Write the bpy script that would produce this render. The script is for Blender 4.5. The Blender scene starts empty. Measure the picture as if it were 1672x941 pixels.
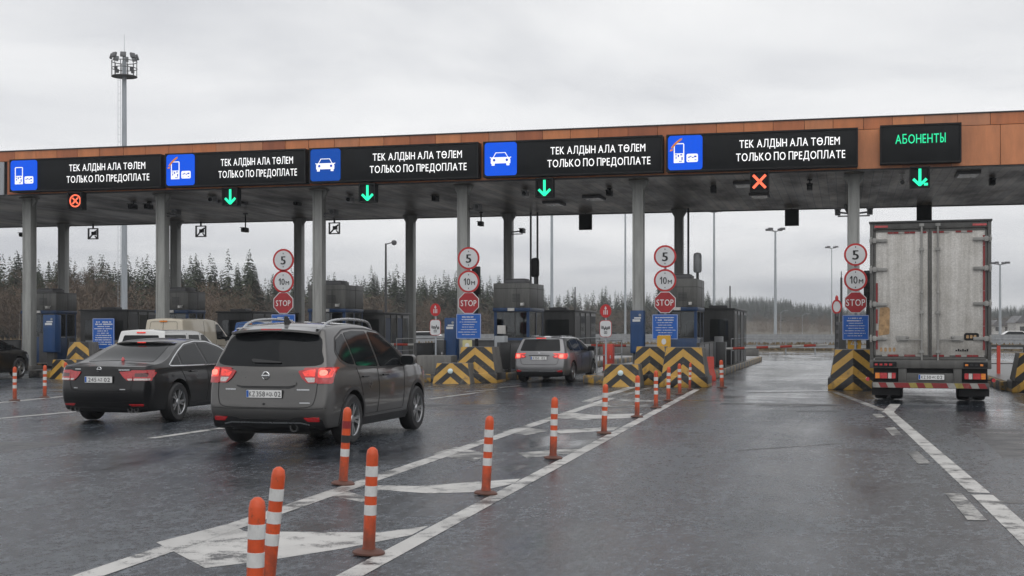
import bpy, bmesh, math, random
from mathutils import Vector, Matrix
from mathutils.bvhtree import BVHTree
R = math.radians
SC = bpy.context.scene
COL = SC.collection
rnd = random.Random(7)

# ------------------------------------------------------------------ camera geometry (eye height 1.6 m, lanes run along +Y)
TH, FOC, HZ, EYE = R(14.5), 2104.0, 538.0, 1.6
_s, _c = math.sin(TH), math.cos(TH)
def G(px, py):                       # ground point seen at a photo pixel
    Z = FOC * EYE / (py - HZ); t = (px - 836) / FOC
    return (Z * (-_s + t * _c), Z * (_c + t * _s))
def XY(px, Y):                       # x on the plane y = Y, and the depth there
    t = (px - 836) / FOC; d0, d1 = -_s + t * _c, _c + t * _s
    return Y * d0 / d1, Y / d1
def ZH(py, depth): return EYE + (HZ - py) * depth / FOC
def P3(px, py, Y):
    x, d = XY(px, Y); return Vector((x, Y, ZH(py, d)))
def PD(px, depth):                   # ground position at a camera depth
    t = (px - 836) / FOC
    return depth * (-_s + t * _c), depth * (_c + t * _s)

# ------------------------------------------------------------------ materials
class NT:
    def __init__(s, m): s.t = m.node_tree; s.n = s.t.nodes; s.l = s.t.links
    def new(s, kind, **kw):
        n = s.n.new(kind)
        for k, v in kw.items():
            if k in n.inputs: n.inputs[k].default_value = v
            else: setattr(n, k, v)
        return n
    def link(s, a, b): s.l.new(a, b)
    def math(s, op, a, b=None, c=None, clamp=False):
        n = s.n.new('ShaderNodeMath'); n.operation = op; n.use_clamp = clamp
        for i, v in enumerate((a, b, c)):
            if v is None: continue
            if isinstance(v, (int, float)): n.inputs[i].default_value = v
            else: s.l.new(v, n.inputs[i])
        return n.outputs[0]
    def ramp(s, fac, stops, interp='LINEAR'):
        n = s.n.new('ShaderNodeValToRGB'); r = n.color_ramp; r.interpolation = interp
        while len(r.elements) < len(stops): r.elements.new(.5)
        for e, (p, c) in zip(r.elements, stops):
            e.position = p; e.color = c if len(c) == 4 else (*c, 1)
        s.l.new(fac, n.inputs[0]); return n.outputs[0]
    def mix(s, fac, a, b, mode='MIX'):
        n = s.n.new('ShaderNodeMix'); n.data_type = 'RGBA'; n.blend_type = mode
        for i, v in ((0, fac), (6, a), (7, b)):
            if isinstance(v, (int, float)): n.inputs[i].default_value = v
            elif isinstance(v, (tuple, list)): n.inputs[i].default_value = (*v[:3], 1)
            else: s.l.new(v, n.inputs[i])
        return n.outputs[2]
    def noise(s, vec, scale, detail=4, rough=.6, dist=0):
        n = s.n.new('ShaderNodeTexNoise'); n.inputs['Scale'].default_value = scale
        n.inputs['Detail'].default_value = detail; n.inputs['Roughness'].default_value = rough
        n.inputs['Distortion'].default_value = dist
        if vec is not None: s.l.new(vec, n.inputs['Vector'])
        return n.outputs[0]
    def obj(s): return s.n.new('ShaderNodeTexCoord').outputs['Object']
    def geo(s): return s.n.new('ShaderNodeNewGeometry').outputs['Position']
    def mapping(s, vec, scale=(1, 1, 1), rot=(0, 0, 0)):
        n = s.n.new('ShaderNodeMapping'); n.inputs['Scale'].default_value = scale; n.inputs['Rotation'].default_value = rot
        s.l.new(vec, n.inputs['Vector']); return n.outputs[0]
    def bump(s, h, strength=.3, dist=.01, normal=None):
        n = s.n.new('ShaderNodeBump'); n.inputs['Strength'].default_value = strength; n.inputs['Distance'].default_value = dist
        s.l.new(h, n.inputs['Height'])
        if normal is not None: s.l.new(normal, n.inputs['Normal'])
        return n.outputs[0]

def blank(name):
    m = bpy.data.materials.new(name); m.use_nodes = True
    nt = NT(m); b = m.node_tree.nodes['Principled BSDF']
    return m, nt, b

def mat(name, col, rough=.5, metal=0, var=.12, scale=6, dirt=0, dirtcol=(.06, .05, .04), bump=0, coat=0, spec=None, emit=0, emitcol=None):
    m, nt, b = blank(name)
    v = nt.obj()
    n = nt.noise(v, scale, 5)
    f = nt.ramp(n, [(.3, (1 - var,) * 3), (.7, (1 + var,) * 3)])
    c = nt.mix(1.0, col, f, 'MULTIPLY')
    if dirt:
        n2 = nt.noise(nt.mapping(v, (1, 1, .35)), scale * .6, 6, .7)
        d = nt.ramp(n2, [(.62 - dirt * .3, (0,) * 3), (.78 - dirt * .2, (1,) * 3)])
        c = nt.mix(nt.math('MULTIPLY', d, min(1, .35 + dirt * .6)), c, dirtcol)
    nt.link(c, b.inputs['Base Color'])
    r = nt.math('MULTIPLY_ADD', n, .16, rough - .08, clamp=True)
    nt.link(r, b.inputs['Roughness'])
    b.inputs['Metallic'].default_value = metal
    if coat: b.inputs['Coat Weight'].default_value = coat; b.inputs['Coat Roughness'].default_value = .04
    if spec is not None: b.inputs['Specular IOR Level'].default_value = spec
    if bump: nt.link(nt.bump(nt.noise(v, scale * 6, 4), bump, .004), b.inputs['Normal'])
    if emit:
        b.inputs['Emission Color'].default_value = (*(emitcol or col), 1); b.inputs['Emission Strength'].default_value = emit
    return m

M = {}
def defmats():
    # wet asphalt: damp matt stone with smoother wet patches and puddles
    m, nt, b = blank('wet_asphalt')
    p = nt.geo(); sx = nt.new('ShaderNodeSeparateXYZ'); nt.link(p, sx.inputs[0])
    fine = nt.noise(p, 70, 3, .7)
    mid = nt.noise(nt.mapping(p, (1, .6, 1)), 19, 4, .75)
    blot = nt.noise(nt.mapping(p, (1, .45, 1)), 6.5, 6, .75)
    grain = nt.math('ADD', nt.math('ADD', nt.math('MULTIPLY', fine, .28), nt.math('MULTIPLY', mid, .42)), nt.math('MULTIPLY', blot, .30))
    stretch = nt.noise(nt.mapping(p, (.55, .09, 1)), 1.0, 6, .6, .4)
    big = nt.noise(p, .22, 5, .6, .6)
    wet = nt.math('ADD', nt.math('MULTIPLY', stretch, .55), nt.math('MULTIPLY', big, .5))
    wet = nt.math('ADD', wet, nt.ramp(nt.math('MULTIPLY', sx.outputs[1], .01), [(.58, (0,) * 3), (.70, (.11,) * 3)]))
    cross = nt.noise(nt.mapping(p, (.22, 1.6, 1)), 1.0, 6, .65, .3)      # puddle bands lying across the lanes before the booths
    zone = nt.ramp(nt.math('MULTIPLY', sx.outputs[1], .01), [(.21, (0,) * 3), (.30, (1,) * 3), (.44, (1,) * 3), (.54, (.2,) * 3)])
    wet = nt.math('ADD', wet, nt.math('MULTIPLY', nt.ramp(cross, [(.55, (0,) * 3), (.66, (.16,) * 3)]), zone))
    c1 = nt.ramp(grain, [(.39, (.0065, .008, .0102)), (.485, (.030, .0362, .0445)), (.58, (.126, .142, .163))])
    c2 = nt.mix(nt.ramp(wet, [(.44, (0,) * 3), (.62, (.7,) * 3)]), c1, nt.mix(1, c1, (.50, .52, .56), 'MULTIPLY'))
    # darker wheel tracks and oil down the lanes
    trk = nt.noise(nt.mapping(p, (1.15, .03, 1)), 1.0, 4, .6)
    c2 = nt.mix(nt.ramp(trk, [(.50, (0,) * 3), (.66, (.55,) * 3)]), c2, nt.mix(1, c2, (.42, .43, .45), 'MULTIPLY'))
    st = nt.noise(nt.mapping(p, (.9, 2.4, 1)), .8, 7, .72)
    c3 = nt.mix(nt.ramp(st, [(.65, (0,) * 3), (.74, (.6,) * 3)]), c2, (.024, .021, .017))
    drop = nt.noise(p, 1.9, 6, .8)
    c3 = nt.mix(nt.ramp(drop, [(.70, (0,) * 3), (.735, (.75,) * 3)]), c3, (.010, .010, .011))
    # sealed cracks and seams
    vo = nt.new('ShaderNodeTexVoronoi', feature='DISTANCE_TO_EDGE'); vo.inputs['Scale'].default_value = .14
    wob = nt.n.new('ShaderNodeVectorMath'); wob.operation = 'MULTIPLY_ADD'
    nz = nt.n.new('ShaderNodeTexNoise'); nz.inputs['Scale'].default_value = .9; nz.inputs['Detail'].default_value = 7; nz.inputs['Roughness'].default_value = .65
    nt.link(p, nz.inputs['Vector']); nt.link(nz.outputs['Color'], wob.inputs[0]); wob.inputs[1].default_value = (3.4, 3.4, 0); nt.link(p, wob.inputs[2])
    nt.link(wob.outputs[0], vo.inputs['Vector'])
    crk = nt.ramp(vo.outputs['Distance'], [(.0022, (1,) * 3), (.0055, (0,) * 3)])
    crk = nt.math('MULTIPLY', crk, nt.ramp(big, [(.46, (0,) * 3), (.54, (1,) * 3)]))
    c3 = nt.mix(nt.math('MULTIPLY', crk, .85), c3, (.008, .008, .009))
    nt.link(c3, b.inputs['Base Color'])
    r = nt.ramp(wet, [(.39, (.34,) * 3), (.505, (.25,) * 3), (.585, (.16,) * 3), (.66, (.06,) * 3)])
    r = nt.math('ADD', r, nt.math('MULTIPLY_ADD', grain, 1.2, -.6), clamp=True)
    r = nt.math('MAXIMUM', r, .05)
    nt.link(r, b.inputs['Roughness'])
    b.inputs['Specular IOR Level'].default_value = .5
    bs = nt.ramp(wet, [(.48, (.60,) * 3), (.66, (.06,) * 3)])
    n1 = nt.bump(nt.math('SUBTRACT', grain, nt.math('MULTIPLY', crk, .3)), .5, .035)
    bn = n1.node; nt.link(bs, bn.inputs['Strength'])
    nt.link(n1, b.inputs['Normal'])
    M['asphalt'] = m

    def paint(name, col, wear, rough=.45):
        m, nt, b = blank(name)
        p = nt.geo()
        w = nt.noise(p, 3.2, 8, .72, .3); f = nt.noise(p, 80, 2, .6)
        g = nt.noise(nt.mapping(p, (1, 1, 1)), 1.1, 5, .6)
        lo = nt.noise(p, .7, 3, .5)
        mask = nt.math('ADD', nt.math('ADD', nt.math('MULTIPLY', w, .62), nt.math('MULTIPLY', f, .2)), nt.math('MULTIPLY', lo, .18))
        k = nt.ramp(mask, [(wear - .035, (0,) * 3), (wear + .035, (1,) * 3)])
        dirty = nt.mix(nt.ramp(g, [(.40, (0,) * 3), (.68, (.6,) * 3)]), col, tuple(x * .5 for x in col))
        asp = nt.ramp(f, [(.3, (.022, .022, .024)), (.7, (.08, .08, .08))])
        nt.link(nt.mix(k, asp, dirty), b.inputs['Base Color'])
        b.inputs['Roughness'].default_value = rough
        nt.link(nt.math('MULTIPLY_ADD', w, .35, rough - .18), b.inputs['Roughness'])
        nt.link(nt.bump(f, .3, .004), b.inputs['Normal'])
        return m
    M['paint'] = paint('road_paint', (.52, .51, .49), .468)
    M['paint_worn'] = paint('worn_road_paint', (.44, .43, .41), .512)
    M['ghost_and_reflection'] = paint('ghost_paint_and_reflection', (.34, .33, .31), .535)  # faint road paint, also used for the painted reflection streaks

    # orange cladding, each panel its own tone
    m, nt, b = blank('orange_cladding')
    g = nt.n.new('ShaderNodeNewGeometry')
    c = nt.ramp(g.outputs['Random Per Island'], [(0, (.36, .105, .042)), (.4, (.56, .180, .060)), (.75, (.66, .235, .085)), (1, (.40, .19, .115))])
    n = nt.noise(nt.mapping(nt.obj(), (1, 1, .25)), 2.4, 6, .65)
    c = nt.mix(1, c, nt.ramp(n, [(.3, (.72,) * 3), (.7, (1.1,) * 3)]), 'MULTIPLY')
    nt.link(c, b.inputs['Base Color']); b.inputs['Roughness'].default_value = .28
    M['cladding'] = m

    # soffit boards running with the lanes
    m, nt, b = blank('soffit_boards')
    p = nt.geo()
    br = nt.n.new('ShaderNodeTexBrick'); br.inputs['Scale'].default_value = 1; br.offset = .5
    br.inputs['Brick Width'].default_value = 3.4; br.inputs['Row Height'].default_value = .30; br.inputs['Mortar Size'].default_value = .012
    br.inputs['Color1'].default_value = (.11, .088, .068, 1); br.inputs['Color2'].default_value = (.27, .22, .175, 1); br.inputs['Mortar'].default_value = (.008, .008, .008, 1)
    nt.link(nt.mapping(p, (1, 1, 1), (0, 0, R(90))), br.inputs['Vector'])
    n = nt.noise(nt.mapping(p, (.5, .16, 1)), 1.4, 6, .7)
    c = nt.mix(1, br.outputs['Color'], nt.ramp(n, [(.34, (.32, .30, .28)), (.66, (1.15, 1.06, .95))]), 'MULTIPLY')
    nt.link(c, b.inputs['Base Color'])
    nt.link(nt.ramp(n, [(.3, (.55,) * 3), (.62, (.3,) * 3)]), b.inputs['Roughness'])
    nt.link(nt.bump(br.outputs['Fac'], -.6, .01), b.inputs['Normal'])
    b.inputs['Metallic'].default_value = .1
    M['soffit'] = m

    def steel(name, col, rough=.5, stain=.5):
        m, nt, b = blank(name)
        v = nt.geo()
        n = nt.noise(nt.mapping(v, (2.5, 2.5, .35)), 2, 7, .7)
        n2 = nt.noise(v, 14, 4, .7)
        c = nt.mix(1, col, nt.ramp(n, [(.3, (1 - stain * .6,) * 3), (.68, (1.12,) * 3)]), 'MULTIPLY')
        c = nt.mix(nt.ramp(n2, [(.70, (0,) * 3), (.78, (.55,) * 3)]), c, (.05, .035, .025))
        nt.link(c, b.inputs['Base Color'])
        nt.link(nt.math('MULTIPLY_ADD', n, .3, rough - .15), b.inputs['Roughness'])
        return m
    M['column'] = steel('painted_steel_grey', (.36, .365, .35), .5)
    M['mast'] = steel('galvanised_steel', (.36, .39, .42), .45, .3)
    M['dark_steel'] = steel('dark_grey_steel', (.055, .056, .057), .45)
    M['booth_grey'] = steel('booth_grey_cladding', (.125, .125, .118), .45, .7)
    M['booth_dark'] = steel('booth_dark_cladding', (.05, .051, .052), .4, .7)
    M['booth_blue'] = steel('booth_blue_cladding', (.012, .045, .125), .4, .6)
    M['cabinet_blue'] = steel('blue_cabinet_paint', (.010, .055, .17), .4, .6)
    M['light_panel'] = steel('grey_white_panel', (.35, .37, .39), .45, .4)
    M['concrete'] = steel('damp_concrete', (.17, .165, .155), .6, .8)
    M['concrete_top'] = steel('wet_concrete', (.11, .108, .105), .35, .8)
    M['rail'] = steel('galvanised_rail', (.30, .31, .32), .4, .4)

    # worn yellow and black kerb
    m, nt, b = blank('kerb_paint')
    p = nt.geo(); s = nt.new('ShaderNodeSeparateXYZ'); nt.link(p, s.inputs[0])
    k = nt.math('GREATER_THAN', nt.math('FRACT', nt.math('MULTIPLY', nt.math('ADD', s.outputs[1], s.outputs[0]), .72)), .5)
    w = nt.noise(p, 3.5, 8, .7)
    cc = nt.mix(k, (.018, .018, .018), (.40, .23, .03))
    c = nt.mix(nt.ramp(w, [(.47, (0,) * 3), (.54, (1,) * 3)]), cc, (.10, .095, .085))
    nt.link(c, b.inputs['Base Color']); b.inputs['Roughness'].default_value = .5
    M['kerb'] = m

    # chevron board paint: stripes rise to the middle (object space, x = 0 is the ridge)
    m, nt, b = blank('chevron_paint')
    o = nt.obj(); s = nt.new('ShaderNodeSeparateXYZ'); nt.link(o, s.inputs[0])
    v = nt.math('ADD', s.outputs[2], nt.math('MULTIPLY', nt.math('ABSOLUTE', s.outputs[0]), .82))
    k = nt.math('GREATER_THAN', nt.math('FRACT', nt.math('MULTIPLY', v, 2.35)), .5)
    w = nt.noise(o, 5, 8, .72)
    yel = nt.mix(nt.ramp(nt.noise(o, 2.2, 6, .7), [(.35, (0,) * 3), (.7, (1,) * 3)]), (.56, .325, .055), (.38, .225, .055))
    c = nt.mix(k, yel, (.016, .016, .017))
    c = nt.mix(nt.ramp(w, [(.55, (0,) * 3), (.66, (.85,) * 3)]), c, (.10, .085, .065))
    nt.link(c, b.inputs['Base Color']); b.inputs['Roughness'].default_value = .42
    M['chevron'] = m

    M['black'] = mat('sign_black', (.008, .009, .010), .55, var=.2, scale=3, spec=.2)
    M['black_matt'] = mat('black_plastic', (.012, .012, .013), .55, spec=.25)
    M['sign_blue_lit'] = mat('backlit_blue', (.002, .03, .22), .4, emit=.72, emitcol=(.0, .10, .86), var=.05, spec=.2)
    M['sign_blue_dim'] = mat('backlit_blue_dim', (.003, .04, .20), .4, emit=.34, emitcol=(.0, .12, .72), var=.05, spec=.2)
    M['picto'] = mat('backlit_white', (.8, .8, .8), .4, emit=.55, emitcol=(1, 1, 1), var=.03)
    M['picto_blue'] = mat('picto_blue_detail', (.01, .07, .55), .4, emit=.3, var=.03)
    M['picto_orange'] = mat('picto_orange', (.75, .25, .03), .5, emit=.25, var=.2)
    M['led_white'] = mat('led_white', (.8, .8, .8), .4, emit=.66, emitcol=(1, 1, 1), var=.03)
    M['led_green'] = mat('led_green', (.02, .6, .3), .4, emit=1.0, emitcol=(.01, .92, .45), var=.03)
    M['led_green_dim'] = mat('led_green_text', (.02, .5, .25), .4, emit=.75, emitcol=(.0, .75, .32), var=.03)
    M['led_red'] = mat('led_red', (.8, .1, .05), .4, emit=1.0, emitcol=(1, .17, .08), var=.03)
    M['sign_blue'] = mat('sign_blue', (.008, .10, .42), .35, var=.08, dirt=.1)
    M['sign_white'] = mat('sign_white', (.62, .63, .64), .4, var=.05, dirt=.12, dirtcol=(.3, .3, .29))
    M['sign_red'] = mat('sign_red', (.46, .02, .022), .35, var=.08)
    M['stop_red'] = mat('stop_red', (.34, .018, .024), .35, var=.1)
    M['ink'] = mat('sign_ink', (.012, .012, .014), .5)
    M['yellow'] = mat('yellow_plate', (.62, .34, .03), .4, dirt=.15)
    M['pale_yellow'] = mat('pale_yellow_plate', (.55, .50, .25), .4, dirt=.15)
    m, nt, b = blank('bollard_orange')
    v = nt.obj(); s_ = nt.new('ShaderNodeSeparateXYZ'); nt.link(v, s_.inputs[0]); oi = nt.n.new('ShaderNodeObjectInfo')
    ofs = nt.n.new('ShaderNodeVectorMath'); ofs.operation = 'ADD'; nt.link(v, ofs.inputs[0]); nt.link(oi.outputs['Location'], ofs.inputs[1])
    n = nt.noise(ofs.outputs[0], 9, 6, .7)
    c = nt.mix(1, (.60, .075, .014), nt.ramp(n, [(.3, (.78,) * 3), (.7, (1.1,) * 3)]), 'MULTIPLY')
    k = nt.ramp(nt.math('ADD', s_.outputs[2], nt.math('MULTIPLY_ADD', n, .5, -.25)), [(.05, (.85,) * 3), (.30, (0,) * 3)])
    c = nt.mix(k, c, (.11, .030, .014))
    c = nt.mix(nt.ramp(nt.noise(ofs.outputs[0], 23, 5, .7), [(.58, (0,) * 3), (.68, (.75,) * 3)]), c, (.20, .045, .02))
    nt.link(c, b.inputs['Base Color']); b.inputs['Roughness'].default_value = .42; M['orange'] = m
    M['band'] = mat('reflective_band', (.60, .60, .59), .35, scale=14, dirt=.42, dirtcol=(.22, .19, .16))
    M['band_black'] = mat('black_tape', (.02, .02, .02), .5)
    M['bollard_base'] = mat('bollard_base_rubber', (.10, .035, .022), .55, dirt=.3)
    M['tyre'] = mat('tyre_rubber', (.016, .016, .017), .55, bump=.3, scale=20)
    M['rim'] = mat('alloy_rim', (.42, .43, .44), .3, metal=.85, dirt=.1)
    M['rim_dark'] = mat('dark_rim_steel', (.02, .02, .02), .5)  # near-black steel behind the spokes and on the truck rims
    M['chrome'] = mat('chrome', (.62, .63, .64), .12, metal=1, var=.04)
    M['silver'] = mat('satin_silver', (.42, .43, .44), .28, metal=.9, var=.06)
    M['trim'] = mat('black_trim', (.014, .014, .015), .42)
    M['under'] = mat('underbody', (.008, .008, .008), .8)
    M['seam'] = mat('panel_gap', (.004, .004, .004), .6)
    M['tail'] = mat('tail_lens_red', (.44, .012, .016), .12, coat=1, var=.25, scale=30)
    M['tail_clear'] = mat('tail_lens_clear', (.55, .50, .48), .15, coat=1, var=.25, scale=40)
    M['tail_lit'] = mat('brake_light', (.8, .05, .03), .15, coat=1, emit=.30, emitcol=(1, .035, .03), var=.5, scale=22)
    M['tail_hot'] = mat('brake_lamp_bulb', (1, .3, .2), .15, emit=.8, emitcol=(1, .22, .18), var=.5, scale=34)
    M['amber'] = mat('amber_lens', (.75, .22, .02), .15, coat=.6, var=.25, scale=40)
    M['head'] = mat('headlamp_lens', (.35, .36, .38), .1, coat=1, var=.3, scale=30)
    M['plate'] = mat('plate_white', (.72, .72, .71), .35, var=.03, dirt=.1, dirtcol=(.4, .4, .38))
    M['plate_blue'] = mat('plate_blue', (.01, .10, .42), .4)
    def glass(name, col, rough=.03):
        m, nt, b = blank(name)
        n = nt.noise(nt.obj(), 3, 3)
        nt.link(nt.mix(n, col, tuple(x * 1.9 for x in col)), b.inputs['Base Color'])
        nt.link(nt.math('MULTIPLY_ADD', n, .05, rough), b.inputs['Roughness']); b.inputs['Specular IOR Level'].default_value = .5; b.inputs['IOR'].default_value = 1.28
        return m
    M['glass'] = glass('tinted_glass', (.008, .009, .010))
    m, nt, b = blank('booth_glass')
    tr = nt.n.new('ShaderNodeBsdfTransparent'); tr.inputs[0].default_value = (.55, .58, .58, 1); gl = nt.n.new('ShaderNodeBsdfGlossy'); gl.inputs['Roughness'].default_value = .04; gl.inputs['Color'].default_value = (.8, .82, .84, 1)
    fr = nt.n.new('ShaderNodeFresnel'); fr.inputs[0].default_value = 1.5; mx = nt.n.new('ShaderNodeMixShader')
    nt.link(nt.math('MULTIPLY_ADD', fr.outputs[0], .9, .03), mx.inputs[0]); nt.link(tr.outputs[0], mx.inputs[1]); nt.link(gl.outputs[0], mx.inputs[2]); nt.link(mx.outputs[0], nt.n['Material Output'].inputs[0])
    M['booth_glass'] = m
    M['interior'] = mat('booth_interior', (.30, .29, .27), .7)
    M['wood'] = mat('desk_board', (.20, .15, .11), .5)

    def carpaint(name, col, metal, grime=.25):
        m, nt, b = blank(name)
        v = nt.obj(); s = nt.new('ShaderNodeSeparateXYZ'); nt.link(v, s.inputs[0])
        n = nt.noise(v, 2.2, 7, .68)
        low = nt.ramp(nt.math('ADD', nt.math('MULTIPLY', s.outputs[2], 1.0), nt.math('MULTIPLY', n, .5)), [(.40, (grime * 1.5,) * 3), (.78, (.0,) * 3)])
        c = nt.mix(low, col, (.085, .08, .072))
        fl = nt.noise(v, 420, 2)
        c = nt.mix(1, c, nt.ramp(fl, [(.3, (.85,) * 3), (.7, (1.15,) * 3)]), 'MULTIPLY')
        nt.link(c, b.inputs['Base Color'])
        b.inputs['Metallic'].default_value = metal
        nt.link(nt.math('ADD', nt.math('MULTIPLY', low, .6), nt.math('MULTIPLY_ADD', n, .1, .24)), b.inputs['Roughness'])
        b.inputs['Coat Weight'].default_value = .55 if col[0] < .01 else .95
        b.inputs['Specular IOR Level'].default_value = .22
        nt.link(nt.math('MULTIPLY_ADD', low, .6, .04), b.inputs['Coat Roughness'])
        return m
    M['paint_grey'] = carpaint('graphite_car_paint', (.095, .092, .089), .75, .16)
    M['paint_grey2'] = carpaint('grey_car_paint', (.19, .19, .195), .55)
    M['paint_black'] = carpaint('black_car_paint', (.004, .004, .005), .0, .10)
    M['paint_white'] = carpaint('white_car_paint', (.66, .66, .65), .0, .3)
    M['paint_beige'] = carpaint('beige_van_paint', (.50, .45, .36), .0, .3)
    M['paint_blue'] = carpaint('blue_van_paint', (.02, .13, .42), .0, .2)
    M['paint_silver'] = carpaint('silver_car_paint', (.4, .41, .42), .3, .2)

    # dirty white truck panel: road film, thicker low down, runs below the hardware
    m, nt, b = blank('dirty_white_panel')
    v = nt.obj(); s = nt.new('ShaderNodeSeparateXYZ'); nt.link(v, s.inputs[0])
    n = nt.noise(v, 34, 4, .7); n2 = nt.noise(nt.mapping(v, (9, 9, .35)), 1.0, 6, .65); n4 = nt.noise(v, 1.1, 6, .65)
    c = nt.mix(1, (.57, .555, .53), nt.ramp(n, [(.34, (.78,) * 3), (.66, (1.1,) * 3)]), 'MULTIPLY')
    c = nt.mix(1, c, nt.ramp(n2, [(.30, (.74, .73, .71)), (.60, (1.06,) * 3)]), 'MULTIPLY')
    c = nt.mix(1, c, nt.ramp(n4, [(.30, (.72, .70, .67)), (.66, (1.08,) * 3)]), 'MULTIPLY')
    lowd = nt.ramp(nt.math('ADD', nt.math('MULTIPLY', s.outputs[2], .5), nt.math('MULTIPLY', n4, .6)), [(.72, (.55,) * 3), (1.25, (0,) * 3)])
    c = nt.mix(lowd, c, (.20, .185, .165))
    n3 = nt.noise(v, 3.1, 8, .75)
    c = nt.mix(nt.ramp(n3, [(.70, (0,) * 3), (.745, (.7,) * 3)]), c, (.24, .13, .06))
    nt.link(c, b.inputs['Base Color']); b.inputs['Roughness'].default_value = .55
    nt.link(nt.bump(n, .25, .008), b.inputs['Normal'])
    M['truck_panel'] = m
    M['truck_frame'] = steel('dirty_truck_frame', (.095, .093, .088), .5, .7)
    M['truck_steel'] = steel('truck_galvanised', (.30, .295, .28), .5, .6)
    M['rust'] = mat('rust_patch', (.36, .23, .12), .8, var=.4, scale=12)
    M['tape_red'] = mat('reflective_red', (.22, .016, .018), .4, dirt=.3, dirtcol=(.22, .18, .16))
    M['tape_white'] = mat('reflective_white', (.30, .29, .27), .4, dirt=.3)
    M['tape_yellow'] = mat('reflective_yellow', (.30, .24, .06), .4, dirt=.3)
    M['red_plastic'] = mat('red_plastic', (.50, .05, .03), .45, dirt=.2, dirtcol=(.25, .12, .1))
    M['white_plastic'] = mat('white_plastic', (.58, .57, .55), .45, dirt=.25)
    M['lamp_grey'] = mat('lamp_body', (.10, .10, .105), .5)
    M['lamp_glass'] = mat('lamp_glass', (.30, .31, .32), .2)
    # nature
    def veg(name, c1, c2, rough=.8):
        m, nt, b = blank(name)
        oi = nt.n.new('ShaderNodeObjectInfo')
        n = nt.noise(nt.obj(), 1.2, 4, .7)
        f = nt.math('ADD', nt.math('MULTIPLY', oi.outputs['Random'], .5), nt.math('MULTIPLY_ADD', n, .9, -.2), clamp=True)
        nt.link(nt.mix(f, c1, c2), b.inputs['Base Color']); b.inputs['Roughness'].default_value = rough
        b.inputs['Specular IOR Level'].default_value = .15
        return m
    M['needles'] = veg('conifer_needles', (.010, .017, .009), (.046, .056, .025))
    M['twigs'] = veg('bare_twigs', (.060, .045, .034), (.20, .145, .10))
    M['bark'] = veg('bark', (.05, .04, .033), (.13, .105, .085))
    M['birch'] = veg('pale_bark', (.25, .23, .2), (.38, .35, .31))
    M['dry_grass'] = veg('dry_grass', (.13, .095, .055), (.26, .20, .12))
    m, nt, b = blank('field_ground')
    p = nt.geo()
    n = nt.noise(p, .08, 8, .7); n2 = nt.noise(p, 2.2, 5, .7)
    c = nt.ramp(n, [(.35, (.075, .060, .040)), (.5, (.115, .092, .060)), (.65, (.060, .062, .036))])
    nt.link(nt.mix(1, c, nt.ramp(n2, [(.3, (.65,) * 3), (.7, (1.2,) * 3)]), 'MULTIPLY'), b.inputs['Base Color'])
    b.inputs['Roughness'].default_value = .9
    M['field'] = m
defmats()

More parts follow.
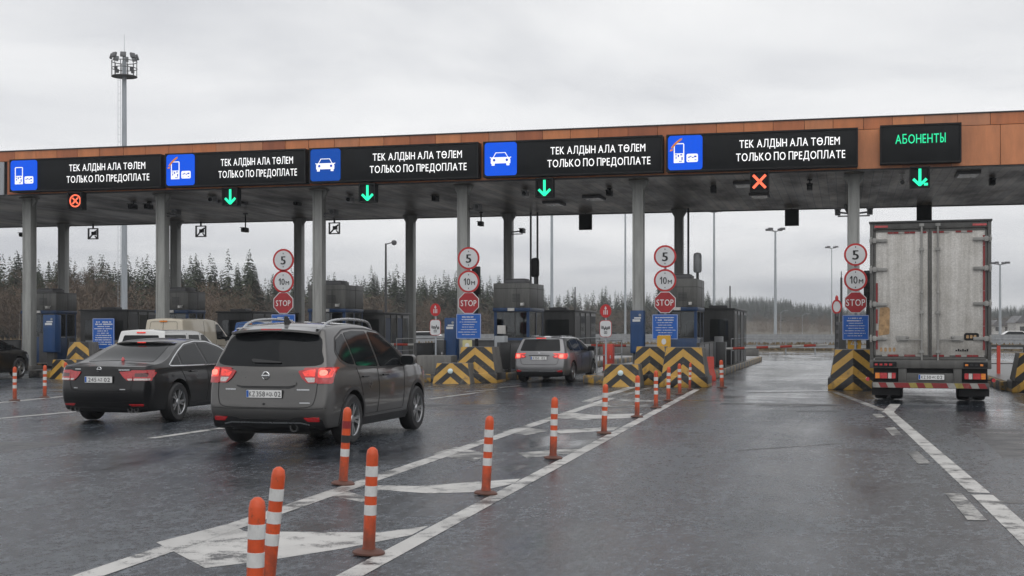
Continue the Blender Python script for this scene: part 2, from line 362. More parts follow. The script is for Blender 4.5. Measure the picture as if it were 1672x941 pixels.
# ------------------------------------------------------------------ mesh building
class MB:
    def __init__(s): s.v = []; s.f = []; s.m = []; s.cur = 0
    def add(s, vs, fs, mi=None):
        b = len(s.v); s.v += [tuple(v) for v in vs]
        for f in fs: s.f.append([b + i for i in f]); s.m.append(s.cur if mi is None else mi)
        return s
    def box(s, x0, x1, y0, y1, z0, z1, mi=None):
        return s.add([(x0, y0, z0), (x1, y0, z0), (x1, y1, z0), (x0, y1, z0), (x0, y0, z1), (x1, y0, z1), (x1, y1, z1), (x0, y1, z1)],
                     [(0, 3, 2, 1), (4, 5, 6, 7), (0, 1, 5, 4), (1, 2, 6, 5), (2, 3, 7, 6), (3, 0, 4, 7)], mi)
    def cbox(s, c, d, mi=None): return s.box(c[0] - d[0] / 2, c[0] + d[0] / 2, c[1] - d[1] / 2, c[1] + d[1] / 2, c[2] - d[2] / 2, c[2] + d[2] / 2, mi)
    def tube(s, a, b, r, r2=None, n=8, mi=None, cap=True):
        a, b = Vector(a), Vector(b); r2 = r if r2 is None else r2
        d = (b - a).normalized(); u = d.orthogonal().normalized(); w = d.cross(u)
        vs = []
        for p, rr in ((a, r), (b, r2)):
            for i in range(n):
                t = 2 * math.pi * i / n; vs.append(p + (u * math.cos(t) + w * math.sin(t)) * rr)
        fs = [(i, (i + 1) % n, n + (i + 1) % n, n + i) for i in range(n)]
        if cap: fs += [tuple(range(n - 1, -1, -1)), tuple(range(n, 2 * n))]
        return s.add(vs, fs, mi)
    def path(s, pts, r, n=8, mi=None):
        for a, b in zip(pts, pts[1:]): s.tube(a, b, r, n=n, mi=mi)
        return s
    def lathe(s, prof, n=16, c=(0, 0, 0), axis='z', mi=None, closed=True):
        vs, fs = [], []
        for r, h in prof:
            for i in range(n):
                t = 2 * math.pi * i / n; a, b = r * math.cos(t), r * math.sin(t)
                q = (a, b, h) if axis == 'z' else ((h, a, b) if axis == 'x' else (b, h, a))
                vs.append((q[0] + c[0], q[1] + c[1], q[2] + c[2]))
        for k in range(len(prof) - 1):
            for i in range(n):
                j = (i + 1) % n; fs.append((k * n + i, k * n + j, (k + 1) * n + j, (k + 1) * n + i))
        if closed:
            fs.append(tuple(range(n - 1, -1, -1))); L = (len(prof) - 1) * n; fs.append(tuple(range(L, L + n)))
        return s.add(vs, fs, mi)
    def sweep(s, pts, r, n=8, mi=None):
        pts = [Vector(p) for p in pts]; vs, fs = [], []; m = len(pts); ref = Vector((1, 0, 0))
        for i, p in enumerate(pts):
            d = (pts[min(i + 1, m - 1)] - pts[max(i - 1, 0)]).normalized(); u = d.cross(ref)
            u = (u if u.length > .1 else d.orthogonal()).normalized(); w = d.cross(u)
            for k in range(n): t = 2 * math.pi * k / n; vs.append(p + (u * math.cos(t) + w * math.sin(t)) * r)
        for i in range(m - 1):
            for k in range(n): fs.append((i * n + k, i * n + (k + 1) % n, (i + 1) * n + (k + 1) % n, (i + 1) * n + k))
        return s.add(vs, fs + [tuple(range(n - 1, -1, -1)), tuple(range((m - 1) * n, m * n))], mi)
    def prism(s, poly, axis, a, b, mi=None):        # polygon in the plane normal to axis, extruded a..b
        n = len(poly)
        def q(p, h): return (p[0], h, p[1]) if axis == 'y' else ((h, p[0], p[1]) if axis == 'x' else (p[0], p[1], h))
        vs = [q(p, a) for p in poly] + [q(p, b) for p in poly]
        fs = [tuple(range(n)), tuple(range(2 * n - 1, n - 1, -1))] + [(i, n + i, n + (i + 1) % n, (i + 1) % n) for i in range(n)]
        return s.add(vs, fs, mi)
    def build(s, name, mats, parent=None, loc=(0, 0, 0), bevel=0, smooth=False, recalc=True, seg=2, rot=None):
        bm = bmesh.new(); vv = [bm.verts.new(v) for v in s.v]
        for f, mi in zip(s.f, s.m):
            try: fc = bm.faces.new([vv[i] for i in f]); fc.material_index = mi
            except ValueError: pass
        if recalc: bmesh.ops.recalc_face_normals(bm, faces=bm.faces)
        if bevel:
            es = [e for e in bm.edges if len(e.link_faces) == 2 and e.calc_face_angle(0) > R(35)]
            bmesh.ops.bevel(bm, geom=es, offset=bevel, segments=seg, affect='EDGES', profile=.5, clamp_overlap=True)
        me = bpy.data.meshes.new(name); bm.to_mesh(me); bm.free()
        return link(name, me, mats, parent, loc, smooth or bool(bevel), rot)
def link(name, me, mats, parent=None, loc=(0, 0, 0), smooth=False, rot=None):
    for m in (mats if isinstance(mats, (list, tuple)) else [mats]): me.materials.append(M[m] if isinstance(m, str) else m)
    if smooth:
        for p in me.polygons: p.use_smooth = True
        me.set_sharp_from_angle(angle=R(38))
    o = bpy.data.objects.new(name, me); COL.objects.link(o); o.location = loc
    if rot: o.rotation_euler = rot
    if parent is not None: o.parent = parent
    return o
def empty(name, loc=(0, 0, 0), rz=0, parent=None):
    o = bpy.data.objects.new(name, None); COL.objects.link(o); o.location = loc; o.rotation_euler = (0, 0, rz)
    o.empty_display_size = .2
    if parent: o.parent = parent
    return o
def tag(o, label=None, cat=None, group=None, kind=None):
    if label: o['label'] = label
    if cat: o['category'] = cat
    if group: o['group'] = group
    if kind: o['kind'] = kind
    return o
def thing(name, label, cat, loc=(0, 0, 0), rz=0, group=None): return tag(empty(name, loc, rz), label, cat, group)
def dup(root, loc=None, rz=None, label=None, group=None):
    def cp(o, par):
        c = o.copy(); COL.objects.link(c)
        if par: c.parent = par
        for ch in list(o.children): cp(ch, c)
        return c
    r = cp(root, None)
    if loc is not None: r.location = loc
    if rz is not None: r.rotation_euler = (0, 0, rz)
    if label: r['label'] = label
    if group: r['group'] = group
    return r
def text_mesh(body, h, width=None, bold=0.0, depth=.004, res=3, flat=False):
    """letters in the XZ plane facing -Y, centred on x, baseline at z = 0, cap height h"""
    cu = bpy.data.curves.new('lettering', 'FONT'); cu.body = body; cu.size = 1; cu.extrude = 0 if flat else 0.002; cu.dimensions = '2D'; cu.fill_mode = 'BOTH'
    cu.resolution_u = res; cu.space_character = 1.06
    o = bpy.data.objects.new('lettering', cu); COL.objects.link(o)
    dg = bpy.context.evaluated_depsgraph_get()
    me = bpy.data.meshes.new_from_object(o.evaluated_get(dg))
    bpy.data.objects.remove(o); bpy.data.curves.remove(cu)
    xs = [v.co.x for v in me.vertices]; x0, x1 = min(xs), max(xs)
    s = h / .727; sx = s if width is None else width / (x1 - x0)
    zf = depth / .004
    for v in me.vertices:
        c = v.co; v.co = ((c.x - (x0 + x1) / 2) * sx, -c.z * zf, c.y * s)
    if bold:                            # heavier strokes: the same letters again a hair to each side
        src = [tuple(v.co) for v in me.vertices]; fs = [tuple(p.vertices) for p in me.polygons]; V, F = [], []
        for q, (dx, dz) in enumerate(((0, 0), (-1, 0), (1, 0), (0, 1), (0, -1))):
            b = len(V); V += [(x + dx * bold * h, y - q * .0006, z + dz * bold * h) for x, y, z in src]; F += [tuple(b + i for i in f) for f in fs]
        me = bpy.data.meshes.new('lettering'); me.from_pydata(V, [], F)
    return me
LATIN = dict(zip('АВЕКМНОРСТХ', 'ABEKMHOPCTX'))
_glyph = {}
def _tri(me):
    bm = bmesh.new(); bm.from_mesh(me); out = ([tuple(v.co) for v in bm.verts], [tuple(v.index for v in f.verts) for f in bm.faces]); bm.free(); return out
def glyph(ch):
    """one letter of cap height 1, left edge at x = 0, baseline z = 0, flat in XZ (y = 0)"""
    if ch in _glyph: return _glyph[ch]
    tk = .135
    def rect(x0, x1, z0, z1): return [(x0, 0, z0), (x1, 0, z0), (x1, 0, z1), (x0, 0, z1)], [(0, 1, 2, 3)]
    def join(*parts):
        V, F = [], []
        for v, f in parts: k = len(V); V += v; F += [tuple(k + i for i in q) for q in f]
        return V, F
    def bowl(w, h):
        o, n_ = [], []
        r = h / 2
        for i in range(13):
            t = R(-90 + 15 * i); o.append((w - r + r * math.cos(t), 0, r + r * math.sin(t))); n_.append((w - r + (r - tk) * math.cos(t), 0, r + (r - tk * .92) * math.sin(t)))
        o = [(tk, 0, 0)] + o + [(tk, 0, h)]; n_ = [(tk, 0, tk * .92)] + n_ + [(tk, 0, h - tk * .92)]; m_ = len(o)
        return o + n_, [(i, i + 1, m_ + i + 1, m_ + i) for i in range(m_ - 1)]
    if ch == 'Ь': g = join(rect(0, tk, 0, 1), bowl(.60, .58))
    elif ch == 'Ы': g = join(rect(0, tk, 0, 1), bowl(.56, .58), rect(.68, .68 + tk, 0, 1))
    elif ch == '1': g = join(rect(.22, .22 + tk, 0, 1), ([(0, 0, .74), (.0, 0, .62), (.22, 0, .76), (.22, 0, 1.0), (.20, 0, .95)], [(0, 1, 2, 3, 4)]))
    elif ch == 'Ө':
        v, f = glyph('О'); w_ = max(q[0] for q in v); g = join((v, f), ([(.10, -.004, .44), (w_ - .10, -.004, .44), (w_ - .10, -.004, .57), (.10, -.004, .57)], [(0, 1, 2, 3)]))
    else:
        me = text_mesh(LATIN.get(ch, ch), 1.0, None, 0, 0, 3, True); v, f = _tri(me); x0 = min(q[0] for q in v); g = ([(q[0] - x0, 0, q[2]) for q in v], f)
    _glyph[ch] = g; return g
def text_solid(body, h, width, bold=0.0, gap=.19):
    V, F, x = [], [], 0
    for ch in body:
        if ch == ' ': x += .34; continue
        v, f = glyph(ch)
        for q, dx in enumerate((0, -1, 1) if bold else (0,)):
            k = len(V); V += [(x + p[0] + dx * bold, p[1] - q * .003, p[2]) for p in v]; F += [tuple(k + i for i in t) for t in f]
        x += max(p[0] for p in v) + gap
    x -= gap; s = h if width is None else width / x
    me = bpy.data.meshes.new('lettering'); me.from_pydata([((p[0] - x / 2) * s, p[1] * h, p[2] * h) for p in V], [], F)
    return me
def lettering(parent, body, h, loc, m, width=None, bold=0.0, name='lettering', depth=.004, rot=None):
    loc = (loc[0], loc[1] - depth * .5, loc[2])
    return link(name, text_solid(body, h, width, bold), m, parent, loc, rot=rot)

# ------------------------------------------------------------------ camera, sky, sun
cam = bpy.data.cameras.new('camera'); co = bpy.data.objects.new('camera', cam); COL.objects.link(co)
co.location = (0, 0, EYE); co.rotation_euler = (R(90), 0, TH)
cam.sensor_width = 36; cam.lens = 36 * FOC / 1672; cam.shift_y = (HZ - 470.5) / 1672; cam.clip_end = 6000; cam.clip_start = .1
SC.camera = co
SUN_EL, SUN_ROT = R(58), R(150)
w = bpy.data.worlds.new('World'); SC.world = w; w.use_nodes = True
nt = NT(w); bg = nt.n['Background']; outw = nt.n['World Output']
sky = nt.n.new('ShaderNodeTexSky'); sky.sky_type = 'NISHITA'; sky.sun_disc = False
sky.sun_elevation = SUN_EL; sky.sun_rotation = SUN_ROT; sky.dust_density = 4
hsv = nt.n.new('ShaderNodeHueSaturation'); hsv.inputs['Saturation'].default_value = .12; nt.link(sky.outputs[0], hsv.inputs['Color'])
tc = nt.n.new('ShaderNodeTexCoord'); d = tc.outputs['Generated']
sp = nt.n.new('ShaderNodeSeparateXYZ'); nt.link(d, sp.inputs[0])
zz = nt.math('MAXIMUM', nt.math('ADD', sp.outputs[2], .10), .06)
cb = nt.n.new('ShaderNodeCombineXYZ')
nt.link(nt.math('DIVIDE', sp.outputs[0], zz), cb.inputs[0]); nt.link(nt.math('DIVIDE', sp.outputs[1], zz), cb.inputs[1])
cl = nt.noise(nt.mapping(cb.outputs[0], (1, .8, 1)), .85, 7, .52, .35)
cl2 = nt.noise(cb.outputs[0], .3, 4, .5, .3)
f = nt.math('ADD', nt.math('MULTIPLY', cl, .6), nt.math('MULTIPLY', cl2, .4))
CLOUD = nt.ramp(f, [(.38, (4.5, 4.6, 4.85)), (.50, (6.1, 6.15, 6.25)), (.61, (7.1, 7.1, 7.12))])
hor = nt.ramp(sp.outputs[2], [(.0, (1.10,) * 3), (.12, (1.12,) * 3), (.3, (.97,) * 3), (1, (1.08,) * 3)])
cl3 = nt.mix(1, CLOUD, hor, 'MULTIPLY')
nt.link(nt.mix(.9, hsv.outputs[0], cl3), bg.inputs['Color'])
bg.inputs['Strength'].default_value = .138
sun = bpy.data.lights.new('sun', 'SUN'); so = bpy.data.objects.new('sun', sun); COL.objects.link(so)
sun.energy = .6; sun.angle = R(75); sun.color = (1, .985, .965)
so.rotation_euler = (R(90) - SUN_EL, 0, R(180) - SUN_ROT + R(0)); so.location = (0, 0, 60)
SC.view_settings.view_transform = 'Standard'; SC.view_settings.look = 'None'; SC.view_settings.gamma = 1; SC.view_settings.exposure = .12
SC.view_settings.use_curve_mapping = False
SC.render.engine = 'CYCLES'; SC.cycles.max_bounces = 6; SC.cycles.use_denoising = True; SC.cycles.volume_bounces = 0
HAZE = 0.0005
# ------------------------------------------------------------------ ground, road, markings
mb = MB()
xs = [-2500, -900, -400, -200, -100, -60, -30, 0, 30, 60, 100, 200, 400, 900, 2500]
ys = [-300, -100, -40, 0, 30, 60, 90, 130, 180, 260, 400, 700, 1200, 2600]
idx = {}
for i, x in enumerate(xs):
    for j, y in enumerate(ys):
        idx[i, j] = len(mb.v); mb.v.append((x, y, -.02))
for i in range(len(xs) - 1):
    for j in range(len(ys) - 1):
        mb.f.append([idx[i, j], idx[i + 1, j], idx[i + 1, j + 1], idx[i, j + 1]]); mb.m.append(0)
tag(mb.build('ground', 'field'), 'brown winter field around the toll plaza', 'ground', kind='structure')
mb = MB(); mb.add([(-70, -40, 0), (45, -40, 0), (45, 78, 0), (30, 92, 0), (-50, 92, 0), (-70, 84, 0)], [(0, 1, 2, 3, 4, 5)])
tag(mb.build('road', 'asphalt'), 'wet dark asphalt of the toll plaza', 'road', kind='structure')
mb = MB(); mb.add([(-140, 104, .0), (140, 96, .0), (140, 128, .0), (-140, 136, .0)], [(0, 1, 2, 3)])
tag(mb.build('far_road', 'asphalt'), 'wet highway crossing behind the toll plaza', 'road', kind='structure')

def mark(polys, m='paint', z=.0032, label='white painted road line or reflection streak'):
    mb = MB()
    for p in polys: mb.add([(x, y, z) for x, y in p], [tuple(range(len(p)))])
    o = mb.build('road_marking', m); tag(o, label, 'road marking', kind='structure'); return o
def line(a, b, wd, m='paint', z=.0032, label='white painted road line or reflection streak', px=True):
    if px: a, b = G(*a), G(*b)
    a, b = Vector(a), Vector(b); d = (b - a).normalized(); n = Vector((-d.y, d.x)) * wd / 2
    return mark([[a - n, b - n, b + n, a + n]], m, z, label)
def pxpoly(pts, m='paint_worn', z=.0032, label='white painted hatching between two bollard rows'):
    return mark([[G(*p) for p in pts]], m, z, label)
# edges of the hatched wedge
mark([[(-2.96, 5.0), (-3.13, 5.0), (-3.20, 8.0), (-3.90, 34.4), (-3.74, 34.4), (-3.03, 8.0)]], label='right edge line of the hatched wedge by the bollards')
mark([[(-4.60, 5.0), (-4.80, 5.0), (-5.36, 29.6), (-5.16, 29.6)]], label='left edge line of the hatched wedge')
line((958, 656), (1033, 632), .24, z=.0016, label='line forking left towards the small striped block')
line((1000, 651), (1062, 633), .14, 'paint_worn', z=.0024, label='thin line running on to the striped block')
# chevron hatching
pxpoly([(255, 886), (372, 856), (400, 868), (620, 870), (700, 859), (672, 874), (560, 896), (440, 915), (335, 928)], 'paint', .0016)
pxpoly([(617, 793), (680, 794), (850, 782), (838, 790), (775, 804), (700, 806), (616, 800)], 'paint', .0016)
pxpoly([(520, 806), (560, 800), (612, 816), (590, 820)], 'paint_worn', .0016)
pxpoly([(704, 742), (745, 730), (800, 742), (775, 754)], 'paint_worn', .0016)
pxpoly([(845, 740), (955, 731), (940, 740), (860, 748)], 'paint_worn', .0016)
pxpoly([(820, 705), (850, 697), (900, 703), (860, 711)], 'paint_worn', .0016)
pxpoly([(900, 703), (1012, 697), (1002, 703), (915, 708)], 'paint', .0016)
pxpoly([(910, 683), (930, 674), (972, 678), (1050, 675), (1040, 682), (955, 686)], 'paint', .0016)
pxpoly([(955, 664), (985, 658), (1000, 664), (1068, 660), (1062, 665), (1005, 667)], 'paint_worn', .0016)
pxpoly([(985, 652), (1030, 653), (1088, 654), (1085, 656), (1030, 656)], 'paint_worn', .0016)
pxpoly([(1010, 645), (1104, 646), (1100, 648), (1012, 647)], 'ghost_and_reflection', .0016)
# right lane edge by the truck
LR = 'right lane edge line leading to the truck'
mark([[(1.40, 6.0), (1.60, 6.0), (1.38, 13.2), (1.18, 13.2)], [(1.17, 13.35), (1.37, 13.35), (.90, 26.15), (.72, 26.15)]], label=LR)
line((1446, 672), (1362, 640), .16, 'paint_worn', z=.0016, label='thin line forking left to the striped block')
line((1449, 674), (1462, 660), .22, 'paint', z=.0024, label='short line forking right under the truck')
for q in ([(1543, 806), (1570, 806), (1612, 850), (1580, 850)], [(1480, 738), (1498, 737), (1521, 758), (1500, 759)], [(1445, 699), (1461, 698), (1474, 711), (1457, 712)], [(1424, 677), (1438, 676), (1446, 682), (1431, 683)]):
    pxpoly(q, 'paint_worn', .0032, 'short dash beside the right lane edge line')
line((1672, 822), (1625, 819), .16, 'paint_worn', z=.0016, label='worn cross line at the right frame edge')
line((1205, 736), (1376, 724), .05, 'ghost_and_reflection', label='thin pale crack line across the right lane')
# left lanes
line((247, 716), (420, 691), .16, label='white dash behind the dark grey car')
line((700, 652), (790, 640), .13, 'paint', label='white dash between car and striped block'); line((640, 655), (690, 651), .12, 'paint_worn')
line((-60, 689), (140, 671), .16, label='white dash left of the black sedan'); line((-60, 664), (130, 645), .17, label='white line under the left bollards')
line((700, 632), (772, 624), .11, 'paint_worn', .0032); line((760, 640), (812, 636), .1, 'paint'); line((150, 636), (20, 641), .12, 'paint_worn')
line((845, 645), (880, 640), .09, 'paint_worn'); line((815, 633), (850, 630), .10, 'paint'); line((1220, 641), (1370, 640), .16, 'ghost_and_reflection')  # last strip paints a white wet reflection, not a road line
line((1130, 656), (1180, 655), .12, 'ghost_and_reflection'); line((1235, 663), (1330, 664), .10, 'ghost_and_reflection'); line((1300, 672), (1372, 672), .14, 'ghost_and_reflection')  # pale strips painting white reflections on the wet right lane
line((1650, 655), (1672, 662), .14, 'paint_worn', label='worn line by the right kerb')

# repair patches and transverse joints in the asphalt
m, nt, b = blank('patched_asphalt'); p = nt.geo(); n = nt.noise(p, 40, 4, .75); n2 = nt.noise(p, 1.3, 5, .6)
nt.link(nt.ramp(n, [(.36, (.010, .010, .011)), (.64, (.075, .077, .082))]), b.inputs['Base Color']); nt.link(nt.ramp(n2, [(.35, (.5,) * 3), (.65, (.22,) * 3)]), b.inputs['Roughness']); nt.link(nt.bump(n, .5, .02), b.inputs['Normal']); M['patch'] = m
for q in ([(1.9, 17), (3.6, 17.1), (3.5, 22), (1.95, 21.9)], [(-9.6, 24.6), (-7.0, 24.5), (-7.05, 26.2), (-9.5, 26.3)], [(-2.6, 27.6), (.3, 27.5), (.3, 28.3), (-2.6, 28.35)], [(-13.5, 14.5), (-10.6, 14.6), (-10.5, 16.0), (-13.4, 15.9)]):
    o = mark([q], 'patch', .0008, 'darker repaired strip of asphalt'); o.name = 'road_patch'
# ------------------------------------------------------------------ canopy
CX0, CX1, CY0, CY1, CZ0, CZ1 = -52, 16, 42.6, 56.1, 6.72, 8.38
cano = thing('toll_canopy', 'long flat toll canopy with orange brown cladding and dark boarded underside', 'canopy', ((CX0 + CX1) / 2, CY0, CZ0))
ox, oy, oz = cano.location
def cl(mb): mb.v = [(x - ox, y - oy, z - oz) for x, y, z in mb.v]; return mb
mb = MB().box(CX0 + .05, CX1 - .05, CY0 + .06, CY1 - .05, CZ0 + .02, CZ1 - .03); cl(mb).build('core', 'black_matt', cano)
mb = MB(); g = .012
x = CX0; k = 0
while x < CX1 - .1:                       # upper band of short panels
    wd = min(.95 + rnd.uniform(-.08, .08), CX1 - x); mb.box(x + g / 2, x + wd - g / 2, CY0, CY0 + .055, CZ1 - .40, CZ1 - .035); x += wd
x = CX0
while x < CX1 - .1:
    wd = min(1.42 + rnd.uniform(-.05, .05), CX1 - x)
    if not (-33.3 < x + wd / 2 < -30.95): mb.box(x + g / 2, x + wd - g / 2, CY0, CY0 + .055, CZ0 + .0, CZ1 - .413)
    x += wd
for yy in range(9): mb.box(CX1 - .05, CX1, CY0 + yy * 1.5 + g, CY0 + yy * 1.5 + 1.5 - g, CZ0, CZ1 - .035)
for xx in range(40): mb.box(CX0 + xx * 1.7 + g, CX0 + xx * 1.7 + 1.7 - g, CY1 - .05, CY1, CZ0, CZ1 - .035)
cl(mb).build('cladding', 'cladding', cano, bevel=.004, seg=1)
mb = MB()
for xx in range(3): mb.box(-33.3 + xx * .78 + g, -33.3 + xx * .78 + .78 - g, CY0 - .004, CY0 + .05, CZ0, CZ1 - .413)
cl(mb).build('grey_panel', 'light_panel', cano)
mb = MB().box(CX0 - .03, CX1 + .03, CY0 - .04, CY0 + .22, CZ1 - .028, CZ1 + .005); mb.box(CX0 - .03, CX1 + .03, CY1 - .2, CY1 + .04, CZ1 - .028, CZ1 + .005)
cl(mb).build('roof_edge', 'dark_steel', cano)
mb = MB().box(CX0 + .06, CX1 - .06, CY0 + .08, CY1 - .06, CZ0 - .015, CZ0 + .015); cl(mb).build('soffit', 'soffit', cano)
mb = MB().box(CX0, CX1, CY0 + .055, CY0 + .17, CZ0 - .05, CZ0 + .03); mb.box(CX0, CX1, CY1 - .16, CY1 - .05, CZ0 - .05, CZ0 + .03)
cl(mb).build('edge_trim', 'dark_steel', cano)
# columns
def column(x, y, label, front=True):
    t = thing('canopy_column', label, 'column', (x, y, .0), 0, 'columns carrying the toll canopy')
    h = CZ0 - .02
    mb = MB(); mb.box(-.16, .16, -.17, .17, 0, h)
    mb.box(-.185, -.12, -.195, .195, .01, h - .05); mb.box(.12, .185, -.195, .195, .01, h - .05)
    mb.build('shaft', 'column', t, bevel=.012)
    mb = MB(); mb.prism([(-.182, h - .34), (.182, h - .34), (.31, h - .13), (.31, h), (-.31, h), (-.31, h - .13)], 'y', -.08, .08); mb.box(-.33, .33, -.2, .2, h - .04, h - .002); mb.build('capital', 'column', t, bevel=.01)
    mb = MB(); mb.box(-.32, .32, -.32, .32, 0, .2); mb.build('base_plate', 'concrete', t, bevel=.02)
    return t
cols = [(-36.7, 'behind the far left booth'), (-30.7, 'on the leftmost island behind the black car'), (-24.95, 'behind the blue notice board by the beige van'), (-18.6, 'rising behind the roof of the dark grey car'),
        (-13.1, 'behind the left red speed sign, right of the dark car'), (-6.85, 'with a blue cabinet, left of the middle signpost'), (.27, 'behind the signpost beside the truck'), (7.2, 'hidden behind the truck')]
for x, w_ in cols[1:]:
    column(x, 43.8, 'light grey front steel column ' + w_)
for x, px, w_ in ((-36.6, 104, 'left of the tall mast'), (-30.6, 288, 'just right of the column by the beige van'), (-24.3, 490, 'behind the left STOP signpost'), (-18.9, 672, 'standing alone between the dark car and the small red sign'),
                  (-14.35, 830, 'in front of the tall blue and grey booth'), (-6.85, 1109, 'dark, just behind the middle signpost'), (.27, 0, 'directly behind the column beside the truck')):
    column(x, 54.9, 'rear steel column ' + w_, False)
# lane display boards
SY = 42.18
def bx_from(px0, px1, y): return XY(px0, y)[0], XY(px1, y)[0]
def rrect(w, h, r, n=5):
    out = []
    for cx, cz, a0 in ((w / 2 - r, h / 2 - r, 0), (-w / 2 + r, h / 2 - r, 90), (-w / 2 + r, -h / 2 + r, 180), (w / 2 - r, -h / 2 + r, 270)):
        for i in range(n + 1):
            a = R(a0 + 90 * i / n); out.append((cx + r * math.cos(a), cz + r * math.sin(a)))
    return out
def car_picto(parent, s):
    o = []
    def P(name, poly, m, d=.006, dz=0):
        mb = MB(); mb.prism([(x * s, z * s) for x, z in poly], 'y', -d, .004); return mb.build(name, m, parent, (0, 0, 0))
    # roof outline
    mb = MB(); pts = [(-.34, .06), (-.21, .27), (.21, .27), (.34, .06)]
    outer = [(-.37, .06), (-.235, .30), (.235, .30), (.37, .06)]
    for i in range(3): mb.prism([(x * s, z * s) for x, z in (outer[i], outer[i + 1], pts[i + 1], pts[i])], 'y', -.006, .004)
    body = [(-.40, .08), (.40, .08), (.46, -.02), (.46, -.20), (-.46, -.20), (-.46, -.02)]
    mb.prism([(x * s, z * s) for x, z in body], 'y', -.006, .004)
    for sx in (-1, 1):
        mb.prism([(sx * a * s, z * s) for a, z in ((.42, -.19), (.28, -.19), (.28, -.30), (.42, -.30))], 'y', -.006, .004)
        mb.prism([(sx * a * s, z * s) for a, z in ((.40, .06), (.50, .10), (.50, .05), (.44, .03))], 'y', -.006, .004)
    mb.build('pictogram', 'picto', parent, (0, -.012, 0))
    mb = MB()
    for sx in (-1, 1): mb.lathe([(.001, -.003), (.062 * s, -.003), (.062 * s, .003), (.001, .003)], 12, (sx * .30 * s, 0, -.05 * s), 'y')
    mb.build('pictogram_detail', 'picto_blue', parent, (0, -.021, 0))
def terminal_picto(parent, s, orange):
    # card terminal at left, card at lower right; metres from the panel centre
    x0, x1, z0, z1, zm, tk = -.37, -.03, -.33, .31, -.02, .032
    mb = MB()
    def bx(a, b, c, d): mb.box(a, b, -.006, .004, c, d)
    bx(x0, x1, z0, zm); bx(x0, x0 + tk, zm, z1 - .03); bx(x1 - tk, x1, zm, z1 - .03)
    mb.prism([(x0, z1 - .03), (x1, z1 - .03), (x1 - .03, z1), (x0 + .03, z1)], 'y', -.006, .004)
    mb.prism([(p[0] + .23, p[1] - .18) for p in rrect(.37, .27, .05)], 'y', -.006, .004)
    mb.build('pictogram', 'picto', parent, (0, -.012, 0))
    mb = MB()
    for q in ((-.33, -.27, -.08, -.05), (-.24, -.20, -.14, -.06), (-.16, -.09, -.09, -.05), (-.31, -.28, -.20, -.12), (-.12, -.08, -.24, -.14), (-.20, -.10, -.29, -.265), (.09, .16, -.17, -.14), (.15, .21, -.14, -.11), (.22, .28, -.18, -.15), (.29, .37, -.16, -.11), (.30, .37, -.26, -.235), (.09, .14, -.27, -.25)):
        mb.box(q[0], q[1], -.004, .004, q[2], q[3])
    mb.build('pictogram_detail', 'picto_blue', parent, (0, -.021, 0))
    if orange:
        mb = MB()
        for i in range(9):
            t = i / 8; x = -.50 + .30 * t; z = .05 + .34 * t ** .6
            mb.prism([(x, z), (x + .09, z + .02), (x + .11, z + .085), (x + .02, z + .06)], 'y', -.004 - i * .0006, .003)
        mb.build('pictogram_stroke', 'picto_orange', parent, (0, -.026, 0))
def lane_sign(px0, px1, kind, tx0, tx1, label, z0=6.76, z1=7.98):
    x0, x1 = bx_from(px0, px1, SY); w_, h_ = x1 - x0, z1 - z0
    t = thing('lane_sign', label, 'sign', ((x0 + x1) / 2, SY, z0), 0, 'dark display boards along the canopy front')
    mb = MB().box(-w_ / 2, w_ / 2, 0, .40, 0, h_); mb.build('housing', 'black', t, bevel=.02)
    mb = MB()
    fr = .05
    for a in ((-w_ / 2, w_ / 2, 0, fr), (-w_ / 2, w_ / 2, h_ - fr, h_), (-w_ / 2, -w_ / 2 + fr, fr, h_ - fr), (w_ / 2 - fr, w_ / 2, fr, h_ - fr)): mb.box(a[0], a[1], -.025, .01, a[2], a[3])
    mb.build('bezel', 'black_matt', t)
    if kind:
        s = 1.12
        q = tag(MB().prism(rrect(s, s, .10), 'y', -.035, .01).build('pictogram_panel', 'sign_blue_dim' if px0 == 505 else 'sign_blue_lit', t, (-w_ / 2 + s / 2 + .06, 0, h_ / 2)))
        g_ = empty('pictogram_group', (0, 0, 0))
        bpy.data.objects.remove(g_)
        sub = q
        before = set(bpy.data.objects)
        if kind == 'car': car_picto(sub, s * .66)
        else: terminal_picto(sub, s * .92, kind == 'hand')
        for o in set(bpy.data.objects) - before: o.location.y -= .026
    if tx0:
        xa, xb = bx_from(tx0, tx1, SY); c = (xa + xb) / 2 - (x0 + x1) / 2; ww = xb - xa
        lettering(t, 'ТЕК АЛДЫН АЛА ТӨЛЕМ', .265, (c - .03, -.006, h_ * .575), 'led_white', ww * .92, .012, depth=.01)
        lettering(t, 'ТОЛЬКО ПО ПРЕДОПЛАТЕ', .265, (c, -.006, h_ * .225), 'led_white', ww, .012, depth=.01)
    return t
lane_sign(16, 263, 'term', 109, 244, 'black display board with plain card terminal pictogram at the left end of the canopy')
lane_sign(270, 499, 'hand', 357, 485, 'black display board with orange marked terminal pictogram, above a green arrow')
lane_sign(505, 781, 'car', 604, 762, 'black display board with darker blue car pictogram above the dark grey car')
lane_sign(789, 1082, 'car', 894, 1062, 'black display board with car pictogram at the middle of the canopy')
lane_sign(1088, 1401, 'hand', 1202, 1380, 'black display board with terminal pictogram above the red cross signal')
t = lane_sign(1437, 1570, None, None, None, 'small black display board with green lettering above the truck', 6.80, 8.02)
xa, xb = bx_from(1462, 1544, SY); x0, x1 = bx_from(1437, 1570, SY)
lettering(t, 'АБОНЕНТЫ', .30, ((xa + xb) / 2 - (x0 + x1) / 2, -.006, .62), 'led_green_dim', xb - xa, .01, depth=.01)
